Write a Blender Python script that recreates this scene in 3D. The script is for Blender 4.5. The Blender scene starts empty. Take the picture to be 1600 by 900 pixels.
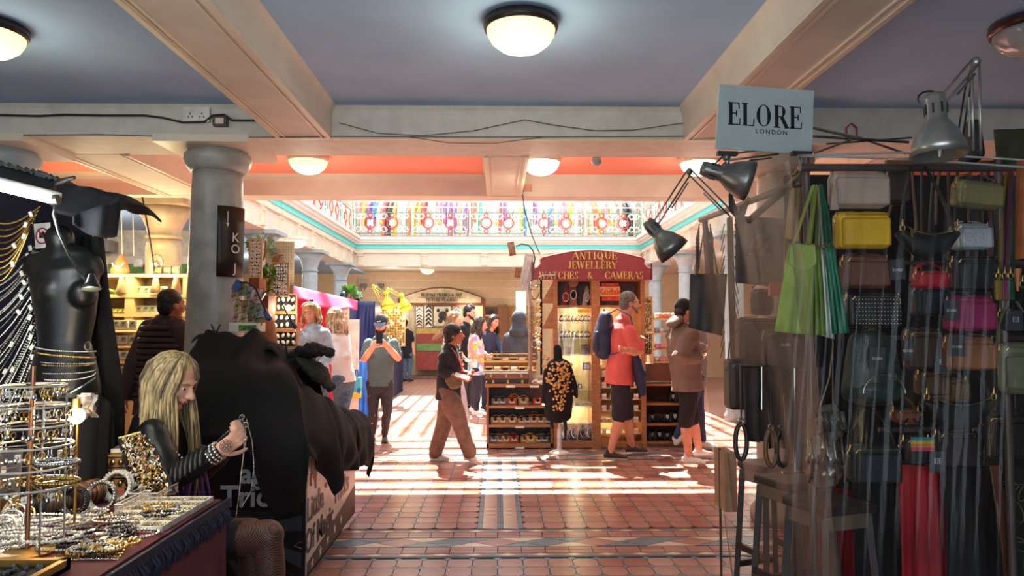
import bpy, bmesh, math, random
from math import pi, sin, cos, atan, radians as rad
from mathutils import Vector as V, Matrix, Euler

# ------------------------------------------------------------ camera, sky, sun, exposure
F = 1120.0
sc = bpy.context.scene
COL = sc.collection
CAM = V((0, 0, 1.5))
ROT = Euler((pi/2 + atan(60/F), 0, -atan(22/F)), 'XYZ')
RM = ROT.to_matrix()
cd = bpy.data.cameras.new('camera'); cam = bpy.data.objects.new('camera', cd); COL.objects.link(cam)
cd.sensor_width = 36; cd.lens = F/1600*36; cd.clip_start = .05; cd.clip_end = 200
cam.location = CAM; cam.rotation_euler = ROT; sc.camera = cam

w = bpy.data.worlds.new('sky'); sc.world = w; w.use_nodes = True
bg = w.node_tree.nodes['Background']
bg.inputs[0].default_value = (.76, .88, 1.0, 1); bg.inputs[1].default_value = 2.4

SUN_EL = 62
sl = bpy.data.lights.new('sun', 'SUN'); so = bpy.data.objects.new('sun', sl); COL.objects.link(so)
sl.energy = 24; sl.angle = rad(.8); sl.color = (1, .95, .87)
so.rotation_euler = Euler((rad(90 - SUN_EL), 0, rad(180-4)), 'XYZ')   # sun stands beyond the hall, shining back to the camera
so.rotation_euler = V((.05, -cos(rad(SUN_EL)), -sin(rad(SUN_EL)))).to_track_quat('-Z', 'Y').to_euler()

vs = sc.view_settings
vs.view_transform = 'Standard'; vs.look = 'None'; vs.gamma = 1; vs.use_curve_mapping = False
vs.exposure = 0.6

# ------------------------------------------------------------ helpers
rnd = random.Random(7)
def at(px, py, Y):
    d = RM @ V(((px-800)/F, (450-py)/F, -1)); return CAM + d*(Y/d.y)
def on(px, py, z=0):
    d = RM @ V(((px-800)/F, (450-py)/F, -1)); return CAM + d*((z-1.5)/d.z)
def S(n, Y): return n*Y/F          # n pixels at depth Y in metres

def lin(c):
    if isinstance(c, str):
        c = [int(c[i:i+2], 16)/255 for i in (0, 2, 4)]
        c = [x/12.92 if x <= .04045 else ((x+.055)/1.055)**2.4 for x in c]
    return (*c[:3], 1)

_M = {}
def M(name, col='808080', rough=.6, metal=0, var=.10, scale=9, bump=0, bscale=70, emit=0, ecol=None, trans=0, alpha=1, coat=0, sheen=0, col2=None, spec=.5, stretch=None, sub=0):
    if name in _M: return _M[name]
    m = bpy.data.materials.new(name); m.use_nodes = True; _M[name] = m
    nt = m.node_tree; N = nt.nodes; L = nt.links; p = N['Principled BSDF']
    c = lin(col); c2 = lin(col2) if col2 else tuple(min(1, x*(1+var*1.6)+.002) for x in c[:3])+(1,)
    c1 = c if col2 else tuple(x*(1-var*1.6) for x in c[:3])+(1,)
    tc = N.new('ShaderNodeTexCoord'); mp = N.new('ShaderNodeMapping'); nz = N.new('ShaderNodeTexNoise'); rp = N.new('ShaderNodeMapRange'); mx = N.new('ShaderNodeMix')
    mx.data_type = 'RGBA'
    if stretch: mp.inputs['Scale'].default_value = stretch
    nz.inputs['Scale'].default_value = scale; nz.inputs['Detail'].default_value = 4
    rp.inputs[1].default_value = .35; rp.inputs[2].default_value = .65
    L.new(tc.outputs['Object'], mp.inputs[0]); L.new(mp.outputs[0], nz.inputs['Vector']); L.new(nz.outputs['Fac'], rp.inputs[0])
    L.new(rp.outputs[0], mx.inputs[0]); mx.inputs[6].default_value = c1; mx.inputs[7].default_value = c2
    L.new(mx.outputs[2], p.inputs['Base Color'])
    p.inputs['Roughness'].default_value = rough; p.inputs['Metallic'].default_value = metal
    p.inputs['Specular IOR Level'].default_value = spec
    p.inputs['Transmission Weight'].default_value = trans; p.inputs['Alpha'].default_value = alpha
    p.inputs['Coat Weight'].default_value = coat; p.inputs['Sheen Weight'].default_value = sheen
    if sub: p.inputs['Subsurface Weight'].default_value = sub; p.inputs['Subsurface Scale'].default_value = .01
    if emit:
        p.inputs['Emission Color'].default_value = lin(ecol or col); p.inputs['Emission Strength'].default_value = emit
    if bump:
        n2 = N.new('ShaderNodeTexNoise'); n2.inputs['Scale'].default_value = bscale; n2.inputs['Detail'].default_value = 3
        b = N.new('ShaderNodeBump'); b.inputs['Strength'].default_value = bump; b.inputs['Distance'].default_value = .01
        L.new(mp.outputs[0], n2.inputs['Vector']); L.new(n2.outputs['Fac'], b.inputs['Height']); L.new(b.outputs[0], p.inputs['Normal'])
    return m

def wood(name, a, b, rough=.45, s=(3, 3, 22)):
    return M(name, a, rough, scale=4, col2=b, stretch=s, bump=.15, bscale=20)

def patches(name, cols, scale=12, rough=.7):
    """cells of several colours (printed or dyed cloth)"""
    if name in _M: return _M[name]
    m = M(name, cols[0], rough); nt = m.node_tree; N = nt.nodes; L = nt.links; p = N['Principled BSDF']
    tc = N.new('ShaderNodeTexCoord'); nz = N.new('ShaderNodeTexNoise'); nz.inputs['Scale'].default_value = scale*.6
    vm = N.new('ShaderNodeVectorMath'); vm.operation = 'MULTIPLY_ADD'; vm.inputs[1].default_value = (.25, .25, .25)
    L.new(tc.outputs['Object'], nz.inputs['Vector']); L.new(nz.outputs['Color'], vm.inputs[0]); L.new(tc.outputs['Object'], vm.inputs[2])
    vo = N.new('ShaderNodeTexVoronoi'); vo.inputs['Scale'].default_value = scale; L.new(vm.outputs[0], vo.inputs['Vector'])
    sp = N.new('ShaderNodeSeparateColor'); L.new(vo.outputs['Color'], sp.inputs[0])
    r = N.new('ShaderNodeValToRGB'); r.color_ramp.interpolation = 'CONSTANT'
    e = r.color_ramp.elements
    while len(e) < len(cols): e.new(.5)
    for i, c in enumerate(cols): e[i].position = i/len(cols); e[i].color = lin(c)
    L.new(sp.outputs[0], r.inputs[0]); L.new(r.outputs[0], p.inputs['Base Color'])
    return m

def film(name, tint='d8cfc8', clear=.72, rough=.12, haze=.35, edge=.45):
    m = bpy.data.materials.new(name); m.use_nodes = True; _M[name] = m
    nt = m.node_tree; N = nt.nodes; L = nt.links; N.remove(N['Principled BSDF']); out = N['Material Output']
    t = N.new('ShaderNodeBsdfTransparent'); g = N.new('ShaderNodeBsdfGlossy'); d = N.new('ShaderNodeBsdfDiffuse'); tr = N.new('ShaderNodeBsdfTranslucent')
    d.inputs[0].default_value = lin(tint); tr.inputs[0].default_value = lin(tint); g.inputs[0].default_value = (1, 1, 1, 1); g.inputs['Roughness'].default_value = rough
    a = N.new('ShaderNodeMixShader'); a.inputs[0].default_value = .5; L.new(d.outputs[0], a.inputs[1]); L.new(tr.outputs[0], a.inputs[2])
    b = N.new('ShaderNodeMixShader'); b.inputs[0].default_value = haze; L.new(g.outputs[0], b.inputs[1]); L.new(a.outputs[0], b.inputs[2])
    c = N.new('ShaderNodeMixShader')
    lw = N.new('ShaderNodeLayerWeight'); lw.inputs[0].default_value = .35
    mr = N.new('ShaderNodeMapRange'); mr.inputs[3].default_value = 1-clear; mr.inputs[4].default_value = min(1, 1-clear+edge)
    nz = N.new('ShaderNodeTexNoise'); nz.inputs['Scale'].default_value = 5; bp = N.new('ShaderNodeBump'); bp.inputs['Strength'].default_value = .5; bp.inputs['Distance'].default_value = .02
    L.new(nz.outputs[0], bp.inputs['Height']); L.new(bp.outputs[0], g.inputs['Normal'])
    L.new(lw.outputs['Facing'], mr.inputs[0]); L.new(mr.outputs[0], c.inputs[0]); L.new(t.outputs[0], c.inputs[1]); L.new(b.outputs[0], c.inputs[2])
    L.new(c.outputs[0], out.inputs[0])
    return m

WL = {}
class MB:
    def __init__(s): s.v = []; s.f = []; s.m = []; s.mi = 0
    def add(s, vs, fs):
        k = len(s.v); s.v += [tuple(v) for v in vs]; s.f += [tuple(k+i for i in f) for f in fs]; s.m += [s.mi]*len(fs); return s
    def box(s, c, d, rot=None):
        x, y, z = d[0]/2, d[1]/2, d[2]/2; c = V(c)
        vs = [V((i, j, k)) for i in (-x, x) for j in (-y, y) for k in (-z, z)]
        if rot is not None:
            q = rot if isinstance(rot, Matrix) else Euler(rot).to_matrix(); vs = [q @ v for v in vs]
        return s.add([c+v for v in vs], [(0, 1, 3, 2), (4, 6, 7, 5), (0, 4, 5, 1), (2, 3, 7, 6), (0, 2, 6, 4), (1, 5, 7, 3)])
    def bb(s, x0, x1, y0, y1, z0, z1): return s.box(((x0+x1)/2, (y0+y1)/2, (z0+z1)/2), (abs(x1-x0), abs(y1-y0), abs(z1-z0)))
    def quad(s, a, b, c, d): return s.add([a, b, c, d], [(0, 1, 2, 3)])
    def prism(s, pts, o, ux, uy, t, back=True):
        """outline pts (2d) on plane o,ux,uy pushed out by t along ux x uy"""
        o = V(o); ux = V(ux); uy = V(uy); n = ux.cross(uy).normalized()*t; k = len(pts)
        A = [o+ux*p[0]+uy*p[1] for p in pts]; B = [a+n for a in A]
        fs = [tuple(range(k, 2*k))] + [(i, (i+1) % k, k+(i+1) % k, k+i) for i in range(k)]
        if back: fs.append(tuple(reversed(range(k))))
        return s.add(A+B, fs)
    def ext(s, prof, axis, a, b):
        """profile (2d) extruded along axis 'x' (prof = y,z) or 'y' (prof = x,z)"""
        if axis == 'y': A = [V((p[0], a, p[1])) for p in prof]; B = [V((p[0], b, p[1])) for p in prof]
        elif axis == 'x': A = [V((a, p[0], p[1])) for p in prof]; B = [V((b, p[0], p[1])) for p in prof]
        else: A = [V((p[0], p[1], a)) for p in prof]; B = [V((p[0], p[1], b)) for p in prof]
        k = len(prof)
        return s.add(A+B, [tuple(range(k)), tuple(reversed(range(k, 2*k)))] + [(i, k+i, k+(i+1) % k, (i+1) % k) for i in range(k)])
    def loft(s, pts, rads, n=10, side=None, cap=True, closed=False):
        pts = [V(p) for p in pts]; K = len(pts)
        if not isinstance(rads, (list, tuple)) or (isinstance(rads, tuple) and len(rads) == 2 and K != 2): rads = [rads]*K
        R_ = [(r, r) if not isinstance(r, (tuple, list)) else r for r in rads]
        sd = None; rings = []
        for i in range(K):
            a = pts[(i-1) % K] if (closed or i > 0) else pts[i]; b = pts[(i+1) % K] if (closed or i < K-1) else pts[i]
            t = (b-a); t = t.normalized() if t.length > 1e-9 else V((0, 0, 1))
            if side is not None: sd = V(side) - t*V(side).dot(t)
            elif sd is None:
                h = V((0, 0, 1)) if abs(t.z) < .9 else V((1, 0, 0)); sd = h.cross(t)
            else: sd = sd - t*sd.dot(t)
            if sd.length < 1e-6: sd = V((1, 0, 0)) - t*t.x
            sd.normalize(); u = t.cross(sd)
            rings.append([pts[i] + sd*(R_[i][0]*cos(2*pi*j/n)) + u*(R_[i][1]*sin(2*pi*j/n)) for j in range(n)])
        vs = [p for r in rings for p in r]; fs = []
        for i in range(K if closed else K-1):
            q = (i+1) % K
            for j in range(n): fs.append((i*n+j, i*n+(j+1) % n, q*n+(j+1) % n, q*n+j))
        if cap and not closed: fs += [tuple(reversed(range(n))), tuple(range((K-1)*n, K*n))]
        return s.add(vs, fs)
    def limb(s, pts, rads, n=12, side=None):
        """loft with rounded ends"""
        pts = [V(p) for p in pts]; R_ = [(r, r) if not isinstance(r, (tuple, list)) else r for r in rads]
        a = (pts[0]-pts[1]).normalized(); b = (pts[-1]-pts[-2]).normalized(); P = []; Q = []
        for k in (.98, .8, .45):
            q = math.sqrt(1-k*k); P.append(pts[0]+a*min(R_[0])*k); Q.append((R_[0][0]*q, R_[0][1]*q))
        P += pts; Q += R_
        for k in (.45, .8, .98):
            q = math.sqrt(1-k*k); P.append(pts[-1]+b*min(R_[-1])*k); Q.append((R_[-1][0]*q, R_[-1][1]*q))
        return s.loft(P, Q, n, side)
    def cyl(s, a, b, r0, r1=None, n=14): return s.loft([a, b], [r0, r0 if r1 is None else r1], n)
    def tube(s, pts, r, n=5, closed=False): return s.loft(pts, [r]*len(pts), n, None, True, closed)
    def lathe(s, prof, o=(0, 0, 0), n=24, rot=None):
        o = V(o); K = len(prof); vs = []
        for r, z in prof:
            for j in range(n):
                v = V((r*cos(2*pi*j/n), r*sin(2*pi*j/n), z)); vs.append(o + (rot @ v if rot is not None else v))
        fs = [(i*n+j, i*n+(j+1) % n, (i+1)*n+(j+1) % n, (i+1)*n+j) for i in range(K-1) for j in range(n)]
        fs += [tuple(reversed(range(n))), tuple(range((K-1)*n, K*n))]
        return s.add(vs, fs)
    def ball(s, c, r, nu=12, nv=8, rot=None):
        c = V(c); r = (r, r, r) if not isinstance(r, (tuple, list)) else r; vs = []; fs = []
        for i in range(nv+1):
            t = pi*i/nv
            for j in range(nu):
                v = V((r[0]*sin(t)*cos(2*pi*j/nu), r[1]*sin(t)*sin(2*pi*j/nu), r[2]*cos(t))); vs.append(c + (rot @ v if rot is not None else v))
        for i in range(nv):
            for j in range(nu): fs.append((i*nu+j, (i+1)*nu+j, (i+1)*nu+(j+1) % nu, i*nu+(j+1) % nu))
        return s.add(vs, fs)
    def sheet(s, fn, nu, nv, t=0):
        """grid fn(u,v)->point; t gives thickness"""
        P = [[V(fn(i/nu, j/nv)) for j in range(nv+1)] for i in range(nu+1)]; k = nv+1
        vs = [p for r in P for p in r]; fs = [(i*k+j, (i+1)*k+j, (i+1)*k+j+1, i*k+j+1) for i in range(nu) for j in range(nv)]
        return s.add(vs, fs)
    def build(s, name, mat, parent=None, smooth=False, local=False, origin=None, mods=None):
        mats = mat if isinstance(mat, (list, tuple)) else [mat]
        if local: off = V((0, 0, 0))
        elif parent is not None: off = WL.get(parent.name, V((0, 0, 0)))
        elif origin is not None: off = V(origin)
        else:
            xs, ys, zs = zip(*s.v); off = V(((min(xs)+max(xs))/2, (min(ys)+max(ys))/2, min(zs)))
        me = bpy.data.meshes.new(name); me.from_pydata([V(v)-off for v in s.v], [], s.f)
        for m in mats: me.materials.append(m)
        if len(mats) > 1: me.polygons.foreach_set('material_index', s.m)
        if smooth: me.polygons.foreach_set('use_smooth', [True]*len(me.polygons))
        me.update()
        o = bpy.data.objects.new(name, me); COL.objects.link(o)
        if parent is not None: o.parent = parent; WL[o.name] = off
        else: o.location = off; WL[o.name] = off
        return o

USED = {}
def tag(o, label=None, cat=None, group=None, kind=None):
    if label: o['label'] = label
    if cat: o['category'] = cat
    if group: o['group'] = group
    if kind: o['kind'] = kind
    return o
def thing(name, label, cat, loc=(0, 0, 0), group=None):
    o = bpy.data.objects.new(name, None); COL.objects.link(o); o.location = loc; o.empty_display_size = .1
    WL[o.name] = V(loc); return tag(o, label, cat, group)
def struct(o): o['kind'] = 'structure'; return o
CH = {}
def kids(o): return [c for c in COL.objects if c.parent == o]
def dup(root, loc, rot=None, label=None, group=None, scale=None, cache={}):
    key = root.name
    if key not in cache: cache[key] = [(c, kids(c)) for c in kids(root)]
    r = root.copy(); COL.objects.link(r); r.location = loc
    if rot is not None: r.rotation_euler = rot
    if scale is not None: r.scale = (scale,)*3 if isinstance(scale, (int, float)) else scale
    if label: r['label'] = label
    if group: r['group'] = group
    for ch, gk in cache[key]:
        c = ch.copy(); COL.objects.link(c); c.parent = r
        for g in gk:
            d = g.copy(); COL.objects.link(d); d.parent = c
    return r
def single(mb, name, mat, label, cat, group=None, smooth=False): return tag(mb.build(name, mat, smooth=smooth), label, cat, group)

def text(body, o, ux, uy, size, mat, parent, t=.002, align='CENTER', name='lettering', bold=0, spacing=1):
    cu = bpy.data.curves.new(name, 'FONT'); cu.body = body; cu.size = size; cu.extrude = t; cu.align_x = align; cu.align_y = 'CENTER'; cu.offset = bold; cu.space_character = spacing
    cu.resolution_u = 3
    tmp = bpy.data.objects.new('tmp', cu); me = bpy.data.meshes.new_from_object(tmp); bpy.data.objects.remove(tmp)
    me.materials.clear(); me.materials.append(mat); ob = bpy.data.objects.new(name, me); COL.objects.link(ob)
    ux = V(ux).normalized(); uy = V(uy); uy = (uy-ux*uy.dot(ux)).normalized(); n = ux.cross(uy)
    m = Matrix((ux, uy, n)).transposed().to_4x4(); m.translation = V(o) - (WL.get(parent.name, V((0, 0, 0))) if parent else V((0, 0, 0)))
    ob.parent = parent; ob.matrix_basis = m
    return ob

# serif capitals drawn as thick and thin strokes
_k = .16; _h = .045
def _sf(x, y, wd=.2): return ('l', x-wd/2, y, x+wd/2, y, _h)
GL = {
 'A': (.9, [('l', .08, 0, .42, 1, _h), ('l', .8, 0, .46, 1, _k), ('l', .2, .35, .66, .35, _h), _sf(.08, .02), _sf(.8, .02, .28)]),
 'B': (.75, [('l', .18, 0, .18, 1, _k), ('a', .4, .75, .22, .23, -90, 90, _h, _k), ('a', .42, .26, .26, .25, -90, 90, _h, _k), ('l', .05, .02, .42, .02, _h), ('l', .05, .98, .4, .98, _h), ('l', .18, .51, .4, .51, _h)]),
 'C': (.85, [('a', .46, .5, .38, .49, 45, 315, _h, _k), ('l', .76, .95, .76, .68, _h), ('l', .76, .05, .76, .25, _h)]),
 'E': (.75, [('l', .2, 0, .2, 1, _k), ('l', .06, .02, .68, .02, _h), ('l', .06, .98, .64, .98, _h), ('l', .2, .52, .5, .52, _h), ('l', .5, .66, .5, .38, _h), ('l', .66, .02, .68, .3, _h), ('l', .62, .98, .64, .72, _h)]),
 'F': (.7, [('l', .2, 0, .2, 1, _k), ('l', .06, .98, .62, .98, _h), ('l', .2, .52, .48, .52, _h), _sf(.2, .02, .32), ('l', .48, .66, .48, .38, _h), ('l', .61, .98, .62, .72, _h)]),
 'G': (.9, [('a', .46, .5, .38, .49, 45, 320, _h, _k), ('l', .76, .95, .76, .68, _h), ('l', .74, .05, .74, .42, _k), _sf(.72, .42, .3)]),
 'H': (.9, [('l', .2, 0, .2, 1, _k), ('l', .72, 0, .72, 1, _k), ('l', .2, .5, .72, .5, _h), _sf(.2, .02, .34), _sf(.2, .98, .34), _sf(.72, .02, .34), _sf(.72, .98, .34)]),
 'I': (.45, [('l', .22, 0, .22, 1, _k), _sf(.22, .02, .34), _sf(.22, .98, .34)]),
 'J': (.55, [('l', .36, .22, .36, 1, _k), ('a', .22, .2, .15, .2, 180, 360, _h, _k), _sf(.36, .98, .34)]),
 'K': (.85, [('l', .2, 0, .2, 1, _k), ('l', .26, .42, .7, .98, _h), ('l', .38, .55, .76, 0, _k), _sf(.2, .02, .34), _sf(.2, .98, .34), _sf(.7, .98), _sf(.76, .02, .24)]),
 'L': (.72, [('l', .2, 0, .2, 1, _k), ('l', .06, .02, .66, .02, _h), _sf(.2, .98, .34), ('l', .64, .02, .66, .32, _h)]),
 'M': (1.05, [('l', .15, 0, .15, 1, _h), ('l', .15, 1, .5, .05, _k), ('l', .5, .05, .84, 1, _h), ('l', .86, 0, .86, 1, _k), _sf(.15, .02), _sf(.86, .02, .3), _sf(.12, .98), _sf(.9, .98)]),
 'N': (.9, [('l', .16, 0, .16, 1, _h), ('l', .16, 1, .72, 0, _k), ('l', .74, 0, .74, 1, _h), _sf(.16, .02, .24), _sf(.12, .98), _sf(.74, .98, .24)]),
 'O': (.95, [('a', .46, .5, .38, .49, 0, 360, _h, _k)]),
 'P': (.75, [('l', .2, 0, .2, 1, _k), ('a', .4, .72, .26, .26, -90, 90, _h, _k), ('l', .06, .98, .42, .98, _h), ('l', .2, .46, .42, .46, _h), _sf(.2, .02, .34)]),
 'Q': (.95, [('a', .46, .5, .38, .49, 0, 360, _h, _k), ('l', .4, .22, .84, -.12, _k*.7)]),
 'R': (.85, [('l', .2, 0, .2, 1, _k), ('a', .42, .74, .25, .24, -90, 90, _h, _k), ('l', .06, .98, .44, .98, _h), ('l', .2, .5, .44, .5, _h), ('l', .46, .5, .74, 0, _k), _sf(.2, .02, .34), _sf(.78, .02, .16)]),
 'S': (.65, [('a', .32, .74, .22, .24, 30, 260, _h, _k), ('a', .32, .25, .24, .25, -150, 90, _h, _k), ('l', .53, .98, .53, .72, _h), ('l', .08, .02, .08, .28, _h)]),
 'T': (.8, [('l', .39, 0, .39, 1, _k), ('l', .06, .98, .72, .98, _h), _sf(.39, .02, .34), ('l', .07, .98, .05, .72, _h), ('l', .71, .98, .73, .72, _h)]),
 'U': (.9, [('l', .2, .35, .2, 1, _k), ('l', .74, .3, .74, 1, _h), ('a', .47, .33, .27, .32, 180, 360, _h, _k), _sf(.2, .98, .34), _sf(.74, .98, .24)]),
 'W': (1.15, [('l', .1, 1, .34, 0, _k), ('l', .34, 0, .56, .9, _h), ('l', .52, 1, .78, 0, _k), ('l', .78, 0, 1.02, 1, _h), _sf(.1, .98, .28), _sf(.54, .98, .28), _sf(1.02, .98)]),
 'Y': (.85, [('l', .42, 0, .42, .45, _k), ('l', .1, 1, .42, .42, _k), ('l', .74, 1, .44, .42, _h), _sf(.42, .02, .34), _sf(.1, .98, .28), _sf(.74, .98)]),
 '&': (.9, [('a', .36, .77, .18, .21, 0, 360, _h, _k*.8), ('l', .25, .62, .78, .02, _k), ('a', .36, .27, .27, .26, 70, 330, _h, _k), ('l', .6, .14, .76, .5, _h)]),
 ' ': (.45, []), 
}
def serif(mb, s, o, ux, uy, h, t=.004, sp=1.0, fat=1.0):
    """centre o; adds solid letters, facing ux x uy"""
    ux = V(ux).normalized(); uy = V(uy).normalized(); W = sum(GL[c][0] for c in s)*h*sp; x = -W/2
    for c in s:
        wd, st = GL[c]
        for q in st:
            if q[0] == 'l':
                a = V((q[1], q[2])); b = V((q[3], q[4])); d = (b-a).normalized(); n = V((-d.y, d.x))*max(q[5]*fat, .05)/2
                pl = [a-n, b-n, b+n, a+n]
                mb.prism([((p.x)*h*sp+x, (p.y-.5)*h) for p in pl], o, ux, uy, t)
            else:
                _, cx, cy, rx, ry, a0, a1, tw, kw = q; k = max(6, int(abs(a1-a0)/18)); prev = None
                for i in range(k+1):
                    a = rad(a0+(a1-a0)*i/k); wd_ = tw+(kw*fat-tw)*abs(cos(a))**1.4
                    p = (cx+rx*cos(a), cy+ry*sin(a)); q2 = (cx+(rx-wd_)*cos(a), cy+(ry-wd_*.55)*sin(a))
                    if prev: mb.prism([((u[0])*h*sp+x, (u[1]-.5)*h) for u in (prev[1], prev[0], p, q2)], o, ux, uy, t)
                    prev = (p, q2)
        x += wd*h*sp
    return mb

# ------------------------------------------------------------ building
cream = M('cream_paint', 'dcd3c4', .6, var=.04, scale=3)
cream2 = M('cream_gloss_paint', 'e6d8c4', .4, var=.03, scale=3)
greyp = M('blue_grey_paint', 'a2c3e6', .75, var=.05, scale=1.2)
redp = M('coral_paint', 'f5917a', .6, var=.04, scale=1)
white = M('white_paint', 'eceae4', .5, var=.03)
teal = M('turquoise_paint', '66dfe2', .5, var=.03)
colm = M('grey_column_paint', 'a6a6a2', .35, var=.10, scale=7, bump=.5, bscale=28)
colg = M('pale_grey_column_paint', '9aa6ae', .45, var=.05)
XL, XR = -9, 9
ZS, ZC = 2.92, 3.154
# ceilings
struct(MB().bb(XL, XR, -2.7, 5.4, ZC, ZC+.1).build('ceiling', greyp))
struct(MB().bb(XL, XR, 5.85, 7.9, ZC, ZC+.1).build('ceiling', redp))
struct(MB().bb(XL, -3.9, 8.05, 22, 3.05, 3.15).build('ceiling', greyp))
struct(MB().bb(3.9, XR, 8.05, 22, 3.05, 3.15).build('ceiling', cream))
struct(MB().bb(-3.9, 3.9, 18.35, 22, 3.1, 3.2).build('ceiling', cream))
def beam(axis, c0, c1, a, b, mat=cream, z0=ZS, z1=ZC+.02, cove=.08, mould=True):
    """beam with coved shoulders and a moulded soffit"""
    zc = z0+(z1-z0)*.52; pr = [(c0, z0), (c0, zc)]
    for k in range(1, 6): t = k/5*pi/2; pr.append((c0-cove*(1-cos(t)), zc+(z1-zc)*sin(t)))
    for k in range(4, -1, -1): t = k/5*pi/2; pr.append((c1+cove*(1-cos(t)), zc+(z1-zc)*sin(t)))
    pr += [(c1, z0)]
    o = struct(MB().ext(pr, axis, a, b).build('beam', mat))
    if mould:
        for e, sgn in ((c0, 1), (c1, -1)):
            mb = MB()
            for off, wd, dz in ((0, .030, .016), (.030, .014, .009), (.062, .012, .012)):
                u0, u1 = sorted((e+sgn*off, e+sgn*(off+wd)))
                mb.ext([(u0, z0-dz), (u1, z0-dz), (u1, z0+.002), (u0, z0+.002)], axis, a, b)
            mb.build('soffit_moulding', cream2, o)
    return o
beam('x', 5.34, 5.93, XL, XR, M('beam_paint', 'd6d0c4', .55, var=.04), mould=False)
beam('x', 7.76, 8.07, XL, XR, cream, mould=False)
beam('y', -1.66, -1.25, -2.6, 5.36); beam('y', 1.40, 1.80, -2.6, 5.36)
beam('y', -5.2, -4.8, -1.2, 5.36); beam('y', 5.0, 5.4, -1.2, 5.36)
beam('y', -.12, .26, 5.92, 7.78); beam('y', -3.62, -3.05, 5.92, 7.78); beam('y', 3.15, 3.6, 5.92, 7.78)
beam('x', 1.0, 1.5, XL, XR, cream, mould=False)
# a raised joint strip along the transverse beam soffit
struct(MB().bb(-1.7, 2.2, 5.33, 5.36, 2.905, 2.925).build('trim_1', cream2))

def column(x, y, ztop, r0, r1, mat, classic=True, label=None):
    if classic:
        o = struct(MB().lathe([(r0*1.25, 0), (r0*1.25, .08), (r0*1.05, .14), (r0, .2), (r0, .8), (r1*1.02, ztop-.32), (r1, ztop-.22)], (x, y, 0), 36).build('column', mat, smooth=True))
        MB().lathe([(r1*1.0, ztop-.22), (r1*1.12, ztop-.215), (r1*1.28, ztop-.17), (r1*1.36, ztop-.12), (r1*1.34, ztop-.085), (r1*1.2, ztop-.07), (r1*1.2, ztop-.05)], (x, y, 0), 36).build('capital_ring', mat, o, smooth=True)
        MB().bb(x-r1*1.9, x+r1*1.9, y-r1*1.9, y+r1*1.9, ztop-.055, ztop).build('abacus', cream2, o)
    else:
        o = struct(MB().lathe([(r0*1.2, 0), (r0*1.2, .1), (r0, .16), (r0, ztop-.5), (r1, ztop-.42)], (x, y, 0), 24).build('column', mat, smooth=True))
        MB().lathe([(r1*1.0, ztop-.42), (r1*1.15, ztop-.41), (r1*1.15, ztop-.385), (r1*1.02, ztop-.37), (r1*1.1, ztop-.3), (r1*1.4, ztop-.18), (r1*2.0, ztop-.06)], (x, y, 0), 24).build('capital', mat, o, smooth=True)
        MB().bb(x-r1*2.2, x+r1*2.2, y-r1*2.2, y+r1*2.2, ztop-.06, ztop).build('abacus', mat, o)
    return o
column(-2.2, 5.62, ZS, .225, .185, colm); column(2.26, 5.62, ZS, .225, .185, M('warm_column_paint', 'b9a596', .5, var=.06, bump=.3, bscale=28))
column(-3.85, 5.62, ZS, .2, .18, colg)
cwarm = M('sand_column_paint', 'b9a183', .5, var=.06)
column(-3.85, 8.3, 2.92, .19, .17, cwarm, False); column(3.85, 8.3, 2.92, .19, .17, cwarm, False)
for y in (11.4, 14.3, 17.1):
    column(-3.74, y, 3.0, .15, .14, colg, False)
    column(3.78, y, 3.0, .15, .14, colg, False)

# gallery edge round the light well: frieze, ledge, turquoise band, white cornice
GX0, GX1, GY = -3.6, 3.64, 18.0
nt_ = 2
for (d0, z0, z1, m, nm) in ((0, 3.0, 3.34, cream, 'frieze'), (.05, 3.34, 3.40, cream2, 'ledge'), (.03, 3.40, 3.45, cream, 'neck'), (.05, 3.45, 3.55, teal, 'band'),
                        (.10, 3.55, 3.60, white, 'bead'), (.15, 3.60, 3.66, white, 'cornice'), (.20, 3.66, 3.73, white, 'lip'), (.17, 3.73, 3.76, M('brown_edge_paint', 'b8836c'), 'edge')):
    t = MB(); t.bb(GX0-.4, GX0+d0, 8.07, GY+.4, z0, z1); t.bb(GX1-d0, GX1+.4, 8.07, GY+.4, z0, z1); t.bb(GX0+d0, GX1-d0, GY-d0, GY+.4, z0, z1)
    o = struct(t.build('trim_%d' % nt_, m)); nt_ += 1
    if nm == 'frieze':
        FR = o
proto = None
def bracket(x, y, ang):
    global proto
    if proto is None:
        b = MB(); b.box((0, -.03, .15), (.16, .06, .06)); b.box((0, -.045, .2), (.2, .09, .04)); b.box((0, -.02, .02), (.13, .04, .2)); b.box((0, -.03, -.09), (.16, .06, .03))
        for k in (-.045, 0, .045): b.box((k, -.045, .02), (.018, .02, .16))
        proto = b.build('bracket', cream2, FR, local=True); o = proto
    else:
        o = proto.copy(); COL.objects.link(o)
    o.location = V((x, y, 3.14)) - WL[FR.name]; o.rotation_euler = (0, 0, ang)
for x in (-3.45, -1.85, -.35, 1.15, 2.7, 3.5): bracket(x, GY, 0)
for y in (10.9, 11.8, 12.9, 13.9, 14.7, 15.8, 16.7, 17.5): bracket(GX0, y, pi/2); bracket(GX1, y, -pi/2)
gs = MB(); gs.bb(XL, GX0-.3, 8.07, 24, 3.15, 3.74); gs.bb(GX1+.3, XR, 8.07, 24, 3.15, 3.74); gs.bb(GX0-.3, GX1+.3, GY+.3, 24, 3.2, 3.74)
struct(gs.build('floor_gallery', M('gallery_boards', 'b59d86', .7)))
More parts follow.
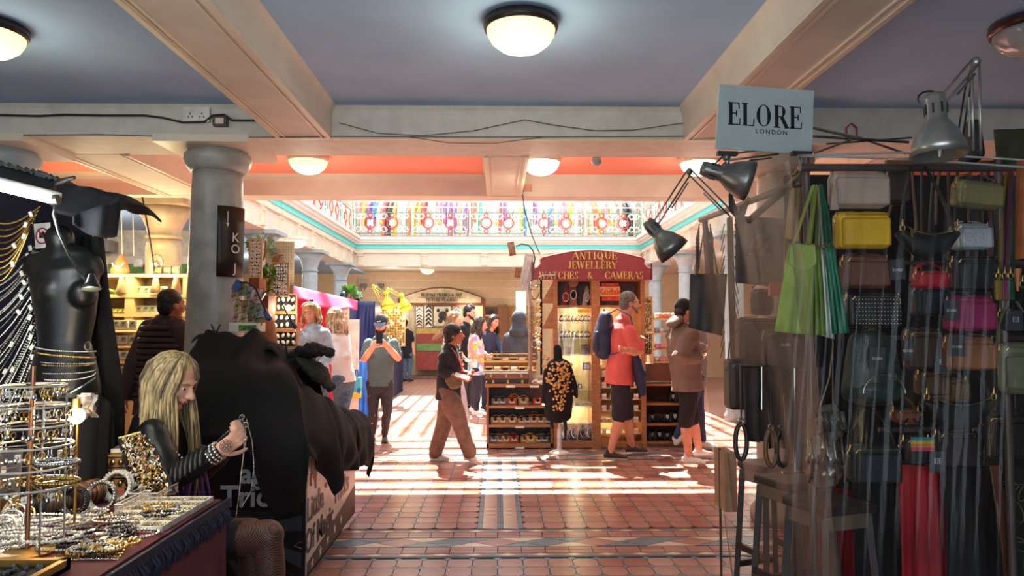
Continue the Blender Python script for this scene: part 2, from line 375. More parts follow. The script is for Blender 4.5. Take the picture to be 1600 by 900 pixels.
# walls
struct(MB().bb(XL, XR, 21.2, 21.5, 0, 3.15).build('wall_far', M('far_wall_paint', 'd9bd98', .7, var=.03)))
for i, z in enumerate((2.35, 2.62, 2.85)): struct(MB().bb(-3.9, 3.9, 21.17, 21.2, z, z+.02).build('trim_%d' % (20+i), cream2))
for x0_, x1_, z0_ in ((XL, -3.4, 0), (1.9, XR, 0), (-3.4, 1.9, 2.85)): struct(MB().bb(x0_, x1_, -2.8, -2.6, z0_, 3.3).build('wall_light_block', M('light_block_paint', 'b8ab98', .8)))  # unseen wall added behind the camera to hold back sky light, opening left
struct(MB().bb(XL, XL+.2, -2.7, 24, 0, 3.3).build('wall_left', M('left_wall_paint', 'c9b79b', .8)))
struct(MB().bb(XR-.2, XR, -2.7, 24, 0, 3.3).build('wall_right', M('right_wall_paint', 'a89880', .8)))
struct(MB().bb(XL, -4.3, 11.6, 11.8, 0, 3.15).build('wall_left_back', M('pale_wall_paint', 'd8cfb8', .8)))
struct(MB().bb(-8.8, -4.3, 11.57, 11.6, 2.36, 2.5).build('trim_30', M('green_band_paint', '6f9a4c', .7)))
struct(MB().bb(-8.8, -4.3, 11.56, 11.6, 2.5, 2.62).build('trim_31', cream2))
# upper walls and glazed roof
uw = M('upper_wall_paint', 'dfe6e6', .8)
ZR = 7.0
struct(MB().bb(XL, XR, 23.2, 23.4, 3.7, ZR).build('wall_gallery_far', uw))
struct(MB().bb(-6.6, -6.4, 6, 23.2, 3.74, ZR).build('wall_gallery_left', uw)); struct(MB().bb(6.4, 6.6, 6, 23.2, 3.74, ZR).build('wall_gallery_right', uw))
struct(MB().bb(-6.6, 6.6, 5.9, 6.1, 3.3, ZR).build('wall_gallery_near', uw))
struct(MB().bb(-6.6, 6.6, 6.1, 8.1, 3.3, 3.4).build('floor_gallery_near', uw))
rf = MB(); rf.bb(-6.6, -4.4, 6, 23.4, ZR, ZR+.12); rf.bb(4.4, 6.6, 6, 23.4, ZR, ZR+.12); rf.bb(-4.4, 4.4, 5.9, 7.6, ZR, ZR+.12); rf.bb(-4.4, 4.4, 22.2, 23.4, ZR, ZR+.12)
roof = struct(rf.build('roof', uw))
for y, w_ in ((10.42, .07), (10.78, .12), (11.3, .08), (11.62, .2), (12.2, .08), (12.62, .1), (13.2, .07)): MB().bb(-4.4, 4.4, y, y+w_, ZR-.02, ZR+.1).build('purlin', white, roof)
for y in (16.5, 19.5): MB().bb(-4.4, 4.4, y, y+.16, ZR-.02, ZR+.14).build('purlin', white, roof)
g0 = None
for i in range(31):
    x = -4.3+i*.285
    if g0 is None: g0 = MB().bb(-.048, .048, 13.6, 22.2, ZR, ZR+.1).build('glazing_bar', white, roof, origin=(0, 0, 0), local=True); o = g0
    else: o = g0.copy(); COL.objects.link(o)
    o.location = V((x, 0, 0)) - WL[roof.name]

# balustrade with painted scrollwork
wi = M('white_ironwork', 'f2f4f4', .45, var=.02); gi = M('green_ironwork', '5aa98c', .45, var=.03); ri = M('red_ironwork', 'd8493c', .45, var=.03); yi = M('yellow_rosette', 'f2cf4a', .4)
def ring(mb, c, r, t, ax=(1, 0, 0), n=16, m=5): mb.tube([V(c)+V(ax)*r*cos(2*pi*k/n)+V((0, 0, 1))*r*sin(2*pi*k/n) for k in range(n)], t, m, True)
def spiral(mb, c, r, t, sx, sz, turns=1.1):
    mb.tube([V(c)+V((sx*r*(1-.55*k/12)*cos(2*pi*turns*k/12), 0, sz*r*(1-.55*k/12)*sin(2*pi*turns*k/12))) for k in range(13)], t, 5)
def panel_parts(root, W):
    f = MB(); x0, x1, z0, z1 = .07, W-.13, .07, .60
    for a, b in (((x0, z0), (x1, z0)), ((x1, z0), (x1, z1)), ((x1, z1), (x0, z1)), ((x0, z1), (x0, z0))): f.cyl((a[0], 0, a[1]), (b[0], 0, b[1]), .013, n=6)
    for x in (x0-.05, x1+.05): f.cyl((x, 0, .02), (x, 0, .66), .010, n=6)
    for z in (.18, .48):
        f.cyl((x0-.06, 0, z), (x0, 0, z), .009, n=6); f.cyl((x1, 0, z), (x1+.06, 0, z), .009, n=6)
    f.build('panel_frame', gi, root, local=True)
    for cx in (W*.28, W*.66):
        r = MB(); ring(r, (cx, 0, .34), .135, .014); ring(r, (cx, 0, .53), .05, .012); ring(r, (cx, 0, .13), .05, .012); r.cyl((cx, 0, .58), (cx, 0, .66), .01, n=5); r.build('red_ring_motif', ri, root, local=True, smooth=True)
    s = MB()
    for cx in (.17, W*.47, W-.23):
        for sx in (-1, 1):
            for sz in (-1, 1): spiral(s, (cx+sx*.07, 0, .34+sz*.15), .085, .016, sx, sz)
        s.cyl((cx, 0, .1), (cx, 0, .58), .012, n=5)
    for cx in (W*.28, W*.66):
        for k in range(4): s.ball((cx+.05*cos(pi/4+k*pi/2), 0, .34+.05*sin(pi/4+k*pi/2)), (.045, .012, .045), 8, 6)
        s.ball((cx, 0, .53), (.03, .012, .03), 8, 6); s.ball((cx, 0, .13), (.03, .012, .03), 8, 6)
    s.build('scrollwork', wi, root, local=True, smooth=True)
    MB().ball((W*.47, -.01, .34), (.05, .02, .05), 8, 6).build('rosette', yi, root, local=True, smooth=True)
    q = MB()
    for z in (.735, .88): q.cyl((0, 0, z), (W, 0, z), .017, n=6)
    q.cyl((0, 0, 1.02), (W, 0, 1.02), .028, n=8); q.build('rail', wi, root, local=True, smooth=True)
    MB().lathe([(.035, 0), (.035, .06), (.024, .1), (.024, .98), (.04, 1.0), (.04, 1.05), (.02, 1.09)], (0, 0, 0), 10).build('post', wi, root, local=True, smooth=True)
bal = thing('gallery_balustrade', 'painted iron scrollwork balustrade across the far upper gallery', 'balustrade', (GX0-.02, GY-.05, 3.76))
PW = 1.458
pp = thing('balustrade_panel', None, None, (0, 0, 0)); pp.parent = bal; panel_parts(pp, PW)
grand = kids(pp)
def panel_at(root, loc, rz=0):
    c = pp.copy(); COL.objects.link(c); c.parent = root; c.location = loc; c.rotation_euler = (0, 0, rz)
    for g in grand: d = g.copy(); COL.objects.link(d); d.parent = c
for i in range(1, 5): panel_at(bal, (i*PW, 0, 0))
for sx, nm in ((GX0-.02, 'left'), (GX1+.02, 'right')):
    r = thing('gallery_balustrade', 'painted iron balustrade running along the %s side gallery above the columns' % nm, 'balustrade', (sx, GY-.05, 3.76))
    for i in range(6): panel_at(r, (0, -i*PW, 0), -pi/2)
    for y in (17.6, 14.3, 11.4): struct(MB().lathe([(.14, 3.75), (.14, 6.9)], (sx*1.03, y, 0), 16).build('column_gallery', white, smooth=True))

# ------------------------------------------------------------ floor
grout = M('dark_grout', '2e2823', .8)
tfar = M('distant_tiles', 'c07a5e', .45)
def tile_mat_far():
    nt = tfar.node_tree; N = nt.nodes; L = nt.links; p = N['Principled BSDF']
    tc = N.new('ShaderNodeTexCoord'); b = N.new('ShaderNodeTexBrick'); b.offset = 0; b.inputs['Scale'].default_value = 1
    b.inputs['Brick Width'].default_value = .16; b.inputs['Row Height'].default_value = .16; b.inputs['Mortar Size'].default_value = .012
    b.inputs['Color1'].default_value = lin('c58a74'); b.inputs['Color2'].default_value = lin('b98070'); b.inputs['Mortar'].default_value = lin('8a8078')
    L.new(tc.outputs['Object'], b.inputs['Vector']); L.new(b.outputs[0], p.inputs['Base Color'])
tile_mat_far()
FL = struct(MB().bb(XL, XR, -2.7, 24, -.2, -.007).build('floor', grout, origin=(0, 0, 0)))
struct(MB().bb(XL, XR, 12.0, 21.3, -.02, 0).build('floor_far', tfar, origin=(0, 0, 0)))
T = [M('tile_terracotta', 'b87e6c', .28, var=.10, scale=5), M('tile_red', 'a5614f', .28, var=.10, scale=5), M('tile_salmon', 'bd8875', .30, var=.08, scale=5), M('tile_buff', 'e8d6bc', .3, var=.06), M('tile_slate', '6d7f8a', .3, var=.08), M('tile_dark', '3f3a38', .35)]
tpro = {}
G = .0035
def prism_z(mb, pts, h=.0):
    c = V((sum(p[0] for p in pts)/len(pts), sum(p[1] for p in pts)/len(pts)))
    q = []
    for p in pts:
        d = V(p)-c; q.append(c+d*(1-G/max(d.length, .01)))
    mb.add([(p.x, p.y, -.008) for p in q]+[(p.x, p.y, h) for p in q], [tuple(range(len(q), 2*len(q)))]+[(i, (i+1) % len(q), len(q)+(i+1) % len(q), len(q)+i) for i in range(len(q))])
def octagon(w_, h_, c): return [(-w_+c, -h_), (w_-c, -h_), (w_, -h_+c), (w_, h_-c), (w_-c, h_), (-w_+c, h_), (-w_, h_-c), (-w_, -h_+c)]
def shape(kind):
    return {'oct': octagon(.08, .08, .03), 'sq': [(-.08, -.08), (.08, -.08), (.08, .08), (-.08, .08)], 'dia': [(-.033, 0), (0, -.033), (.033, 0), (0, .033)],
            'lozenge': [(-.17, 0), (0, -.098), (.17, 0), (0, .098)], 'triangle': [(-.17, -.098), (.17, -.098), (0, .0)], 'triangle2': [(0, 0), (.17, .098), (-.17, .098)]}[kind]
nt_single = [0]
bulk = {i: MB() for i in range(6)}
def tile(kind, x, y, mi, single):
    dz = rnd.uniform(-.0008, .0008)
    if single:
        k = (kind, mi)
        if k not in tpro:
            mb = MB(); prism_z(mb, shape(kind)); tpro[k] = mb.build('tile', T[mi], FL, local=True); o = tpro[k]
        else: o = tpro[k].copy(); COL.objects.link(o)
        o.location = (x, y, dz); nt_single[0] += 1
    else: prism_z(bulk[mi], [(p[0]+x, p[1]+y) for p in shape(kind)], dz)
def inview(x, y): return -1.18 < x < 1.5 and y < 5.8
def tmix(): return rnd.choice((0, 0, 1, 2))
# near field of octagons
ny = 0; y = 4.64
while y > 2.4:
    for i in range(-28, 29):
        x = i*.16+.08
        tile('oct', x, y, tmix(), inview(x, y) and y > 3.75); 
        tile('dia', x+.08, y+.08, 4, False)
    y -= .16
# front border: strip, two rows, lozenge band, two rows, strip
def strip(y0, y1, x0=-4.5, x1=4.5, p=.11):
    n = int((x1-x0)/p); ym = (y0+y1)/2
    for i in range(n):
        x = x0+i*p
        bulk[3 if i % 2 else 4].add([(x, ym, 0), (x+p/2, y0, 0), (x+p, ym, 0), (x+p/2, y1, 0)], [(0, 1, 2, 3)])
        bulk[0].add([(x+p/2, y0, 0), (x+p*1.5, y0, 0), (x+p, ym, 0)], [(0, 1, 2)]); bulk[1].add([(x+p/2, y1, 0), (x+p, ym, 0), (x+p*1.5, y1, 0)], [(0, 1, 2)])
def border(yc, single=True):
    h = .098
    for sgn in (-1, 1):
        for k in range(2):
            yy = yc+sgn*(h+.08*.8*(.5+k)+.012)
            for i in range(-28, 29):
                x = i*.16+.08; mi = tmix()
                s_ = single and inview(x, yy)
                key = ('row', mi)
                if s_:
                    if key not in tpro:
                        mb = MB(); prism_z(mb, [(-.08, -.031), (.08, -.031), (.08, .031), (-.08, .031)]); tpro[key] = mb.build('tile', T[mi], FL, local=True); o = tpro[key]
                    else: o = tpro[key].copy(); COL.objects.link(o)
                    o.location = (x, yy, 0); nt_single[0] += 1
                else: prism_z(bulk[mi], [(x-.08, yy-.031), (x+.08, yy-.031), (x+.08, yy+.031), (x-.08, yy+.031)])
        strip(*sorted((yc+sgn*.245, yc+sgn*.30)))
        bulk[4].bb(-4.5, 4.5, yc+sgn*.315-.006, yc+sgn*.315+.006, -.008, 0)
    for i in range(-13, 14):
        x = i*.34; s_ = single and inview(x, yc)
        tile('lozenge', x, yc, 4 if i % 2 else 0, s_)
        tile('triangle', x+.17, yc, 3 if i % 2 else 4, s_); tile('triangle2', x+.17, yc, 3 if i % 2 == 0 else 4, s_)
border(5.08); border(8.5, False)
# panels behind, split by the central strip
y = 5.50
while y < 8.12:
    for i in range(1, 29):
        for sx in (-1, 1):
            x = .02+sx*(.17+i*.16-.08)
            s_ = -1.0 < x < 1.7 and y < 6.0
            tile('oct', x, y, tmix(), s_); tile('dia', x+.08*sx, y+.08, 4, False)
    for (x0, x1) in ((-.15, -.115), (.0, .02), (.022, .042), (.155, .19)): bulk[4].bb(x0, x1, y-.078, y+.078, -.008, 0)
    for k in range(4):
        yy = y-.08+k*.04
        for (a, b) in ((-.113, -.002), (.044, .153)):
            bulk[3].add([(a, yy, 0), (b, yy+.02, 0), (a, yy+.04, 0)], [(0, 1, 2)]); bulk[2].add([(b, yy-.02, 0), (b, yy+.02, 0), (a, yy, 0)], [(0, 1, 2)])
    y += .16
y = 8.9
while y < 12.0:
    for i in range(-24, 25): x = i*.16+.08; tile('sq', x, y, tmix(), False)
    y += .16
for i, b in bulk.items():
    o = b.build('tile_field', T[i], FL, local=True); o['kind'] = 'stuff'
nb = on(915, 741, 0); tag(MB().bb(nb.x-.055, nb.x+.055, nb.y-.05, nb.y+.05, .0, .003).build('floor_notice', M('yellow_green_notice', 'c9c66a', .6, var=.5, scale=60)), 'small yellow-green notice stuck on the red tiles before the pine cabinets', 'notice')
def dome(px, py, Y, z, r, lit, label, mat_rim, power=0):
    c = on(px, py, z) if False else at(px, py, Y); c.z = z
    t = thing('ceiling_light', label, 'ceiling light', c, 'round ceiling lights')
    MB().lathe([(r*.9, 0), (r*1.02, -.01), (r*1.04, -.04), (r*1.0, -.065), (r*.93, -.06)], (0, 0, 0), 32).build('rim', mat_rim, t, smooth=True, local=True)
    MB().lathe([(r*.95, -.055), (r*.93, -.085), (r*.82, -.125), (r*.6, -.16), (r*.3, -.18), (r*.05, -.186)], (0, 0, 0), 32).build('glass_bowl', lit, t, smooth=True, local=True)
    if power:
        l = bpy.data.lights.new('bulb', 'POINT'); l.energy = power; l.color = (1, .93, .7); l.shadow_soft_size = r*.8
        lo = bpy.data.objects.new('bulb', l); COL.objects.link(lo); lo.location = c-V((0, 0, .3))
    return t
lit = M('lit_opal_glass', 'fbf3bd', .3, emit=1.0, ecol='f6eeaa', var=.02); lith = M('bright_opal_glass', 'fff6dd', .3, emit=2.2, var=.01); unlit = M('unlit_opal_glass', 'a8a3a0', .15, coat=.6)
dark_rim = M('bronze_rim', '3c302c', .35, metal=.4); redrim = M('mahogany_rim', '4a241c', .3, coat=.4)
dome(814, 50, 3.78, ZC, .195, lit, 'lit domed ceiling light with bronze rim on the middle blue-grey ceiling', dark_rim, 8)
dome(-22, 72, 3.9, ZC, .195, lit, 'lit domed ceiling light cut by the frame above the chain-hung jewellery board', dark_rim, 6)
dome(1612, 62, 3.75, ZC, .195, unlit, 'unlit grey domed ceiling light with mahogany rim', redrim)
for px, py, Y, m, lb in ((482, 236, 6.9, lit, 'yellow domed ceiling light on the coral ceiling between the columns'), (1092, 233, 6.9, lith, 'white glowing domed ceiling light on coral ceiling above grey desk lamps'), (845, 233, 6.9, lith, 'domed ceiling light whose edge just shows below the white beam')):
    dome(px, py, Y, ZC, .19, m, lb, cream2, 6)
dome(668, 412, 19.4, 3.1, .2, lit, 'small lit dome under the far gallery above the picture framing shop', cream2, 6)
dome(462, 412, 12.5, 3.05, .2, lit, 'small lit dome under side gallery beyond the beige pegboard', cream2, 6)

for x_, y_, e_ in ((-2.9, 19.4, 22), (2.6, 19.4, 25), (-5.2, 16, 40), (-5.5, 13, 30), (5.4, 15, 40), (5.4, 11, 40), (-5.6, 9.6, 30)):
    l = bpy.data.lights.new('under_gallery_fill', 'POINT'); l.energy = e_; l.color = (1, .93, .82); l.shadow_soft_size = .25; lo = bpy.data.objects.new('under_gallery_fill', l); COL.objects.link(lo); lo.location = (x_, y_, 2.75)  # added fill lights without fixtures, brightening the dark space under the galleries

# ------------------------------------------------------------ people
_tex = {}
def clouds(size):
    if size not in _tex:
        t = bpy.data.textures.new('folds', 'CLOUDS'); t.noise_scale = size; _tex[size] = t
    return _tex[size]
def melt(o, vox, smooth=3, fold=0, fsize=.12):
    m = o.modifiers.new('remesh', 'REMESH'); m.mode = 'VOXEL'; m.voxel_size = vox; m.use_smooth_shade = True
    if smooth: s = o.modifiers.new('smooth', 'SMOOTH'); s.factor = .5; s.iterations = smooth
    if fold:
        d = o.modifiers.new('folds', 'DISPLACE'); d.texture = clouds(fsize); d.strength = fold; d.mid_level = .5; d.texture_coords = 'LOCAL'
    return o
skinA = M('fair_skin', 'e0a587', .5, var=.05, scale=14, sub=.1); skinB = M('tanned_skin', 'b8704c', .5, var=.06, scale=14, sub=.1); skinC = M('rosy_skin', 'd8957a', .5, var=.06, scale=14, sub=.1)
lipm = M('lips', 'a8504a', .4); eyew = M('eye_white', 'e8e4de', .2); eyew2 = M('eye_white_shaded', 'a89890', .3); iris = M('iris_dark', '2a211c', .1)
def axes(yaw, pitch=0, roll=0):
    """columns: right, forward, up; yaw 0 looks toward the street, 90 toward +x"""
    a = rad(yaw); f = V((sin(a), -cos(a), 0)); r = V((-cos(a), -sin(a), 0)) * -1
    r = f.cross(V((0, 0, 1))); q = Matrix.Rotation(rad(-pitch), 3, r); f = q @ f; u = r.cross(f)
    q2 = Matrix.Rotation(rad(roll), 3, f); r = q2 @ r; u = q2 @ u
    return Matrix((r, f, u)).transposed()
def head_mesh(mb, c, A, s=1.0, jaw=1.0):
    P = lambda x, y, z: c + A @ V((x, y, z))*s
    mb.ball(P(0, -.012, .028), (.076*s, .094*s, .088*s), 20, 14, A)
    mb.ball(P(0, .022, -.012), (.066*s, .072*s, .085*s), 18, 12, A)
    mb.limb([P(0, .0, -.03), P(0, .035, -.075)], [(.060*s*jaw, .055*s), (.040*s*jaw, .038*s)], 14, A @ V((1, 0, 0)))
    mb.ball(P(0, .066, -.094), (.022*s*jaw, .018*s, .018*s), 10, 8, A)
    mb.ball(P(0, .080, .026), (.050*s, .016*s, .012*s), 12, 8, A)
    mb.limb([P(0, .088, .018), P(0, .103, -.010), P(0, .116, -.030)], [.009*s, .010*s, .0135*s], 8)
    mb.ball(P(.012, .102, -.034), .0085*s, 8, 6); mb.ball(P(-.012, .102, -.034), .0085*s, 8, 6)
    mb.ball(P(0, .086, -.058), (.025*s, .013*s, .012*s), 10, 8, A)
    for k in (-1, 1):
        mb.ball(P(.042*k, .058, -.028), (.022*s, .02*s, .024*s), 10, 8, A)
        mb.ball(P(.075*k, -.010, -.012), (.010*s, .020*s, .032*s), 10, 8, A)
def face_parts(root, c, A, s=1.0, smile=False, brow=None, lips=lipm):
    P = lambda x, y, z: c + A @ V((x, y, z))*s
    for k in (-1, 1):
        e = MB().ball(P(.031*k, .080, .002), (.0130*s, .0080*s, .0055*s), 10, 8, A).build('eye', eyew, root, smooth=True)
        MB().ball(P(.031*k, .0865, .002), (.0065*s, .003*s, .0058*s), 8, 6, A).build('iris', iris, e, smooth=True)
        MB().limb([P(.014*k, .093, .022), P(.032*k, .090, .028), P(.048*k, .078, .022)], [.003*s]*3, 6).build('eyebrow', brow or iris, root, smooth=True)
    w = .026 if smile else .02
    m = MB().limb([P(-w, .086, -.056+(.006 if smile else 0)), P(0, .100, -.061), P(w, .086, -.056+(.006 if smile else 0))], [.004*s, .0075*s, .004*s], 8, A @ V((0, 0, 1))).build('mouth', lips, root, smooth=True)
    if smile: MB().limb([P(-.016, .097, -.056), P(0, .104, -.059), P(.016, .097, -.056)], [.0035*s]*3, 6).build('teeth', eyew, m, smooth=True)
def hand_mesh(mb, wr, d, pn, curl=25, s=1.0, side=1, spread=0):
    """wr wrist, d pointing direction, pn palm normal"""
    d = V(d).normalized(); pn = V(pn); pn = (pn - d*pn.dot(d)).normalized(); ac = d.cross(pn)*side
    mb.limb([wr-d*.01, wr+d*.03*s, wr+d*.078*s], [(.022*s, .017*s), (.034*s, .016*s), (.038*s, .012*s)], 12, ac)
    for i, (off, L) in enumerate(((-.028, .072), (-.009, .082), (.010, .077), (.028, .060))):
        p = wr + d*.075*s + ac*off*s; q = Matrix.Rotation(rad(spread*(i-1.5)), 3, pn) @ d; pts = [p]; a = 0
        for k, fr in enumerate((.42, .32, .26)):
            a += rad(curl*(.6 if k == 0 else 1.0)); dd = q*cos(a) + pn*sin(a); p = p + dd*L*fr*s; pts.append(p)
        mb.limb(pts, [.0095*s, .009*s, .0082*s, .0070*s], 8)
    p = wr + d*.025*s - ac*.026*s; pts = [p]; 
    for k, (L, a1) in enumerate(((.038, 48), (.030, 28), (.024, 10))):
        dd = (d*cos(rad(a1)) - ac*sin(rad(a1)) + pn*.45).normalized(); p = p+dd*L*s; pts.append(p)
    mb.limb(pts, [.013*s, .0115*s, .010*s, .008*s], 8)
def shoe(root, an, yaw, mat, sole, s=1.0, pitch=0, low=True, name='shoe'):
    a = rad(yaw); f = V((sin(a), -cos(a), 0)); sd = V((cos(a), sin(a), 0)); u = V((0, 0, 1))
    q = Matrix.Rotation(rad(-pitch), 3, f.cross(u)); f = q @ f; u = q @ u; b = an - u*.075*s
    P = lambda x, z: b + f*x*s + u*z*s
    mb = MB(); mb.limb([P(-.045, .035), P(.03, .038), P(.10, .032), P(.165, .022)], [(.033*s, .034*s), (.038*s, .036*s), (.043*s, .026*s), (.036*s, .018*s)], 14, sd)
    mb.limb([P(-.01, .04), P(-.008, .082)], [(.034*s, .040*s), (.034*s, .042*s)], 12, sd)
    o = mb.build(name, mat, root); melt(o, .008, 2)
    so_ = MB(); so_.limb([P(-.05, .008), P(.03, .008), P(.10, .008), P(.17, .008)], [(.036*s, .010*s), (.038*s, .010*s), (.045*s, .010*s), (.036*s, .009*s)], 14, sd).build('sole', sole, o, smooth=True)
    lc = MB()
    for k in range(4): lc.cyl(P(.05+k*.02, .074-k*.009)-sd*.022*s, P(.05+k*.02, .074-k*.009)+sd*.022*s, .003, n=5)
    lc.build('laces', sole, o, smooth=True)
    return o
def hair_cap(mb, c, A, s=1.0, thick=.014, fringe=0, back=0):
    P = lambda x, y, z: c + A @ V((x, y, z))*s
    mb.ball(P(0, -.026, .040), ((.078+thick)*s, (.088+thick)*s, (.082+thick)*s), 20, 14, A)
    mb.ball(P(0, -.055, -.012), ((.068+thick)*s, (.052+thick)*s, (.078+thick)*s), 16, 12, A)
    if fringe: mb.limb([P(-.05, .062, .075), P(0, .085, .078), P(.05, .062, .075)], [.02*s, .024*s, .02*s], 10)
def locks(mb, c, A, n, L, s=1.0, r=.016, r2=.004, spread=.02, drop=V((0, 0, -1)), front=60, seed=1, back_only=False, sway=V((0, 0, 0)), n8=7):
    R_ = random.Random(seed); P = lambda x, y, z: c + A @ V((x, y, z))*s
    for i in range(n):
        a = rad(front + (360-2*front)*(i+.5)/n + R_.uniform(-5, 5))    # angle from forward
        x, y = sin(a), cos(a)
        pts = [P(x*.05, y*.06-.01, .105), P(x*.088, y*.1-.012, .05), P(x*.094, y*.105-.012, -.03)]
        l = L*R_.uniform(.85, 1.05); e = pts[-1]
        for k in range(1, 6):
            t = k/5; e2 = e + drop*l*t + A @ V((x*spread*sin(t*3), y*spread*sin(t*3), 0)) + V((R_.uniform(-.006, .006), R_.uniform(-.006, .006), 0)) + sway*t*t
            pts.append(e2)
        mb.loft(pts, [r*.5, r*1.1, r*1.2, r*1.2, r*1.1, r, r*.8, r2], n8)
def cvt(p): return V(p) if isinstance(p, V) else at(*p)
def figure(label, J, yaw, hy=None, hp=0, roll=0, hs=1.0, build=1.0, skin=skinA, top=None, sleeve='short', bottom=None, legs='long', hem=.08, ease=.012, legw=1.0,
           shoes=None, sole=None, hair=None, brow=None, smile=False, vox=.011, foot_yaw=None, foot_pitch=(0, 0), group=None, curl=(35, 35), palm=(None, None), face=True, fold=.02, name='person', handL=True, handR=True, hip=1.0):
    """joints J in world points or (px, py, depth): head neck pelvis elA wrA elB wrB knA anA knB anB; A is the figure's right side"""
    J = {k: cvt(v) for k, v in J.items()}
    A = axes(yaw); r = A.col[0]; hy = yaw if hy is None else hy; HA = axes(hy, hp, roll)
    N = J['neck']; Pv = J['pelvis']; up = (N-Pv).normalized(); foot = min(J.get('anA', Pv).z, J.get('anB', Pv).z)
    root = thing(name, label, 'person', (Pv.x, Pv.y, max(0, foot-.08)), group)
    sp = .148*build*hs
    sA = J.get('shA', N + r*sp - up*.066); sB = J.get('shB', N - r*sp - up*.066)
    hA = J.get('hipA', Pv + r*.085*hs - up*.02); hB = J.get('hipB', Pv - r*.085*hs - up*.02)
    T_ = lambda t: Pv.lerp(N, t)
    def torso(mb, e, t0=0, t1=1, b=build):
        ks = [(-.10, (.13*hip, .105*hip)), (0, (.160*hip, .118*hip)), (.28, (.140*b, .108*b)), (.62, (.155*b, .118*b)), (.84, (.152*b, .100*b)), (.95, (.105, .075)), (1.02, (.058, .058))]
        ks = [k for k in ks if t0 <= k[0] <= t1]
        mb.limb([T_(k[0]) for k in ks], [((k[1][0]+e)*hs, (k[1][1]+e)*hs) for k in ks], 20, r)
    def arm(mb, s0, el, wr, e, t=1.0, er=0):
        q = el.lerp(wr, max(0, t-1)) if t > 1 else s0.lerp(el, t)
        pts = [s0, s0.lerp(el, .5)] + ([el, el.lerp(wr, .35), q] if t > 1 else [q]); f = hs*min(build, 1.15)
        rr = [(.050+e)*f, (.047+e)*f] + ([(.042+e)*f, (.041+e)*f, (.030+e)*f+er] if t > 1 else [(.046+e*1.2)*f+er])
        mb.limb(pts, rr, 12)
    def leg(mb, h, k, a, e, t=2.0, w=1.0, flare=0):
        f = hs; q = k.lerp(a, t-1) if t > 1 else h.lerp(k, t)
        pts = [h, h.lerp(k, .45)] + ([k, k.lerp(a, .3*(t-1)), q] if t > 1 else [q])
        rr = [(.090+e)*f, (.080*w+e)*f] + ([(.058*w+e)*f, (.056*w+e)*f, (.037*w+e+flare)*f] if t > 1 else [(.070*w+e)*f])
        mb.limb(pts, rr, 14)
    body = MB(); head_mesh(body, J['head'], HA, hs, 1.0)
    body.limb([J['head']+HA @ V((0, -.02, -.05)), N-up*.01], [.052*hs, .062*hs], 14)
    torso(body, 0, -.2, 1.1)
    for s0, el, wr, cu, pn, on_ in ((sA, J['elA'], J['wrA'], curl[0], palm[0], handR), (sB, J['elB'], J['wrB'], curl[1], palm[1], handL)):
        arm(body, s0, el, wr, 0, 2.0)
        if on_: hand_mesh(body, wr, wr-el, pn if pn is not None else (N-wr), cu, hs*.95, 1 if s0 is sA else -1)
    if 'knA' in J:
        leg(body, hA, J['knA'], J['anA'], 0); leg(body, hB, J['knB'], J['anB'], 0)
    melt(body.build('body', skin, root), vox*.8 if face else vox, 1)
    if face: face_parts(root, J['head'], HA, hs, smile, brow)
    tp = MB(); torso(tp, ease, .2, .96)
    tp.loft([T_(.5), T_(.28), T_(.1), Pv-up*(hem+.03)], [((.145*build+ease)*hs, (.110*build+ease)*hs), ((.143*build+ease)*hs, (.110*build+ease)*hs), ((.153*hip+ease)*hs, (.118*hip+ease)*hs), ((.160*hip+ease)*hs, (.124*hip+ease)*hs)], 20, r)
    ts = {'short': .72, 'long': 1.92, 'mid': 1.4, 'none': .2}[sleeve]
    arm(tp, sA, J['elA'], J['wrA'], ease, ts); arm(tp, sB, J['elB'], J['wrB'], ease, ts)
    tp.limb([N-up*.03, N+up*.012], [.066*hs+ease*.6, .060*hs+ease*.3], 14)
    shirt = melt(tp.build('shirt', top, root), vox, 2, fold)
    if bottom and 'knA' in J:
        bt = MB(); bt.limb([T_(.14), Pv, Pv-up*.05], [((.148*hip+.008)*hs, (.112*hip+.008)*hs), ((.162*hip+.008)*hs, (.122*hip+.008)*hs), ((.150*hip+.008)*hs, (.115*hip+.008)*hs)], 18, r)
        tl = {'long': 1.93, 'shorts': .96}[legs]
        leg(bt, hA, J['knA'], J['anA'], .010, tl, legw, .02*(legw > 1.2)); leg(bt, hB, J['knB'], J['anB'], .010, tl, legw, .02*(legw > 1.2))
        melt(bt.build('trousers' if legs == 'long' else 'shorts', bottom, root), vox, 2, fold)
    if shoes and 'anA' in J:
        fy = foot_yaw if isinstance(foot_yaw, (tuple, list)) else ((foot_yaw if foot_yaw is not None else yaw),)*2
        shoe(root, J['anA'], fy[0], shoes, sole or shoes, hs, foot_pitch[0]); shoe(root, J['anB'], fy[1], shoes, sole or shoes, hs, foot_pitch[1])
    if hair:
        hm = MB(); hair[1](hm, J['head'], HA, hs); melt(hm.build('hair', hair[0], root), .009, 1, .008, .03)
    return root, J, HA, A, shirt
def short_hair(hm, c, A, s): hair_cap(hm, c, A, s, .010)
def long_hair(L, n=16, front=62, sway=V((0, 0, 0)), seed=1, r=.017):
    def f(hm, c, A, s): hair_cap(hm, c, A, s, .012); locks(hm, c, A, n, L, s, r, .006, .03, front=front, sway=sway, seed=seed)
    return f
hb = M('dark_brown_hair', '35241b', .5, var=.25, scale=60, stretch=(1, 1, .15)); hk = M('black_hair', '191514', .45, var=.3, scale=60); hl = M('light_brown_hair', '8a6440', .5, var=.3, scale=50, stretch=(1, 1, .15)); hg = M('greying_hair', '6d6259', .6, var=.4, scale=70)
hbl = M('blonde_brown_hair', 'b9935f', .5, var=.3, scale=50, stretch=(1, 1, .15))
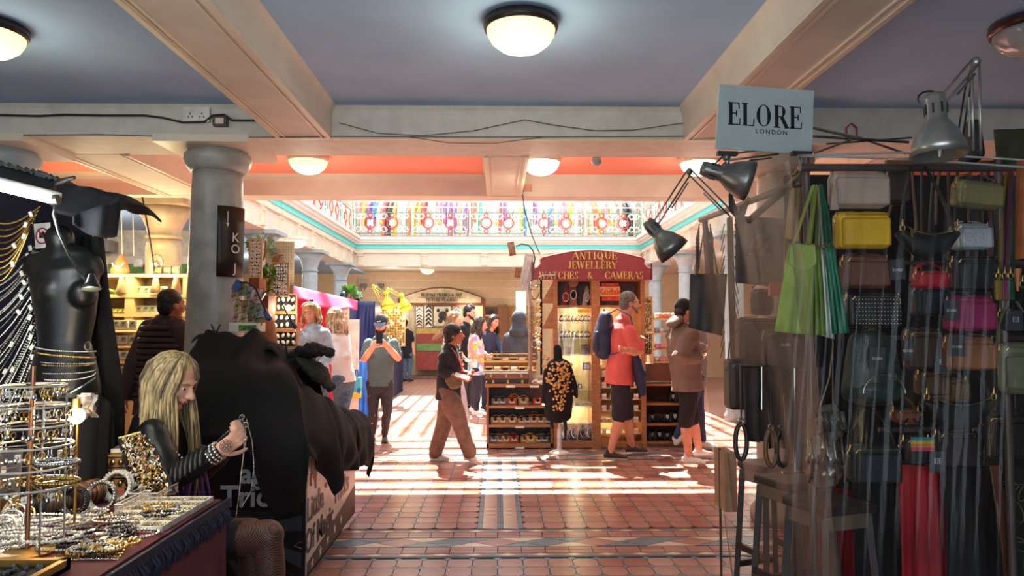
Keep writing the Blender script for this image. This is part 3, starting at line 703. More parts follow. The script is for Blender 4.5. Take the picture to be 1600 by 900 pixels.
denim = M('blue_denim', '4f6478', .8, var=.15, scale=30); black = M('black_cloth', '17161a', .85, var=.2); charcoal = M('charcoal_cloth', '2f2c2e', .8, var=.15)
wshoe = M('white_shoe', 'e6e2dc', .5); bshoe = M('black_shoe', '201c1b', .45); rubber = M('pale_sole', 'cfc6b8', .6)

# man with cap and phone
Y = 9.45
cap_man, J, HA, A_, _s = figure('bearded man in navy cap and grey-green tee holding up a phone', dict(head=(595, 507, Y), neck=(596, 529, Y), pelvis=(594, 597, Y), elA=(569, 562, Y-.05), wrA=(583, 541, Y-.3), elB=(622, 560, Y-.05), wrB=(604, 540, Y-.3),
    knA=(583, 642, Y-.02), anA=(581, 682, Y), knB=(605, 640, Y-.03), anB=(601, 680, Y+.05)), 0, hp=18, build=1.12, top=M('grey_green_tee', '55686a', .85, var=.06), bottom=M('faded_black_denim', '312e33', .8, var=.15, scale=30), legw=.92,
    shoes=M('grey_boot', '4b4642', .6), sole=bshoe, hair=(hb, short_hair), brow=hb, hem=.02, curl=(60, 60), palm=(V((.6, 0, .4)), V((-.6, 0, .4))), foot_yaw=(-15, 10), vox=.010)
c = J['head']; P = lambda x, y, z: c + HA @ V((x, y, z))
cp = MB(); cp.ball(P(0, -.012, .045), (.089, .105, .082), 20, 12, HA); o = cp.build('cap', M('navy_cap', '232c3c', .7, var=.08), cap_man, smooth=True)
MB().limb([P(0, .07, .045), P(0, .125, .035), P(0, .165, .022)], [(.078, .010), (.072, .007), (.045, .005)], 16, HA.col[0]).build('cap_peak', M('blue_grey_peak', '586c86', .7), o, smooth=True)
q = MB()
for k, r_ in enumerate((.012, .020, .028)): q.loft([P(-.020+r_*cos(t_)*1.0, .100, .066+r_*sin(t_)*.7) for t_ in [pi/2*j/6 for j in range(7)]], .0028, 5)
q.box(P(.022, .100, .072), (.018, .006, .012)); q.build('cap_emblem', M('white_emblem', 'f0f0f0', .6), o)
bd = MB(); bd.limb([P(-.058, .02, -.035), P(-.045, .06, -.07), P(0, .085, -.098), P(.045, .06, -.07), P(.058, .02, -.035)], [.017, .021, .026, .021, .017], 10); bd.limb([P(-.022, .095, -.046), P(0, .104, -.044), P(.022, .095, -.046)], [.006]*3, 6)
melt(bd.build('beard', hb, cap_man), .007, 1, .006, .02)
ph = single(MB().box(at(593, 527, Y-.40), (.078, .010, .155)), 'mobile_phone', M('black_phone', '28242a', .3), 'dark phone held upright by the man in the navy cap', 'phone')

# woman in denim
Y = 8.35
dw, J, HA, A_, _s = figure('smiling woman in pale denim jacket with headband before the red cloth', dict(head=(486, 489, Y), neck=(489, 513, Y), pelvis=(492, 590, Y), elA=(468, 545, Y-.1), wrA=(466, 519, Y-.35), elB=(515, 555, Y-.05), wrB=(498, 577, Y-.25),
    knA=(486, 640, Y), anA=(486, 700, Y), knB=(500, 640, Y), anB=(500, 700, Y)), -18, hy=-12, hp=5, skin=skinC, top=M('pale_denim', '9fb4c6', .8, var=.15, scale=16), sleeve='long', bottom=denim, hem=.06, ease=.026,
    shoes=bshoe, hair=(hbl, lambda hm, c, A, s: (hair_cap(hm, c, A, s, .012), locks(hm, c, A, 14, .11, s, .016, .01, .02, front=66))), brow=hb, smile=True, curl=(15, 50), vox=.010)
c = J['head']; P = lambda x, y, z: c + HA @ V((x, y, z))
MB().loft([P(.092*cos(t_), .058+.0*t_-.02*abs(cos(t_)), .068+.055*sin(t_)) for t_ in [pi*j/12 for j in range(13)]], (.012, .010), 8).build('headband', M('silver_headband', 'c8d4da', .4), dw, smooth=True)
MB().ball(P(0, -.02, .145), (.026, .03, .022), 10, 8).build('hair_bun', hb, dw, smooth=True)
# woman in pale top
Y = 8.75
figure('woman in white long-sleeved top and blue jeans, turned to the stall with red cloth', dict(head=(521, 497, Y), neck=(529, 520, Y), pelvis=(537, 590, Y), elA=(541, 558, Y-.1), wrA=(518, 566, Y-.05), elB=(522, 555, Y+.2), wrB=(505, 560, Y+.2),
    knA=(538, 632, Y), anA=(534, 692, Y), knB=(530, 632, Y+.15), anB=(528, 688, Y+.15)), -110, hp=8, skin=skinB, top=M('cream_knit', 'dccfc8', .9, var=.05, bump=.4, bscale=120), sleeve='long', bottom=denim, hem=.03, build=.92, hip=.98,
    shoes=wshoe, hair=(M('streaked_blonde_hair', 'a68a68', .5, var=.4, scale=50, stretch=(1, 1, .15)), long_hair(.20, 14, 75, V((.05, .02, 0)), 3)), brow=hb, curl=(40, 40), vox=.010)
# walking woman
Y = 8.0
ww, J, HA, A_, _s = figure('woman in black shirt and brown wide trousers striding across the sunlit tiles', dict(head=(710, 523, Y), neck=(703, 546, Y), pelvis=(701, 606, Y), elA=(690, 582, Y-.17), wrA=(719, 591, Y-.22), elB=(712, 580, Y+.18), wrB=(731, 583, Y+.05),
    knA=(716, 656, Y-.1), anA=(735, 710, Y-.06), knB=(694, 660, Y+.1), anB=(680, 709, Y+.12)), 72, hy=84, hp=-4, hs=.93, skin=skinB, top=M('washed_black_shirt', '22222a', .85, var=.15), sleeve='mid', bottom=M('taupe_trousers', '7b5c50', .85, var=.10, scale=14), legw=1.5, hem=.1, ease=.022,
    shoes=M('cream_sneaker', 'd9cbbf', .6), sole=wshoe, hair=(hk, lambda hm, c, A, s: (hair_cap(hm, c, A, s, .022), hm.ball(c+A @ V((0, -.05, -.06)), (.07, .05, .05), 12, 8))), brow=hk, curl=(30, 45), foot_yaw=(80, 78), foot_pitch=(18, 0), fold=.03, vox=.010)
MB().loft([cvt(p) for p in ((705, 543, Y-.12), (712, 552, Y-.14), (719, 566, Y-.15), (723, 580, Y-.12), (718, 560, Y-.05), (710, 545, Y))], (.010, .003), 6).build('lanyard', M('red_lanyard', 'd8564a', .6, var=.3, scale=60), ww)
sl_ = MB().limb([at(708, 590, Y-.20), at(712, 602, Y-.21)], [(.10, .04), (.075, .04)], 14, V((1, 0, .5))); o = melt(sl_.build('crossbody_bag', M('olive_brown_leather', '6f553f', .55), ww), .008, 2)
MB().loft([at(694, 549, Y-.16), at(698, 570, Y-.2), at(704, 590, Y-.22)], (.012, .004), 6).build('bag_strap', black, o)
single(MB().box(at(722, 588, Y-.30), (.16, .10, .006), (rad(20), rad(18), 0)), 'leaflet', M('leaflet_paper', 'e4dad0', .7), 'pale leaflet in the hands of the woman striding over the tiles', 'leaflet')
MB().loft([J['wrA']+V((.0, .034*cos(t_), .034*sin(t_))) for t_ in [2*pi*j/12 for j in range(12)]], .008, 6, closed=True).build('watch', bshoe, ww)
# long-haired woman in stripes
Y = 10.7
figure('long-haired woman in black and white striped top behind the striding woman', dict(head=(710, 500, Y), neck=(704, 517, Y), pelvis=(712, 580, Y), elA=(694, 550, Y-.15), wrA=(712, 565, Y-.2), elB=(712, 550, Y+.15), wrB=(726, 560, Y+.1),
    knA=(722, 622, Y-.05), anA=(728, 662, Y), knB=(708, 622, Y+.1), anB=(704, 660, Y+.25)), 80, hp=5, top=patches('stripe_knit', ['17161a', '17161a', 'e8e4de'], 22), sleeve='mid', bottom=M('lilac_trousers', 'a9a3b8', .8), shoes=wshoe, hair=(hl, long_hair(.34, 14, 70, V((-.22, 0, .06)), 5, .014)), brow=hb, vox=.012)
# bearded man
Y = 13.3
bm, J, HA, A_, _s = figure('dark-haired bearded man in black tee among the group by the jewellery stall', dict(head=(734, 489, Y), neck=(727, 507, Y), pelvis=(727, 570, Y), elA=(712, 540, Y-.1), wrA=(722, 555, Y-.2), elB=(738, 540, Y+.1), wrB=(744, 556, Y),
    knA=(724, 605, Y), anA=(722, 629, Y), knB=(734, 600, Y+.1), anB=(732, 628, Y+.1)), 75, hp=8, build=1.12, hs=1.12, top=black, bottom=charcoal, shoes=bshoe, hair=(hk, lambda hm, c, A, s: (hair_cap(hm, c, A, s, .008), hm.limb([c+A @ V((0, .07, .11)), c+A @ V((0, 0, .14)), c+A @ V((0, -.06, .12))], [.03, .035, .03], 12))), brow=hk, vox=.012)
c = J['head']; P = lambda x, y, z: c + HA @ V((x, y, z))*1.12
MB().limb([P(-.06, .0, -.03), P(-.045, .05, -.075), P(0, .078, -.10), P(.045, .05, -.075), P(.06, 0, -.03)], [.016, .022, .026, .022, .016], 10).build('beard', hk, bm, smooth=True)
# tie-dye woman
Y = 12.0
figure('brown-haired woman in tie-dyed pastel shirt leaning over the stall', dict(head=(751, 507, Y), neck=(743, 523, Y), pelvis=(744, 575, Y), elA=(742, 556, Y-.15), wrA=(758, 556, Y-.2), elB=(752, 552, Y+.15), wrB=(764, 556, Y),
    knA=(746, 605, Y-.05), anA=(744, 641, Y-.05), knB=(742, 605, Y+.1), anB=(740, 636, Y+.3)), 88, hp=12, skin=skinC, top=patches('tie_dye', ['e8d44c', '6aa9d8', 'e88fae', 'f0a860', 'd8e6e0', 'e0b0d8'], 14), sleeve='mid', bottom=M('navy_trousers', '23263a', .8), shoes=wshoe, ease=.022, hair=(hb, long_hair(.26, 14, 66, V((-.04, 0, 0)), 8)), brow=hb, vox=.012)
# dark-haired woman in blazer
Y = 12.75
figure('dark-haired smiling woman in navy blazer over a pale green top', dict(head=(772, 503, Y), neck=(764, 521, Y), pelvis=(762, 578, Y), elA=(752, 552, Y-.2), wrA=(762, 566, Y-.35), elB=(784, 550, Y-.1), wrB=(786, 566, Y-.3),
    knA=(758, 605, Y), anA=(756, 634, Y), knB=(768, 605, Y), anB=(770, 634, Y)), 40, hp=12, roll=-10, skin=skinC, top=M('navy_blazer', '262a44', .75), sleeve='long', bottom=M('navy_trousers', '23263a'), shoes=bshoe, smile=True, ease=.02, hair=(hb, long_hair(.22, 14, 70, V((-.02, 0, 0)), 11)), brow=hb, vox=.012)
# hooded person
Y = 10.7
def hood(hm, c, A, s): hm.ball(c+A @ V((0, -.01, .02)), (.115, .135, .135), 16, 12, A); hm.limb([c+A @ V((0, -.02, -.05)), c+A @ V((0, -.02, -.16))], [.10, .15], 14)
figure('person seen from behind in a dark hooded robe inside the jewellery stall', dict(head=(811, 500, Y), neck=(811, 522, Y), pelvis=(811, 590, Y), elA=(832, 558, Y+.1), wrA=(822, 575, Y+.25), elB=(792, 558, Y+.1), wrB=(800, 575, Y+.25),
    knA=(818, 630, Y), anA=(818, 660, Y), knB=(804, 630, Y), anB=(804, 660, Y)), 175, top=M('slate_robe', '3a3f4a', .85, var=.12), sleeve='long', bottom=black, shoes=bshoe, ease=.045, hair=(M('slate_hood', '3a3f4a', .85), hood), face=False, vox=.012, fold=.03)
# red polo man
Y = 8.15
pm, J, HA, A_, _s = figure('grey-haired man in coral polo shirt and navy shorts wearing a backpack', dict(head=(984, 473, Y), neck=(973, 501, Y), pelvis=(968, 582, Y), shA=(984, 519, Y-.20), elA=(999, 551, Y-.24), wrA=(977, 547, Y-.36), elB=(985, 548, Y+.22), wrB=(998, 534, Y+.08),
    knA=(968, 652, Y-.06), anA=(954, 706, Y-.06), knB=(979, 648, Y+.18), anB=(987, 697, Y+.30)), 86, hy=92, hp=2, hs=1.04, build=1.18, hip=1.1, skin=skinC, top=M('coral_polo', 'da625e', .85, var=.05), bottom=M('dark_navy_shorts', '221f2c', .85), legs='shorts', hem=.10, ease=.02,
    shoes=M('brown_sandal', '3d3029', .6), sole=rubber, hair=(hg, short_hair), brow=hg, curl=(30, 30), foot_yaw=(78, 92), vox=.010, legw=1.1, palm=(V((1, .2, 0)), V((0, -1, 0))))
c = J['head']; P = lambda x, y, z: c + HA @ V((x, y, z))*1.04
g = MB()
for k in (-1, 1): g.tube([P(.035*k+.024*cos(t_), .106, .002+.018*sin(t_)) for t_ in [2*pi*j/12 for j in range(12)]], .0022, 5, True); g.cyl(P(.06*k, .10, .006), P(.082*k, 0, .006), .0022, n=5)
g.cyl(P(-.012, .11, .004), P(.012, .11, .004), .002, n=5); g.build('glasses', bshoe, pm)
MB().limb([P(-.055, .02, -.045), P(-.042, .06, -.078), P(0, .082, -.102), P(.042, .06, -.078), P(.055, .02, -.045)], [.012, .016, .019, .016, .012], 10).build('beard', hg, pm, smooth=True)
MB().limb([J['neck']+V((-.05, 0, -.005)), J['neck']+V((.06, 0, -.02))], [(.085, .022), (.07, .02)], 12, V((0, 1, 0))).build('polo_collar', M('coral_collar', 'e06a68', .85), pm, smooth=True)
bk = thing('backpack', 'navy backpack on the back of the man in the coral polo', 'backpack', at(944, 560, Y))
b = MB(); b.limb([at(946, 497, Y), at(943, 520, Y), at(943, 548, Y)], [(.135, .085), (.15, .115), (.145, .105)], 18, V((0, 1, 0))); melt(b.build('bag_body', M('navy_nylon', '232c4a', .6, var=.1), bk), .010, 2, .012)
MB().limb([at(932, 520, Y), at(931, 545, Y)], [(.11, .035), (.115, .04)], 14, V((0, 1, 0))).build('front_pocket', M('navy_nylon', ''), bk, smooth=True)
st = MB()
for k in (-.13, .13): st.loft([at(948, 492, Y+k), at(965, 483, Y+k*1.15), at(985, 494, Y+k*1.35), at(991, 520, Y+k*1.5), at(986, 545, Y+k*1.5), at(950, 556, Y+k*1.1)], (.024, .007), 8)
st.build('shoulder_strap', M('blue_webbing', '3a4a78', .7), bk, smooth=True)
MB().tube([at(944, 488, Y)+V((.0, .03*cos(t_), .03*sin(t_)+.01)) for t_ in [pi*j/8 for j in range(9)]], .006).build('grab_loop', black, bk)
MB().box(at(928, 553, Y)+V((-.012, -.06, 0)), (.004, .045, .018)).build('white_label', wshoe, bk)
jk = MB(); jk.limb([at(994, 560, Y-.16), at(1000, 585, Y-.13), at(1003, 612, Y-.1)], [(.07, .05), (.10, .07), (.07, .05)], 16); melt(tag(jk.build('jacket', M('ink_blue_jacket', '22294a', .7)), 'ink blue jacket slung over the arm of the man in coral polo', 'jacket'), .010, 2, .03)
# beanie man
Y = 7.75
bn, J, HA, A_, _s = figure('man in black beanie, brown hoodie and black shorts browsing the lit shelves', dict(head=(1070, 486, Y), neck=(1065, 514, Y), pelvis=(1073, 594, Y), elA=(1062, 556, Y-.22), wrA=(1090, 558, Y-.15), elB=(1080, 552, Y+.2), wrB=(1097, 545, Y+.12),
    knA=(1071, 662, Y-.05), anA=(1076, 712, Y-.03), knB=(1083, 655, Y+.12), anB=(1092, 702, Y+.2)), 108, hp=14, build=1.12, skin=skinC, top=M('taupe_hoodie', '7a675d', .9, var=.06), sleeve='long', bottom=black, legs='shorts', hem=.08, ease=.035, shoes=wshoe, sole=rubber, hair=(hk, short_hair), curl=(40, 40), foot_yaw=(60, 100), vox=.010, fold=.03, legw=1.1)
c = J['head']; MB().ball(c+HA @ V((0, -.02, .045)), (.094, .112, .092), 18, 12, HA).build('beanie', M('black_knit', '1a1719', .95, bump=.5, bscale=150), bn, smooth=True)
MB().limb([c+HA @ V((0, -.07, -.11)), c+HA @ V((0, -.12, -.17))], [(.12, .05), (.10, .05)], 14, HA.col[0]).build('hood', M('taupe_hoodie', ''), bn, smooth=True)
# passer-by behind
Y = 8.75
figure('passer-by in blue jeans stepping behind the man in black beanie', dict(head=(1094, 486, Y), neck=(1090, 508, Y), pelvis=(1087, 588, Y), elA=(1080, 550, Y-.1), wrA=(1086, 570, Y-.2), elB=(1096, 550, Y+.15), wrB=(1100, 570, Y+.1),
    knA=(1076, 645, Y-.05), anA=(1056, 684, Y-.05), knB=(1092, 640, Y+.1), anB=(1098, 690, Y+.1)), 80, top=M('grey_marl_top', '77757a', .9), sleeve='long', bottom=M('ink_denim', '2a3a5c', .8), shoes=wshoe, sole=rubber, hair=(hb, short_hair), foot_yaw=(70, 85), foot_pitch=(-48, 0), vox=.012)
# man in padded jacket
Y = 6.2
pj, J, HA, A_, _s = figure('man in dark quilted jacket with his back turned, facing the cream shelves', dict(head=(269, 476, Y), neck=(258, 503, Y), pelvis=(244, 630, Y), elA=(296, 570, Y+.05), wrA=(296, 610, Y+.15), elB=(212, 568, Y-.05), wrB=(198, 618, Y-.05),
    knA=(262, 720, Y), anA=(262, 790, Y), knB=(235, 720, Y), anB=(235, 790, Y)), 152, hy=140, build=1.15, hs=1.05, skin=skinB, top=M('brown_quilt', '37292a', .6, var=.08), sleeve='long', bottom=black, shoes=bshoe, ease=.03, hair=(hk, short_hair), face=False, curl=(40, 20), vox=.011, fold=.01)
qs = MB()
for k in range(13):
    z = .06+k*.072; c = J['pelvis'].lerp(J['neck'], z)
    wd = .19+.035*sin(z*3); qs.loft([c + A_ @ V((wd*cos(t_), (wd*.80)*sin(t_), 0)) for t_ in [2*pi*j/28 for j in range(28)]], (.014, .024), 7, closed=True)
qs.build('quilted_baffles', M('brown_quilt', ''), pj, smooth=True)
# distant man in shop
Y = 19.3
figure('distant man in black shirt and jeans standing in the picture framing shop doorway', dict(head=(633, 506, Y), neck=(634, 516, Y), pelvis=(636, 553, Y), elA=(645, 536, Y), wrA=(647, 552, Y-.05), elB=(624, 536, Y), wrB=(622, 552, Y-.05),
    knA=(640, 573, Y), anA=(640, 592, Y), knB=(632, 573, Y), anB=(631, 592, Y)), 160, top=black, bottom=denim, shoes=bshoe, hair=(hk, short_hair), face=False, vox=.014, hs=1.0)

# ------------------------------------------------------------ shared stall materials
pine = wood('pine_wood', '9a6238', 'b87d4c'); oak = wood('oak_wood', '7a4a2a', '94603a'); darkw = wood('dark_wood', '2f2420', '453630'); palew = wood('pale_wood', 'cda877', 'dcbb8d')
gold = M('gold_metal', 'cdaa62', .28, metal=1, var=.2, scale=60); silver = M('silver_metal', 'cfcfc8', .25, metal=1, var=.12, scale=60); brass = M('brass_metal', 'b08a4a', .35, metal=1)
steel = M('grey_steel', '8f8f8c', .35, metal=.8); cardw = M('white_card', 'ece6da', .7); velvet = M('black_velvet', '100e13', .95, sheen=.0); pearl = M('pearl_white', 'ebe4d6', .3)
glass = film('clear_glass', 'f0f4f0', .93, .03, .15)
def pb(mb, x0, y0, x1, y1, Y, d):
    a = at(x0, y0, Y); b = at(x1, y1, Y); return mb.bb(a.x, b.x, Y, Y+d, b.z, a.z)
def pbox(name, mat, parent, x0, y0, x1, y1, Y, d): return pb(MB(), x0, y0, x1, y1, Y, d).build(name, mat, parent)
def light(name, loc, e, col=(1, .85, .6), r=.05, parent=None):
    l = bpy.data.lights.new(name, 'POINT'); l.energy = e; l.color = col; l.shadow_soft_size = r; o = bpy.data.objects.new(name, l); COL.objects.link(o); o.location = loc; return o

# ------------------------------------------------------------ jewellery, watches and cameras stall
Y = 8.84
cu = thing('display_counter', 'low wooden display counter of three open shelves left of the maroon sign stall', 'shelf unit', (at(812, 700, Y).x, Y+.25, 0))
a = at(760, 700, Y).x; b = at(864, 700, Y).x; zt = at(0+760, 601, Y).z
pbox('top_board', pine, cu, 758, 600, 843, 605, Y, .5)
for py in (634, 664): pbox('shelf', pine, cu, 763, py, 862, py+3.5, Y, .5)
MB().bb(a, b, Y, Y+.5, .02, .07).build('plinth', pine, cu)
MB().bb(a, a+.03, Y, Y+.5, 0, zt-.03).build('side_panel', oak, cu); MB().bb(b-.03, b, Y, Y+.5, 0, at(0+760, 634, Y).z).build('side_panel', oak, cu)
MB().bb(a+.03, b-.03, Y+.47, Y+.5, .07, zt-.03).build('back_panel', darkw, cu)
for px, py in ((812, 637.5), (812, 667.5), (798, 604), (835, 604), (812, 700)): MB().box(at(px, py, Y-.006), (.11, .006, .025)).build('price_strip', cardw, cu)
tins = []
for nm, c1, c2 in (('tan', 'a98458', 'd8c29a'), ('red', 'a8412c', 'e0c8a8'), ('yellow', 'd9a93a', 'f2e3b0'), ('grey', '67605a', 'c9c4ba')):
    t = thing('old_camera', None, 'camera', (0, 0, -5))
    MB().box((0, .05, .045), (.125, .09, .09)).build('body', M(nm+'_tin', c1, .45, var=.15, scale=30), t, local=True)
    MB().loft([(-.055+.11*k/8, .05, .09+.028*sin(pi*k/8)) for k in range(9)], .006, 6).build('carry_handle', M(nm+'_tin', c1), t, local=True)
    MB().box((0, .002, .04), (.075, .008, .03)).build('name_plate', M(nm+'_plate', c2, .5, var=.3, scale=80), t, local=True)
    MB().lathe([(.02, 0), (.022, .012), (.012, .016)], (0, 0, .07), 12, Matrix.Rotation(pi/2, 3, 'X')).build('lens', M('lens_black', '18181a', .15), t, local=True)
    tins.append(t)
first = {}
def put(t, loc, label, group, rz=0, sc_=1):
    if t.name not in first:
        first[t.name] = 1; t.location = loc; t.rotation_euler = (0, 0, rz); t.scale = (sc_,)*3; t['label'] = label; t['group'] = group; return t
    return dup(t, loc, (0, 0, rz), label, group, sc_)
rr = random.Random(3)
for row, (py, xs, nm) in enumerate(((634, ((775, 3), (785, 3), (800, 1), (818, 0), (840, 1)), 'top'), (664, ((774, 0), (785, 0), (800, 0), (815, 0), (824, 3), (834, 0), (845, 0), (856, 3)), 'middle'), (696, ((771, 3), (781, 0), (791, 0), (803, 1), (820, 0), (829, 2), (842, 0), (851, 3)), 'bottom'))):
    for px, k in xs:
        p = at(px, py, Y+.06); p.z = at(px, py, Y).z if row < 2 else .07
        put(tins[k], p, ('%s vintage camera tin on the %s shelf of the wooden counter' % (('tan', 'brick red', 'yellow', 'grey')[k], nm)), 'vintage camera tins on the counter shelves', rr.uniform(-.15, .15), rr.uniform(.8, .98))
        if rr.random() < .45 and row: put(tins[k], p+V((.02, .12, 0)), ('%s vintage camera tin on the %s shelf of the wooden counter' % (('tan', 'brick red', 'yellow', 'grey')[k], nm)), 'vintage camera tins on the counter shelves', rr.uniform(-.2, .2), 1.15)
o = put(tins[2], at(803, 634, Y+.18), 'yellow vintage camera tin on the top shelf of the wooden counter', 'vintage camera tins on the counter shelves', 0, 1.2); 
def case(label, x0, y0, x1, y1, Y, d, m, m2):
    t = thing('wooden_case', label, 'case', (at((x0+x1)/2, y1, Y).x, Y+d/2, at(x0, y1, Y).z))
    pbox('box', m, t, x0, y0+1, x1, y1, Y, d); pbox('lid', m2, t, x0-.5, y0-1.5, x1+.5, y0+1, Y-.01, d+.02)
    for fx in (.15, .5, .85): MB().box(at(x0+(x1-x0)*fx, (y0+y1)/2, Y-.004), (.025, .012, .04)).build('latch', brass, t)
    return t
case('dark wooden case under a brown case on the display counter', 761, 593, 826, 600, Y+.04, .4, darkw, darkw)
case('brown wooden case with pale lid stacked on a dark case', 757, 583, 825, 591.5, Y+.02, .42, oak, M('pale_lid', 'cfd3d6', .4))
for k, (y0, y1, yy, nm) in enumerate(((566, 580, 0, 'lower'), (553, 565, .14, 'upper'))):
    t = thing('ring_rack', '%s tier of the gilt rack of white-lined boxes on the wooden cases' % nm, 'display rack', (at(790, 583, Y).x, Y+.1+yy, at(790, y1, Y).z))
    pbox('back', pine, t, 756, y1-7, 838, 580 if k == 0 else 582.5, Y+.12+yy, .02); pbox('base', palew, t, 756, y1-1.5, 838, y1, Y+.03+yy, .11)
    for i in range(7): MB().cyl(at(758+i*13, y1, Y+.04+yy), at(758+i*13, y0, Y+.04+yy), .006, n=6).build('upright', brass, t)
    for zz in (y0, (y0+y1)/2): MB().cyl(at(756, zz, Y+.04+yy), at(838, zz, Y+.04+yy), .006, n=6).build('rail', brass, t)
    for i in range(6): pbox('box_insert', cardw if (i+k) % 2 else M('dark_insert', '3a2c28', .8), t, 759.5+i*13, y1-6, 768+i*13, y1-2, Y+.05+yy, .04)
for i in range(9):
    p = at(829+rr.uniform(-3, 12), 599, Y+.1+rr.uniform(-.04, .22)); q = MB()
    q.tube([V((.045*cos(t_)+rr.uniform(-.004, .004), .045*sin(t_), .01+.07*i/9+.012*sin(3*t_)))+V((p.x, p.y, zt)) for t_ in [2*pi*j/14 for j in range(14)]], .008, 6, True)
    single(q, 'pearl_bracelet', pearl, 'white pearl bracelet in the heap beside the wooden cases', 'bracelet', 'pearl bracelets heaped on the counter', True)

# glazed cabinets
cb = thing('glazed_cabinet', 'tall lit pine cabinet of glass shelves with watches under the maroon sign', 'cabinet', (at(900, 700, Y).x, Y+.2, 0))
cb2 = thing('glazed_cabinet', 'tall pine cabinet of white earring cards behind the man in coral polo', 'cabinet', (at(972, 700, Y).x, Y+.2, 0))
zT = at(900, 436, Y).z
for px, r_ in ((865, cb), (925, cb), (932, cb2), (1003, cb2)):
    a = at(px, 700, Y).x; MB().bb(a, a+.055, Y, Y+.38, 0, zT).build('post', pine, r_)
for r_, x0, x1 in ((cb, 872, 925), (cb2, 939, 1003)):
    A0 = at(x0, 600, Y).x; A1 = at(x1, 600, Y).x
    MB().bb(A0, A1, Y+.36, Y+.38, .05, zT).build('back_panel', M('lit_backing', 'cdbf8e', .7) if r_ is cb else M('tan_backing', 'b89468', .7), r_)
    MB().bb(A0, A1, Y, Y+.38, .02, .09).build('plinth', pine, r_); MB().bb(A0, A1, Y, Y+.38, zT-.03, zT).build('top_rail', oak, r_)
    MB().bb(A0, A1, Y, Y+.38, at(900, 481, Y).z, at(900, 477, Y).z).build('header_shelf', pine, r_)
    MB().bb(A0, A1, Y+.35, Y+.362, at(900, 477, Y).z, zT-.03).build('header_panel', M('mauve_panel', '8c6f6a', .8), r_)
shy = (503, 528, 554, 608, 635, 660)
for py in shy: MB().bb(at(872, py, Y).x, at(925, py, Y).x, Y+.01, Y+.35, at(900, py+2, Y).z, at(900, py, Y).z).build('glass_shelf', film('shelf_glass', 'dfe6d8', .55, .05, .3) if 'shelf_glass' not in _M else _M['shelf_glass'], cb)
gd = MB().bb(at(872, 0+600, Y).x, at(925, 600, Y).x, Y+.002, Y+.006, at(900, 690, Y).z, at(900, 481, Y).z).build('glass_door', glass, cb)
for py in (486, 520, 560, 640): light('cabinet_light', at(898, py, Y+.16), 2.2, (1, .88, .55), .04)
for py in (490, 560, 660): light('cabinet_light', at(948, py, Y+.2), 2.0, (1, .8, .5), .04)
pbox('yellow_label', M('yellow_label', 'e3b23c', .6, var=.2, scale=60), cb, 903, 483, 924, 488.5, Y-.006, .008)
wt = thing('wristwatch', None, 'watch', (0, 0, -5))
MB().lathe([(.016, 0), (.021, .002), (.021, .01), (.017, .012)], (0, -.03, .04), 14, Matrix.Rotation(pi/2, 3, 'X')).build('case', gold, wt, local=True, smooth=True)
MB().lathe([(.016, .0125), (.001, .013)], (0, -.03, .04), 14, Matrix.Rotation(pi/2, 3, 'X')).build('dial', cardw, wt, local=True)
MB().loft([(0, .03*cos(t_)-.005, .04+.034*sin(t_)) for t_ in [2*pi*j/12 for j in range(12)]], (.009, .003), 6, (1, 0, 0), closed=True).build('strap', bshoe, wt, local=True)
MB().ball((0, 0, .035), (.022, .022, .032), 8, 6).build('cushion', M('grey_cushion', '6b655c', .9), wt, local=True)
for py, nm in ((503, 'first'), (528, 'second')):
    for k in range(8): put(wt, at(876+k*6.3, py, Y+.08+.03*(k % 2)), 'wristwatch on a cushion on the %s glass shelf of the lit cabinet' % nm, 'wristwatches on the lit cabinet shelves', rr.uniform(-.3, .3), 1.0)
    for k in range(7): put(wt, at(878+k*6.3, py, Y+.22), 'wristwatch on a cushion on the %s glass shelf of the lit cabinet' % nm, 'wristwatches on the lit cabinet shelves', rr.uniform(-.3, .3), 1.15)
def trinket(label, cat, name, px, py, w_, h_, d, m, m2, Yo=.1):
    p = at(px, py, Y+Yo); t = thing(name, label, cat, p)
    MB().bb(p.x-w_/2, p.x+w_/2, p.y, p.y+d, p.z, p.z+h_).build('frame', m, t)
    MB().bb(p.x-w_/2+.012, p.x+w_/2-.012, p.y-.006, p.y+.002, p.z+.012, p.z+h_-.012).build('face', m2, t); return t
trinket('small gilt framed picture on the third glass shelf, left end', 'picture', 'small_picture', 888, 554, .09, .10, .02, gold, M('print_a', 'b09a70', .7, var=.4, scale=60))
trinket('dark framed portrait on the third glass shelf beside the post', 'picture', 'small_picture', 915, 554, .11, .125, .02, oak, M('print_b', '6a6258', .7, var=.5, scale=60))
trinket('open black jewellery box on the fourth glass shelf', 'box', 'jewellery_box', 917, 578, .09, .09, .05, bshoe, M('print_c', '8d8a86', .7))
trinket('cream boxed set lying on the fifth glass shelf', 'box', 'jewellery_box', 912, 634.5, .22, .05, .1, cardw, M('print_d', 'cdbd86', .7, var=.3, scale=50))
trinket('small black mantel clock on fourth glass shelf', 'clock', 'mantel_clock', 906, 607.5, .05, .06, .04, bshoe, cardw)
for i, px in enumerate((884, 898, 912, 922)):
    p = at(px, 690, Y+.1); p.z = .09; t = thing('necklace_bust', 'black necklace bust at the foot of the lit cabinet, %s' % ('by white stand', 'second from stand', 'second from post', 'against post')[i], 'display bust', p)
    MB().limb([p+V((0, .02, .02)), p+V((0, .03, .10)), p+V((0, .04, .17))], [(.07, .02), (.06, .03), (.02, .018)], 12, (1, 0, 0)).build('bust', velvet, t, smooth=True)
    MB().tube([p+V((.04*sin(t_), -.012-.01*cos(t_), .10-.06*cos(t_)+.0)) for t_ in [2*pi*j/14 for j in range(14)]], .004, 5, True).build('necklace', silver, t)
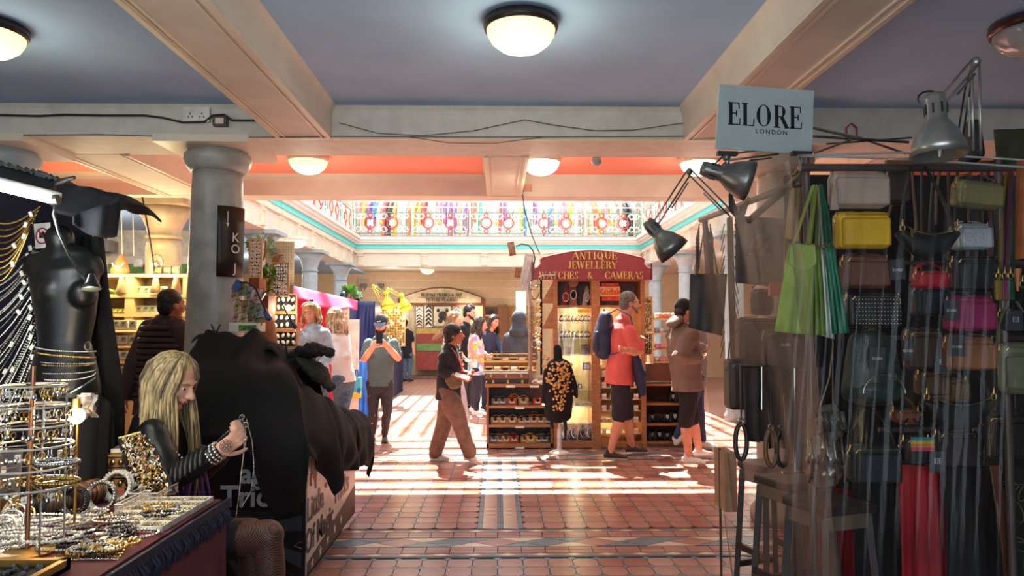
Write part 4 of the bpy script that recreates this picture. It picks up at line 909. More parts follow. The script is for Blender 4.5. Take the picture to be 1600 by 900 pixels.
t = thing('gilt_fan', 'round gilt ornament standing between black busts in lit cabinet', 'ornament', at(902, 668, Y+.08)); MB().ball(at(902, 664, Y+.08), (.035, .012, .04), 12, 8).build('disc', gold, t, smooth=True); p = at(902, 668, Y+.08); MB().cyl((p.x, p.y, .09), p, .006).build('stem', gold, t)
# earring cards
cd0 = thing('earring_card', None, 'earring card', (0, 0, -5))
MB().box((0, 0, .035), (.055, .004, .07)).build('card', cardw, cd0, local=True)
for k in (-1, 1): MB().ball((.013*k, -.006, .035), (.007, .005, .012), 7, 5).build('earring', gold, cd0, local=True, smooth=True)
for r_ in range(8):
    for k in range(5):
        if r_ < 1 and k > 2: continue
        put(cd0, at(944+k*12.5, 552+r_*18, Y+.05+.02*(k % 2)), 'white earring card in the tiered rows of the cabinet behind the coral polo', 'earring cards in the second pine cabinet', 0, 1.0)
for r_ in range(8): MB().bb(at(939, 600, Y).x, at(1003, 600, Y).x, Y+.04, Y+.30, at(900, 553.5+r_*18, Y).z, at(900, 552+r_*18, Y).z).build('shelf', palew, cb2)
# film advertisement
kd = thing('film_sign', 'red and yellow photographic film sign in the top of the second cabinet', 'sign', at(952, 470, Y+.02))
rk = M('sign_red', 'd23a24', .5); yk = M('sign_yellow', 'd9a55a', .5)
pbox('red_plaque', rk, kd, 940, 442, 967, 470, Y+.03, .02); pbox('yellow_band', yk, kd, 936, 448, 969, 463, Y+.01, .02)
text('Kodak', at(952.5, 456, Y+.008), (1, 0, 0), (0, 0, 1), .105, rk, kd, .002, bold=.003); text('FILMS', at(953, 445, Y+.028), (1, 0, 0), (0, 0, 1), .035, yk, kd, .001); text('8.3', at(953, 466.5, Y+.028), (1, 0, 0), (0, 0, 1), .03, yk, kd, .001)
# necklace stands on header shelf
for lb, px, lean, m, nk in (('red and white slanted necklace stand on the header shelf of the lit cabinet', 880, .05, M('red_felt', '9c2f38', .9), pearl), ('brown neck stand with white bead necklace under the maroon sign', 896, 0, M('brown_felt', '9a6a50', .9), pearl), ('pale slanted stand with beaded necklace beside the middle post', 913, .04, M('pale_felt', 'b3a29c', .9), pearl)):
    p = at(px, 477, Y+.08); t = thing('necklace_stand', lb, 'display stand', p)
    w_ = .06 if px != 896 else .09; h_ = .24 if px != 896 else .31
    MB().prism([(-w_*.5, 0), (w_*.5, 0), (w_*.45+lean, h_*.8), (w_*.25+lean, h_), (-w_*.25+lean, h_), (-w_*.45+lean, h_*.8)], p, (1, 0, 0), (0, .25, 1), -.02).build('stand', m, t)
    q = MB()
    for j in range(16):
        a_ = 2*pi*j/16; q.ball(p+V((lean*.6+.035*sin(a_), -.012+.0, h_*.42-.055*cos(a_))), .0075, 7, 5)
    q.build('bead_necklace', nk, t, smooth=True)
    if px == 896:
        MB().lathe([(.06, 0), (.062, .006), (.05, .008)], p+V((0, -.0, h_*.92)), 18, Matrix.Rotation(pi/2, 3, 'X')).build('round_head', m, t)
        MB().ball(p+V((0, -.01, h_*.42)), (.03, .01, .045), 10, 8).build('dark_inset', velvet, t, smooth=True)
# maroon sign board
mar = M('maroon_board', '8e3038', .45, var=.05); mar2 = M('maroon_edge', '6d242c', .45); gl = M('gold_lettering', 'd7a65a', .4)
sg = thing('stall_sign', 'maroon arched board with gold capitals above the pine cabinets', 'sign', at(926, 437, Y-.12))
o_ = at(926, 437, Y-.12); u = S(1, Y-.12)
out = [(-91, 0), (91, 0), (91, 18), (86, 20), (82, 25), (83, 31), (79, 35)] + [(79-158*k/14, 35+12*sin(pi*k/14)) for k in range(1, 14)] + [(-79, 35), (-83, 31), (-82, 25), (-86, 20), (-91, 18)]
MB().prism([(x*u, y*u) for x, y in out], o_, (1, 0, 0), (0, 0, 1), -.05).build('board', mar, sg)
MB().tube([o_+V((x*u, -.004, y*u)) for x, y in out[2:]], .007, 5).build('board_edging', M('pink_edging', 'd9928a', .5), sg)
e1 = at(1017, 437, Y-.12); MB().bb(e1.x, e1.x+.02, Y-.12, Y+.35, e1.z, e1.z+.20).build('end_board', mar2, sg); e0 = at(835, 437, Y-.12); MB().bb(e0.x-.03, e0.x, Y-.12, Y+.35, e0.z, e0.z+.22).build('end_board', mar2, sg)
for s_, py, h_, sp in (('ANTIQUE', 399.5, 12, 1.06), ('JEWELLERY', 414, 12, .92)): serif(MB(), s_, at(926+(3 if s_ == 'ANTIQUE' else 0), py, Y-.125), (1, 0, 0), (0, 0, 1), h_*u, .008, sp, 1.1).build('lettering', gl, sg)
for s_, px in (('WATCHES', 873), ('&', 922), ('CAMERAS', 975)): serif(MB(), s_, at(px, 430, Y-.125), (1, 0, 0), (0, 0, 1), 12*u, .008, .86, 1.1).build('lettering', gl, sg)
# bits hanging at the left of the cabinets
pole = single(MB().cyl(at(828.5, 600, Y+.05), at(828.5, 440, Y+.05), .028, n=12), 'stall_pole', M('mauve_pole', 'a3877c', .4), 'pale upright pole at the corner of the jewellery stall', 'pole', smooth=True)
single(MB().bb(at(845, 600, Y).x, at(848.5, 600, Y).x, Y+.1, Y+.13, .9, zT), 'stall_post', black, 'thin black upright between gold chains and wooden brackets', 'post')
for k, (y0, y1) in enumerate(((440, 474), (481, 514))):
    p = at(866, y1, Y+.02); w_ = S(18, Y); h_ = S(y1-y0, Y)
    single(MB().prism([(-w_, 0), (0, 0), (0, h_), (-.02, h_), (-w_, .03)], p, (1, 0, 0), (0, 0, 1), -.10), 'wooden_bracket', pine, '%s of two triangular wooden display wings hinged on the lit cabinet' % ('upper', 'lower')[k], 'bracket')
for i in range(15):
    z0 = 445+i*6.5; p0 = at(829, z0, Y); p1 = at(844+rr.uniform(-2, 3), z0-6+rr.uniform(-3, 5), Y+.06); q = MB(); sag = rr.uniform(.03, .09)
    q.tube([p0.lerp(p1, k/8)-V((0, 0, sag*sin(pi*k/8))) for k in range(9)], .0065, 5); single(q, 'gold_chain', gold, 'gold chain hung between the stall pole and the black upright', 'chain', 'gold chains hung beside the stall pole')
for i in range(8):
    p = at(842, 470+i*11, Y+.02); q = MB().ball(p, (.035, .02, .025), 9, 6); o = single(q, 'hanging_pendant', gold if i % 2 else pearl, 'chunky pendant in the column of pendants below the gold chains', 'pendant', 'pendants hanging beside the wooden brackets', True)
for lb, x0, y0, x1, y1, m, lean in (('pale striped card rack clipped above the hooded person', 814, 397, 832, 452, M('faded_stripe_card', 'b9b0ae', .6, var=.3, scale=14, stretch=(14, 1, 1)), .3), ('small brown framed card clipped near the pole top', 803, 418, 815, 434, oak, .2), ('carved brown wooden ornament on top of the stall pole', 793, 378, 806, 400, M('carved_brown', '8a5f48', .7, var=.3, scale=40), -.3)):
    a = at((x0+x1)/2, (y0+y1)/2, Y+.03); q = MB().box(a, (S(x1-x0, Y)*.8, .02, S(y1-y0, Y)), (0, lean*.6, 0)); q.box(a+V((0, -.012, 0)), (S(x1-x0, Y)*.5, .01, S(y1-y0, Y)*.7), (0, lean*.6, 0)); single(q, 'hanging_display', m, lb, 'display card')
single(MB().tube([at(*p) for p in ((806, 385, Y), (815, 381, Y), (826, 383, Y), (833, 392, Y), (836, 404, Y), (830, 440, Y+.05))], .009), 'cable', bshoe, 'thin black cable looping from the stall pole to maroon sign', 'cable')
q = MB().tube([at(*p) for p in ((872, 434, Y-.115), (866, 430, Y-.2), (852, 430, Y-.22), (842, 433, Y-.22), (840, 440, Y-.22))], .008); q.lathe([(.01, .03), (.03, -.02), (.028, -.02)], at(840, 443, Y-.22), 12); single(q, 'clip_lamp', steel, 'small steel clip lamp bent in front of the maroon sign', 'lamp')
# coin-covered bust
Yb = 8.55
bu = thing('dress_form', 'black dress form with shawl of gold coins on a white turned stand', 'dress form', (at(874, 700, Yb).x, Yb, 0))
Pb = lambda px, py, dy=0: at(px, py, Yb+dy)
m_ = MB(); m_.limb([Pb(872, 648), Pb(873, 625), Pb(873, 600), Pb(874, 572)], [(.16, .10), (.17, .12), (.155, .12), (.15, .09)], 20, (1, 0, 0)); m_.limb([Pb(872, 562), Pb(871, 545)], [.055, .05], 14)
m_.limb([Pb(856, 580), Pb(852, 612), Pb(848, 628)], [(.05, .05), (.05, .05), (.03, .02)], 12); m_.limb([Pb(889, 580), Pb(897, 608), Pb(901, 620)], [(.05, .05), (.055, .05), (.03, .02)], 12)
melt(m_.build('draped_top', velvet, bu), .010, 2, .01)
MB().limb([Pb(882, 650), Pb(884, 668), Pb(883, 685)], [(.05, .02), (.03, .02), (.012, .01)], 10).build('hanging_scarf', velvet, bu, smooth=True)
MB().limb([Pb(861, 650), Pb(863, 668)], [(.05, .02), (.035, .02)], 10).build('hanging_scarf', velvet, bu, smooth=True)
cm = MB(); R5 = random.Random(5)
for i in range(230):
    px = 873+R5.gauss(0, 12); py = R5.uniform(565, 640)
    if py > 612 and abs(px-873) > 10: continue
    if abs(px-873) > 25: continue
    c = Pb(px, py); xx = (px-873)/25; c.y = Yb-.125*math.sqrt(max(.05, 1-xx*xx))-.015; rr_ = R5.uniform(.008, .019); n_ = V((xx*.8+R5.uniform(-.3, .3), -1, R5.uniform(-.4, .4))).normalized()
    cm.lathe([(rr_*.6, .004), (rr_, 0), (rr_*.9, -.004)], c, 10, n_.to_track_quat('Z', 'Y').to_matrix())
for i in range(14): cm.lathe([(.012, .003), (.015, 0), (.010, -.003)], Pb(R5.uniform(848, 858), R5.uniform(556, 580)), 10, V((0, -1, .2)).to_track_quat('Z', 'Y').to_matrix())
o = cm.build('coins', M('pale_gold_coin', 'd0a468', .35, metal=.7, var=.25, scale=50), bu, smooth=True); o['kind'] = 'stuff'
MB().lathe([(.12, 0), (.12, .012), (.09, .03), (.03, .045), (.026, .08), (.026, .28), (.018, .30), (.018, .42)], (at(874, 700, Yb).x, Yb, 0), 24).build('stand', M('white_stand', 'ded8d2', .4), bu, smooth=True)
# shelf of binoculars and pin boards
Yr = 8.95
sr = thing('binocular_shelf', 'low open wooden shelf of binoculars beside the man in beanie', 'shelf unit', (at(1050, 695, Yr).x, Yr+.2, 0))
A0, A1 = at(1008, 600, Yr).x, at(1098, 600, Yr).x; ztp = at(1008, 600, Yr).z
for px in (1008, 1096): MB().bb(at(px, 600, Yr).x-.015, at(px, 600, Yr).x+.015, Yr, Yr+.4, 0, ztp).build('side_panel', pine, sr)
for py in (600, 630, 662, 690): MB().bb(A0, A1, Yr, Yr+.4, at(1008, py+3.2, Yr).z, at(1008, py, Yr).z).build('shelf', pine, sr)
MB().bb(A0, A1, Yr+.38, Yr+.4, .02, ztp).build('back_panel', M('rust_panel', '5c2f22', .8), sr)
MB().bb(A0, A1, Yr+.03, Yr+.4, at(1008, 596, Yr).z+.0, at(1008, 569, Yr).z).build('drawer_front', M('walnut_front', '6e3f2a', .5, var=.08), sr)
bi = thing('binoculars', None, 'binoculars', (0, 0, -5))
for k in (-1, 1):
    MB().lathe([(.034, 0), (.034, .07), (.022, .085), (.022, .13), (.026, .135), (.026, .15)], (.038*k, 0, 0), 14).build('barrel', bshoe, bi, local=True, smooth=True)
MB().bb(-.02, .02, -.01, .01, .06, .12).build('bridge', steel, bi, local=True)
for py, nm in ((662, 'middle'), (690, 'bottom')):
    for k in range(6): put(bi, at(1019+k*12, py, Yr+.10+.05*(k % 2)), 'black binoculars standing on the %s shelf of the low wooden unit' % nm, 'binoculars on the low wooden shelf', rr.uniform(-.4, .4), rr.uniform(.85, 1.05))
for k in range(3): put(bi, at(1052+k*12, 630, Yr+.10), 'black binoculars standing on the top shelf of the low wooden unit', 'binoculars on the low wooden shelf', rr.uniform(-.4, .4), .9)
def pinboard(label, x0, y0, x1, y1, Y, bgm, items, nx, ny_, fr=palew, lean=0, rz=0, cat='pin board', size=.011, name='pin_board'):
    c = at((x0+x1)/2, y1, Y); W = S(x1-x0, Y); H = S(y1-y0, Y); t = thing(name, label, cat, c)
    MB().bb(-W/2, W/2, 0, .012, 0, H).build('backing', bgm, t, local=True)
    b_ = .014
    for q in ((-W/2-b_, -W/2, 0, H), (W/2, W/2+b_, 0, H), (-W/2-b_, W/2+b_, -b_, 0), (-W/2-b_, W/2+b_, H, H+b_)): MB().bb(q[0], q[1], -.012, .014, q[2], q[3]).build('frame', fr, t, local=True)
    R_ = random.Random(int(x0*7+y0)); p0 = [None]*len(items)
    for i in range(nx):
        for j in range(ny_):
            k = R_.randrange(len(items))
            if p0[k] is None: p0[k] = MB().ball((0, 0, 0), (size, .005, size*1.5), 7, 5).build('earring', items[k], t, local=True, smooth=True); o = p0[k]
            else: o = p0[k].copy(); COL.objects.link(o)
            o.location = ((i+.5)/nx*W-W/2+R_.uniform(-.3, .3)*size, -.006, (j+.5)/ny_*H+R_.uniform(-.3, .3)*size); o.rotation_euler = (0, R_.uniform(-.6, .6), 0)
    t.rotation_euler = (lean, 0, rz); return t
pinboard('grey pin board crowded with brass brooches above the pine framed black one', 1003, 465, 1018, 517, Yr, M('grey_felt', '55524e', .9), [gold, pearl, brass], 7, 20, palew, size=.008)
pinboard('black pin board of small gold studs beside the man in coral polo', 1003, 522, 1018, 553, Yr, velvet, [gold, pearl], 5, 10, palew, size=.008)
up = thing('yarn_shelves', 'open shelving with pastel yarn balls and egg boxes behind man in beanie', 'shelf unit', (at(1050, 565, Yr+.05).x, Yr+.2, ztp))
for py in (497, 520, 545, 565): MB().bb(at(1021, 500, Yr).x, A1, Yr+.03, Yr+.35, at(1021, py+2.5, Yr).z, at(1021, py, Yr).z).build('shelf', palew, up)
for px in (1021, 1096): MB().bb(at(px, 500, Yr).x-.012, at(px, 500, Yr).x+.012, Yr+.03, Yr+.35, at(1021, 597, Yr).z, at(1021, 490, Yr).z).build('side_panel', palew, up)
ycol = [M('yarn_pink', 'e49aa8', .95, bump=.5), M('yarn_blue', '8fb6d8', .95, bump=.5), M('yarn_cream', 'e6d3b4', .95, bump=.5), M('yarn_coral', 'e0806c', .95, bump=.5)]
yb = [single(MB().ball((0, 0, -6), .034, 10, 8), 'yarn_ball', m, '%s yarn ball on the open shelves behind the beanie' % c, 'yarn', 'yarn balls on the open shelves', True) for m, c in zip(ycol, ('pink', 'blue', 'cream', 'coral'))]
us = [0]*4
for py, cs in ((497, (2, 2, 3)), (520, (0, 1, 1, 0, 2)), (545, (0, 0, 3, 2, 1)), (565, (2, 0, 2))):
    for k in range(12):
        for dd in (0, .08):
            j = rr.choice(cs); o = yb[j] if not us[j] else yb[j].copy()
            if us[j]: COL.objects.link(o)
            us[j] = 1; p = at(1026+k*6.3, py, Yr+.09+dd); o.location = p+V((rr.uniform(-.01, .01), 0, .0))
for k in range(5):
    t = trinket('small white-labelled jar on the drawer top beside the man in beanie', 'jar', 'jar', 1026+k*11, 569, .045, .05, .04, glass if k % 2 else steel, cardw, .18); t['group'] = 'jars on the drawer top'; t.location.z += 0
# framing shop at the far end
Yf = 20.9
fs = thing('framing_shop', 'arched brown and cream framing shop front on the far wall', 'shop front', (at(690, 593, Yf).x, Yf, 0))
brown = M('brown_frame_paint', '7a3a2c', .5); crm = M('shop_cream', 'c2b092', .8)
o_ = at(690, 476, Yf-.1); u = S(1, Yf)
arch = [(-68, 0), (68, 0)] + [(68-136*k/12, 10+18*sin(pi*k/12)) for k in range(13)]
MB().prism([(x*u, y*u) for x, y in arch], o_, (1, 0, 0), (0, 0, 1), -.1).build('fascia', brown, fs)
MB().prism([(x*u*.90, y*u*.80+.05) for x, y in arch], o_-V((0, .1, 0)), (1, 0, 0), (0, 0, 1), -.04).build('sign_panel', crm, fs)
ink = M('ink_lettering', '2c221e', .6)
serif(MB(), 'BESPOKE FRAMES & ART', at(690, 460.5, Yf-.26), (1, 0, 0), (0, 0, 1), 5.2*u, .012, .80, 1.7).build('lettering', ink, fs); serif(MB(), 'PICTURE FRAMING', at(690, 468, Yf-.26), (1, 0, 0), (0, 0, 1), 5.2*u, .012, .80, 1.7).build('lettering', ink, fs)
pbox('divider_line', brown, fs, 652, 464, 728, 464.6, Yf-.26, .01)
for x0 in (622, 755): pbox('jamb', brown, fs, x0, 474, x0+3, 594, Yf-.12, .15)
pbox('interior_wall', M('shop_interior', 'bdae93', .8), fs, 625, 476, 755, 590, Yf+.1, .05)
pbox('brick_panel', M('white_brick', 'd8d2c6', .8), fs, 625, 478, 638, 560, Yf+.04, .05)
pbox('counter', M('red_counter', '98403a', .6), fs, 650, 522, 700, 578, Yf-.35, .4)
pbox('counter_band', M('green_band', '6f9a5a', .6), fs, 651, 537, 699, 548, Yf-.37, .02); pbox('counter_band', M('ochre_band', 'c2a25a', .6), fs, 651, 513, 699, 521.5, Yf-.35, .4)
pbox('step', M('brown_threshold', '7d5f52', .6), fs, 625, 588, 757, 596, Yf-.5, .6)
def chevrons(label, x0, x1, y0, y1, cols, n):
    c = at((x0+x1)/2, y1, Yf-.05); t = thing('frame_samples', label, 'sample board', c); W = S(x1-x0, Yf); H = S(y1-y0, Yf)
    MB().bb(c.x-W/2, c.x+W/2, c.y, c.y+.02, c.z, c.z+H).build('board', cardw, t)
    for k in range(n):
        h = H/n*.62; z = H*(k+.25)/n
        MB().prism([(-W*.42, z-.1*H/n), (0, z+.75*H/n-.1*H/n), (W*.42, z-.1*H/n), (W*.42, z+h-.1*H/n), (0, z+h+.75*H/n-.1*H/n), (-W*.42, z+h-.1*H/n)], c-V((0, .0, 0)), (1, 0, 0), (0, 0, 1), .02).build('frame_corner', cols[k % len(cols)], t)
bk_ = M('corner_black', '1d1a1a', .4); br_ = M('corner_bronze', '6a5240', .4); rd_ = M('corner_red', 'b8402c', .4); tl_ = M('corner_teal', '3f8f92', .4)
chevrons('board of bronze chevron frame samples nearest the doorway in the far shop', 650, 660, 479, 511, [br_, bk_], 7); chevrons('board of black chevron frame samples in the far shop', 664, 675, 479, 511, [bk_], 5); chevrons('board of red and teal chevron frame samples in the far shop', 708, 719, 479, 505, [rd_, tl_], 5)
t = thing('bulldog_print', 'black and cream dog print hung between the frame sample boards', 'picture', at(690, 509, Yf-.05)); pbox('print', M('print_cream', 'c9c0ae', .7), t, 678, 479, 704, 509, Yf-.03, .02)
for (x0, y0, x1, y1) in ((682, 482, 687, 488), (696, 482, 701, 488), (685, 486, 699, 500), (684, 497, 692, 505), (694, 497, 700, 504)): c = at((x0+x1)/2, (y0+y1)/2, Yf-.04); MB().ball(c, (S(x1-x0, Yf)/2, .012, S(y1-y0, Yf)/2), 10, 8).build('dark_shape', bk_, t, smooth=True)
pbox('lit_panel', M('lit_yellow_panel', 'f0dc8c', .6, emit=.5), fs, 736, 478, 754, 505, Yf-.02, .02)
f2 = thing('gift_shop', 'lit shop window with brown post beside the framing shop', 'shop front', at(795, 594, Yf)+V((0, 0, 0))); f2.location.z = 0; WL[f2.name] = V(f2.location)
pbox('window_back', M('warm_shop', 'b0884f', .8), f2, 758, 478, 835, 590, Yf+.1, .05); pbox('brown_post', oak, f2, 778, 476, 793, 592, Yf-.2, .2); pbox('shelf', cardw, f2, 758, 492, 778, 494, Yf-.05, .2); pbox('poster', M('poster_dark', '5b5248', .7, var=.5, scale=6), f2, 758, 480, 775, 491, Yf, .02)
pbox('bright_pane', M('bright_pane', 'f4f4ec', .3, emit=.8), f2, 806, 455, 822, 490, Yf-.1, .02)
for px in (655, 735, 725): light('shop_light', at(px, 486, Yf-.35), 5, (1, .9, .7), .1)
t = thing('air_vent', 'pale louvred vent on the far wall above the framing shop', 'vent', at(568, 441, 21.1)); pbox('grille', cream2, t, 560, 434, 578, 441, 21.12, .05)
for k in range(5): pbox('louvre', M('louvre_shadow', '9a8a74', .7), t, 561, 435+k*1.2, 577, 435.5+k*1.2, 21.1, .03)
for x0, lb in ((563, 'grey floodlight on the far wall beside the vent'), (590, 'grey twin floodlight on the far wall nearer the yellow lamps')):
    t = thing('floodlight', lb, 'floodlight', at(x0+4, 452, 21)); pbox('housing', M('grey_housing', '6f6a66', .6), t, x0, 443, x0+9, 449, 20.9, .15); pbox('bracket', steel, t, x0+3.5, 449, x0+5.5, 454, 21, .2)

# ------------------------------------------------------------ stalls beyond the near column
redc = M('crimson_cloth', 'c8203a', .85, var=.08, scale=3); pinkc = M('pink_cloth', 'ea4f80', .8, var=.1, scale=3); navyp = M('navy_plastic', '16245c', .25, var=.1, scale=3); bluet = M('blue_tarpaulin', '2c62b8', .5, var=.15, scale=4)
def drape(name, mat, label, cat, pts_top, z0, folds=6, amp=.04, n=30, parent=None, m=12, thick=.006, hem=0):
    """hanging cloth below a top polyline down to height z0"""
    pts = [V(p) for p in pts_top]; L = [0]
    for a, b in zip(pts, pts[1:]): L.append(L[-1]+(b-a).length)
    def top(u):
        d = u*L[-1]
        for i in range(len(pts)-1):
            if d <= L[i+1] or i == len(pts)-2: return pts[i].lerp(pts[i+1], (d-L[i])/max(1e-6, L[i+1]-L[i])), (pts[i+1]-pts[i]).normalized()
    def f(u, v):
        p, t = top(u); nrm = V((t.y, -t.x, 0)); nrm = nrm.normalized() if nrm.length > .01 else V((0, -1, 0)); zb = (z0(u) if callable(z0) else z0)+hem*sin(u*37)
        q = p + nrm*amp*(sin(u*folds*6.28+1.5*sin(v*2.2))+.35*sin(u*folds*15+v*3))*(.25+.75*v); q.z = p.z+(zb-p.z)*v; return q
    mb = MB(); mb.sheet(f, n, m); o = mb.build(name, mat, parent, smooth=True)
    s = o.modifiers.new('thickness', 'SOLIDIFY'); s.thickness = thick
    if parent is None: tag(o, label, cat)
    return o
drape('stall_curtain', redc, 'crimson cloth wall behind the woman in the pale denim jacket', 'curtain', [at(455, 455, 9.2), at(500, 466, 9.6), at(532, 476, 10)], .05, 5, .04)
o = MB(); o.sheet(lambda u, v: at(452+106*u, 446+24*u+(13+10*sin(pi*u)+7*sin(u*20)*.3)*v, 9.1+.9*u-.18*v), 20, 6); q = o.build('draped_cloth', pinkc, smooth=True); q.modifiers.new('t', 'SOLIDIFY').thickness = .008; tag(q, 'bright pink cloth draped along the top of the crimson stall wall', 'cloth')
pinboard('tall cream board with drop earrings between the woman in white and blue plastic', 520, 480, 543, 566, 10.2, M('cream_lattice', 'e9e2cc', .8), [gold, oak, teal], 5, 12, cardw, size=.012)
a, b = at(519, 478, 10.22), at(561, 499, 10.22); q = MB(); q.bb(a.x, at(544, 478, 10.22).x, 10.22, 10.25, 0, a.z); q.bb(at(544, 478, 10.22).x, b.x, 10.22, 10.25, 0, b.z); single(q, 'white_screen', cardw, 'stepped plain white screen beside the blue plastic sheet', 'panel')
a, b = at(543, 471, 11.45), at(586, 471, 11.45); single(MB().bb(a.x, b.x, 11.45, 12.0, 0, a.z), 'stall_cabinet', M('navy_plastic', ''), 'tall navy cabinet behind the shiny plastic sheet carrying the plants', 'cabinet')
a, b = at(386, 500, 6.3), at(464, 500, 6.6); single(MB().bb(a.x, b.x, 6.35, 7.3, 0, 1.30), 'display_plinth', M('stall_black', '151416', .8), 'black plinth behind the covered stall carrying the earring boards', 'plinth')
o = drape('plastic_sheet', navyp, 'shiny navy plastic sheet with reflected lamps behind the man in cap', 'sheet', [at(543, 470, 11.4), at(584, 471, 11.4)], at(560, 560, 11.4).z, 2, .02)
o = drape('tarpaulin', bluet, 'bright blue tarpaulin hanging under navy plastic sheet by the jeans', 'tarpaulin', [at(556, 562, 10.9), at(592, 566, 10.7)], .05, 4, .05)
t = thing('carrier_bag', 'colourful shopping bag hanging beside the woman in blue jeans', 'bag', at(550, 622, 10.1)); pbox('bag_body', patches('bag_print', ['4fb04a', '2a9fd0', 'e8d23a', '2a6fc0', '55c0d8'], 7), t, 540, 590, 563, 622, 10.1, .12)
for px in (545, 557): MB().tube([at(px-3, 590, 10.2), at(px-1, 578, 10.22), at(px+2, 578, 10.22), at(px+3, 590, 10.2)], .01).build('handle', bluet, t)
single(pb(MB(), 575, 575, 590, 640, 10.9, .3), 'white_crate', cardw, 'white crate edge below the blue tarpaulin behind the man in cap', 'crate')
# navy skirted table and jewellery boards with yellow lamps
t = thing('skirted_table', 'table with pleated navy skirt running back behind the man in cap', 'table', (-2.7, 14.3, 0))
MB().bb(-3.4, -2.22, 12.4, 16.6, .93, .96).build('table_top', M('navy_cloth', '232744', .85), t)
o = MB().sheet(lambda u, v: (-2.2+.03*sin(u*110), 12.4+4.2*u, .95-.93*v), 90, 3).build('table_skirt', M('navy_cloth', ''), t, smooth=True)
MB().sheet(lambda u, v: (-3.4+1.2*u, 12.4+.03*sin(u*60), .95-.93*v), 40, 3).build('table_skirt', M('navy_cloth', ''), t, smooth=True)
pinboard('brightly lit board of small jewellery above the navy skirted table', 585, 475, 632, 540, 14.2, M('lit_ochre', 'd8c27e', .8, emit=0), [gold, pearl, oak, brass], 12, 16, palew, size=.02)
def desk_lamp(label, base, elbow, headp, aim, m, s=1.0, power=0, rods=True, name='desk_lamp', pivot=None, col=(1, .8, .5)):
    t = thing(name, label, 'lamp', base)
    for a, b in ((base, elbow), (elbow, headp)):
        d = (b-a).normalized(); sd = d.cross(V((0, 1, 0))).normalized()*.016*s
        if rods:
            for k in (-1, 1): MB().cyl(a+sd*k, b+sd*k, .0055*s, n=8).build('arm_rod', m, t, smooth=True)
            MB().cyl(a+(b-a)*.15+sd*2, a+(b-a)*.6+sd*2, .005*s, n=8).build('spring', steel, t)
        else: MB().cyl(a, b, .008*s, n=8).build('arm', m, t)
    MB().ball(elbow, .022*s, 10, 8).build('joint', m, t, smooth=True); MB().ball(headp, .018*s, 10, 8).build('joint', m, t, smooth=True)
    q = V(aim).normalized().to_track_quat('Z', 'Y').to_matrix()
    MB().lathe([(.006*s, -.06*s), (.034*s, -.055*s), (.040*s, -.03*s), (.040*s, .05*s), (.046*s, .06*s), (.075*s, .10*s), (.098*s, .16*s), (.104*s, .20*s), (.100*s, .198*s), (.06*s, .10*s), (.02*s, .07*s)], headp, 28, q).build('lamp_shade', m, t, smooth=True)
    sl_ = MB()
    for k in range(8):
        a = 2*pi*k/8; sl_.box(headp+q @ V((.0405*s*cos(a), .0405*s*sin(a), .01*s)), (.006*s, .006*s, .04*s), q @ Matrix.Rotation(a, 3, 'Z'))
    o = sl_.build('cooling_slots', bshoe, t); o['kind'] = 'stuff'
    if power: 
        MB().ball(headp+q @ V((0, 0, .13*s)), .035*s, 10, 8).build('bulb', M('lamp_bulb', 'fff0c0', .3, emit=12, ecol='ffdf9a'), t, smooth=True); light('lamp_light', headp+q @ V((0, 0, .2*s)), power, col, .04)
    return t
yel = M('yellow_enamel', 'e6c62c', .35)
desk_lamp('yellow desk lamp clamped above the jewellery boards, nearer the plants', at(598, 476, 14.2), at(583, 447, 14.2), at(604, 461, 14.1), (.2, -.2, -1), yel, 1.3, 3)
desk_lamp('yellow desk lamp above the jewellery boards, nearer the arched shop sign', at(604, 476, 14.2), at(606, 452, 14.2), at(628, 464, 14.1), (.35, -.2, -1), yel, 1.3, 3)
# plants
leafm = M('fern_green', '5f9a3a', .6, var=.3, scale=20); euc = M('eucalyptus_green', '9fb8a0', .6, var=.2, scale=20)
def leaves(c, r, n, size, droop=0, seed=1, up=.5):
    R_ = random.Random(seed); mb = MB()
    for i in range(n):
        d = V((R_.gauss(0, 1), R_.gauss(0, 1), R_.gauss(up, 1))).normalized(); p = V(c)+V((d.x*r[0], d.y*r[1], d.z*r[2]))*R_.uniform(.3, 1); q = (d+V((0, 0, -droop))).normalized(); s_ = q.cross(V((R_.random(), R_.random(), .3))).normalized()*size*.35; l = size*R_.uniform(.7, 1.3)
        mb.add([p, p+q*l*.5+s_, p+q*l, p+q*l*.5-s_], [(0, 1, 2), (0, 2, 3)])
    return mb
def plant(label, name, c, r, n, size, m, pot=None, **k):
    t = thing(name, label, 'plant', c); o = leaves(c, r, n, size, **k).build('foliage', m, t); o['kind'] = 'stuff'
    st = MB()
    for i in range(5): st.cyl(V(c)-V((0, 0, r[2]*1.1)), V(c)+V((r[0]*.5*cos(i*1.3), r[1]*.5*sin(i*1.3), r[2]*.5)), .004)
    st.build('stems', oak, t)
    if pot: MB().lathe([(.03, 0), (.045, .07), (.048, .075), (.04, .07)], V(c)-V((0, 0, r[2]*1.1+.06)), 14).build('pot', pot, t, smooth=True)
    return t
plant('spiky green plant on top of the navy plastic stall', 'spider_plant', at(547, 461, 11.5), (.09, .09, .09), 90, .10, leafm, up=1.2)
plant('grey-green leafy plant beside the spiky plant on the stall top', 'succulent', at(558, 463, 11.5), (.07, .07, .05), 70, .05, euc, pot=bshoe)
t = thing('kettle', 'dark round kettle on the stall top beside the spiky plant', 'kettle', at(537, 468, 11.4)); MB().ball(at(537, 461, 11.4), (.065, .065, .06), 14, 10).build('kettle_body', M('dark_enamel', '2b3a38', .25), t, smooth=True); MB().tube([at(533, 457, 11.4), at(537, 451, 11.4), at(541, 457, 11.4)], .008).build('handle', bshoe, t)
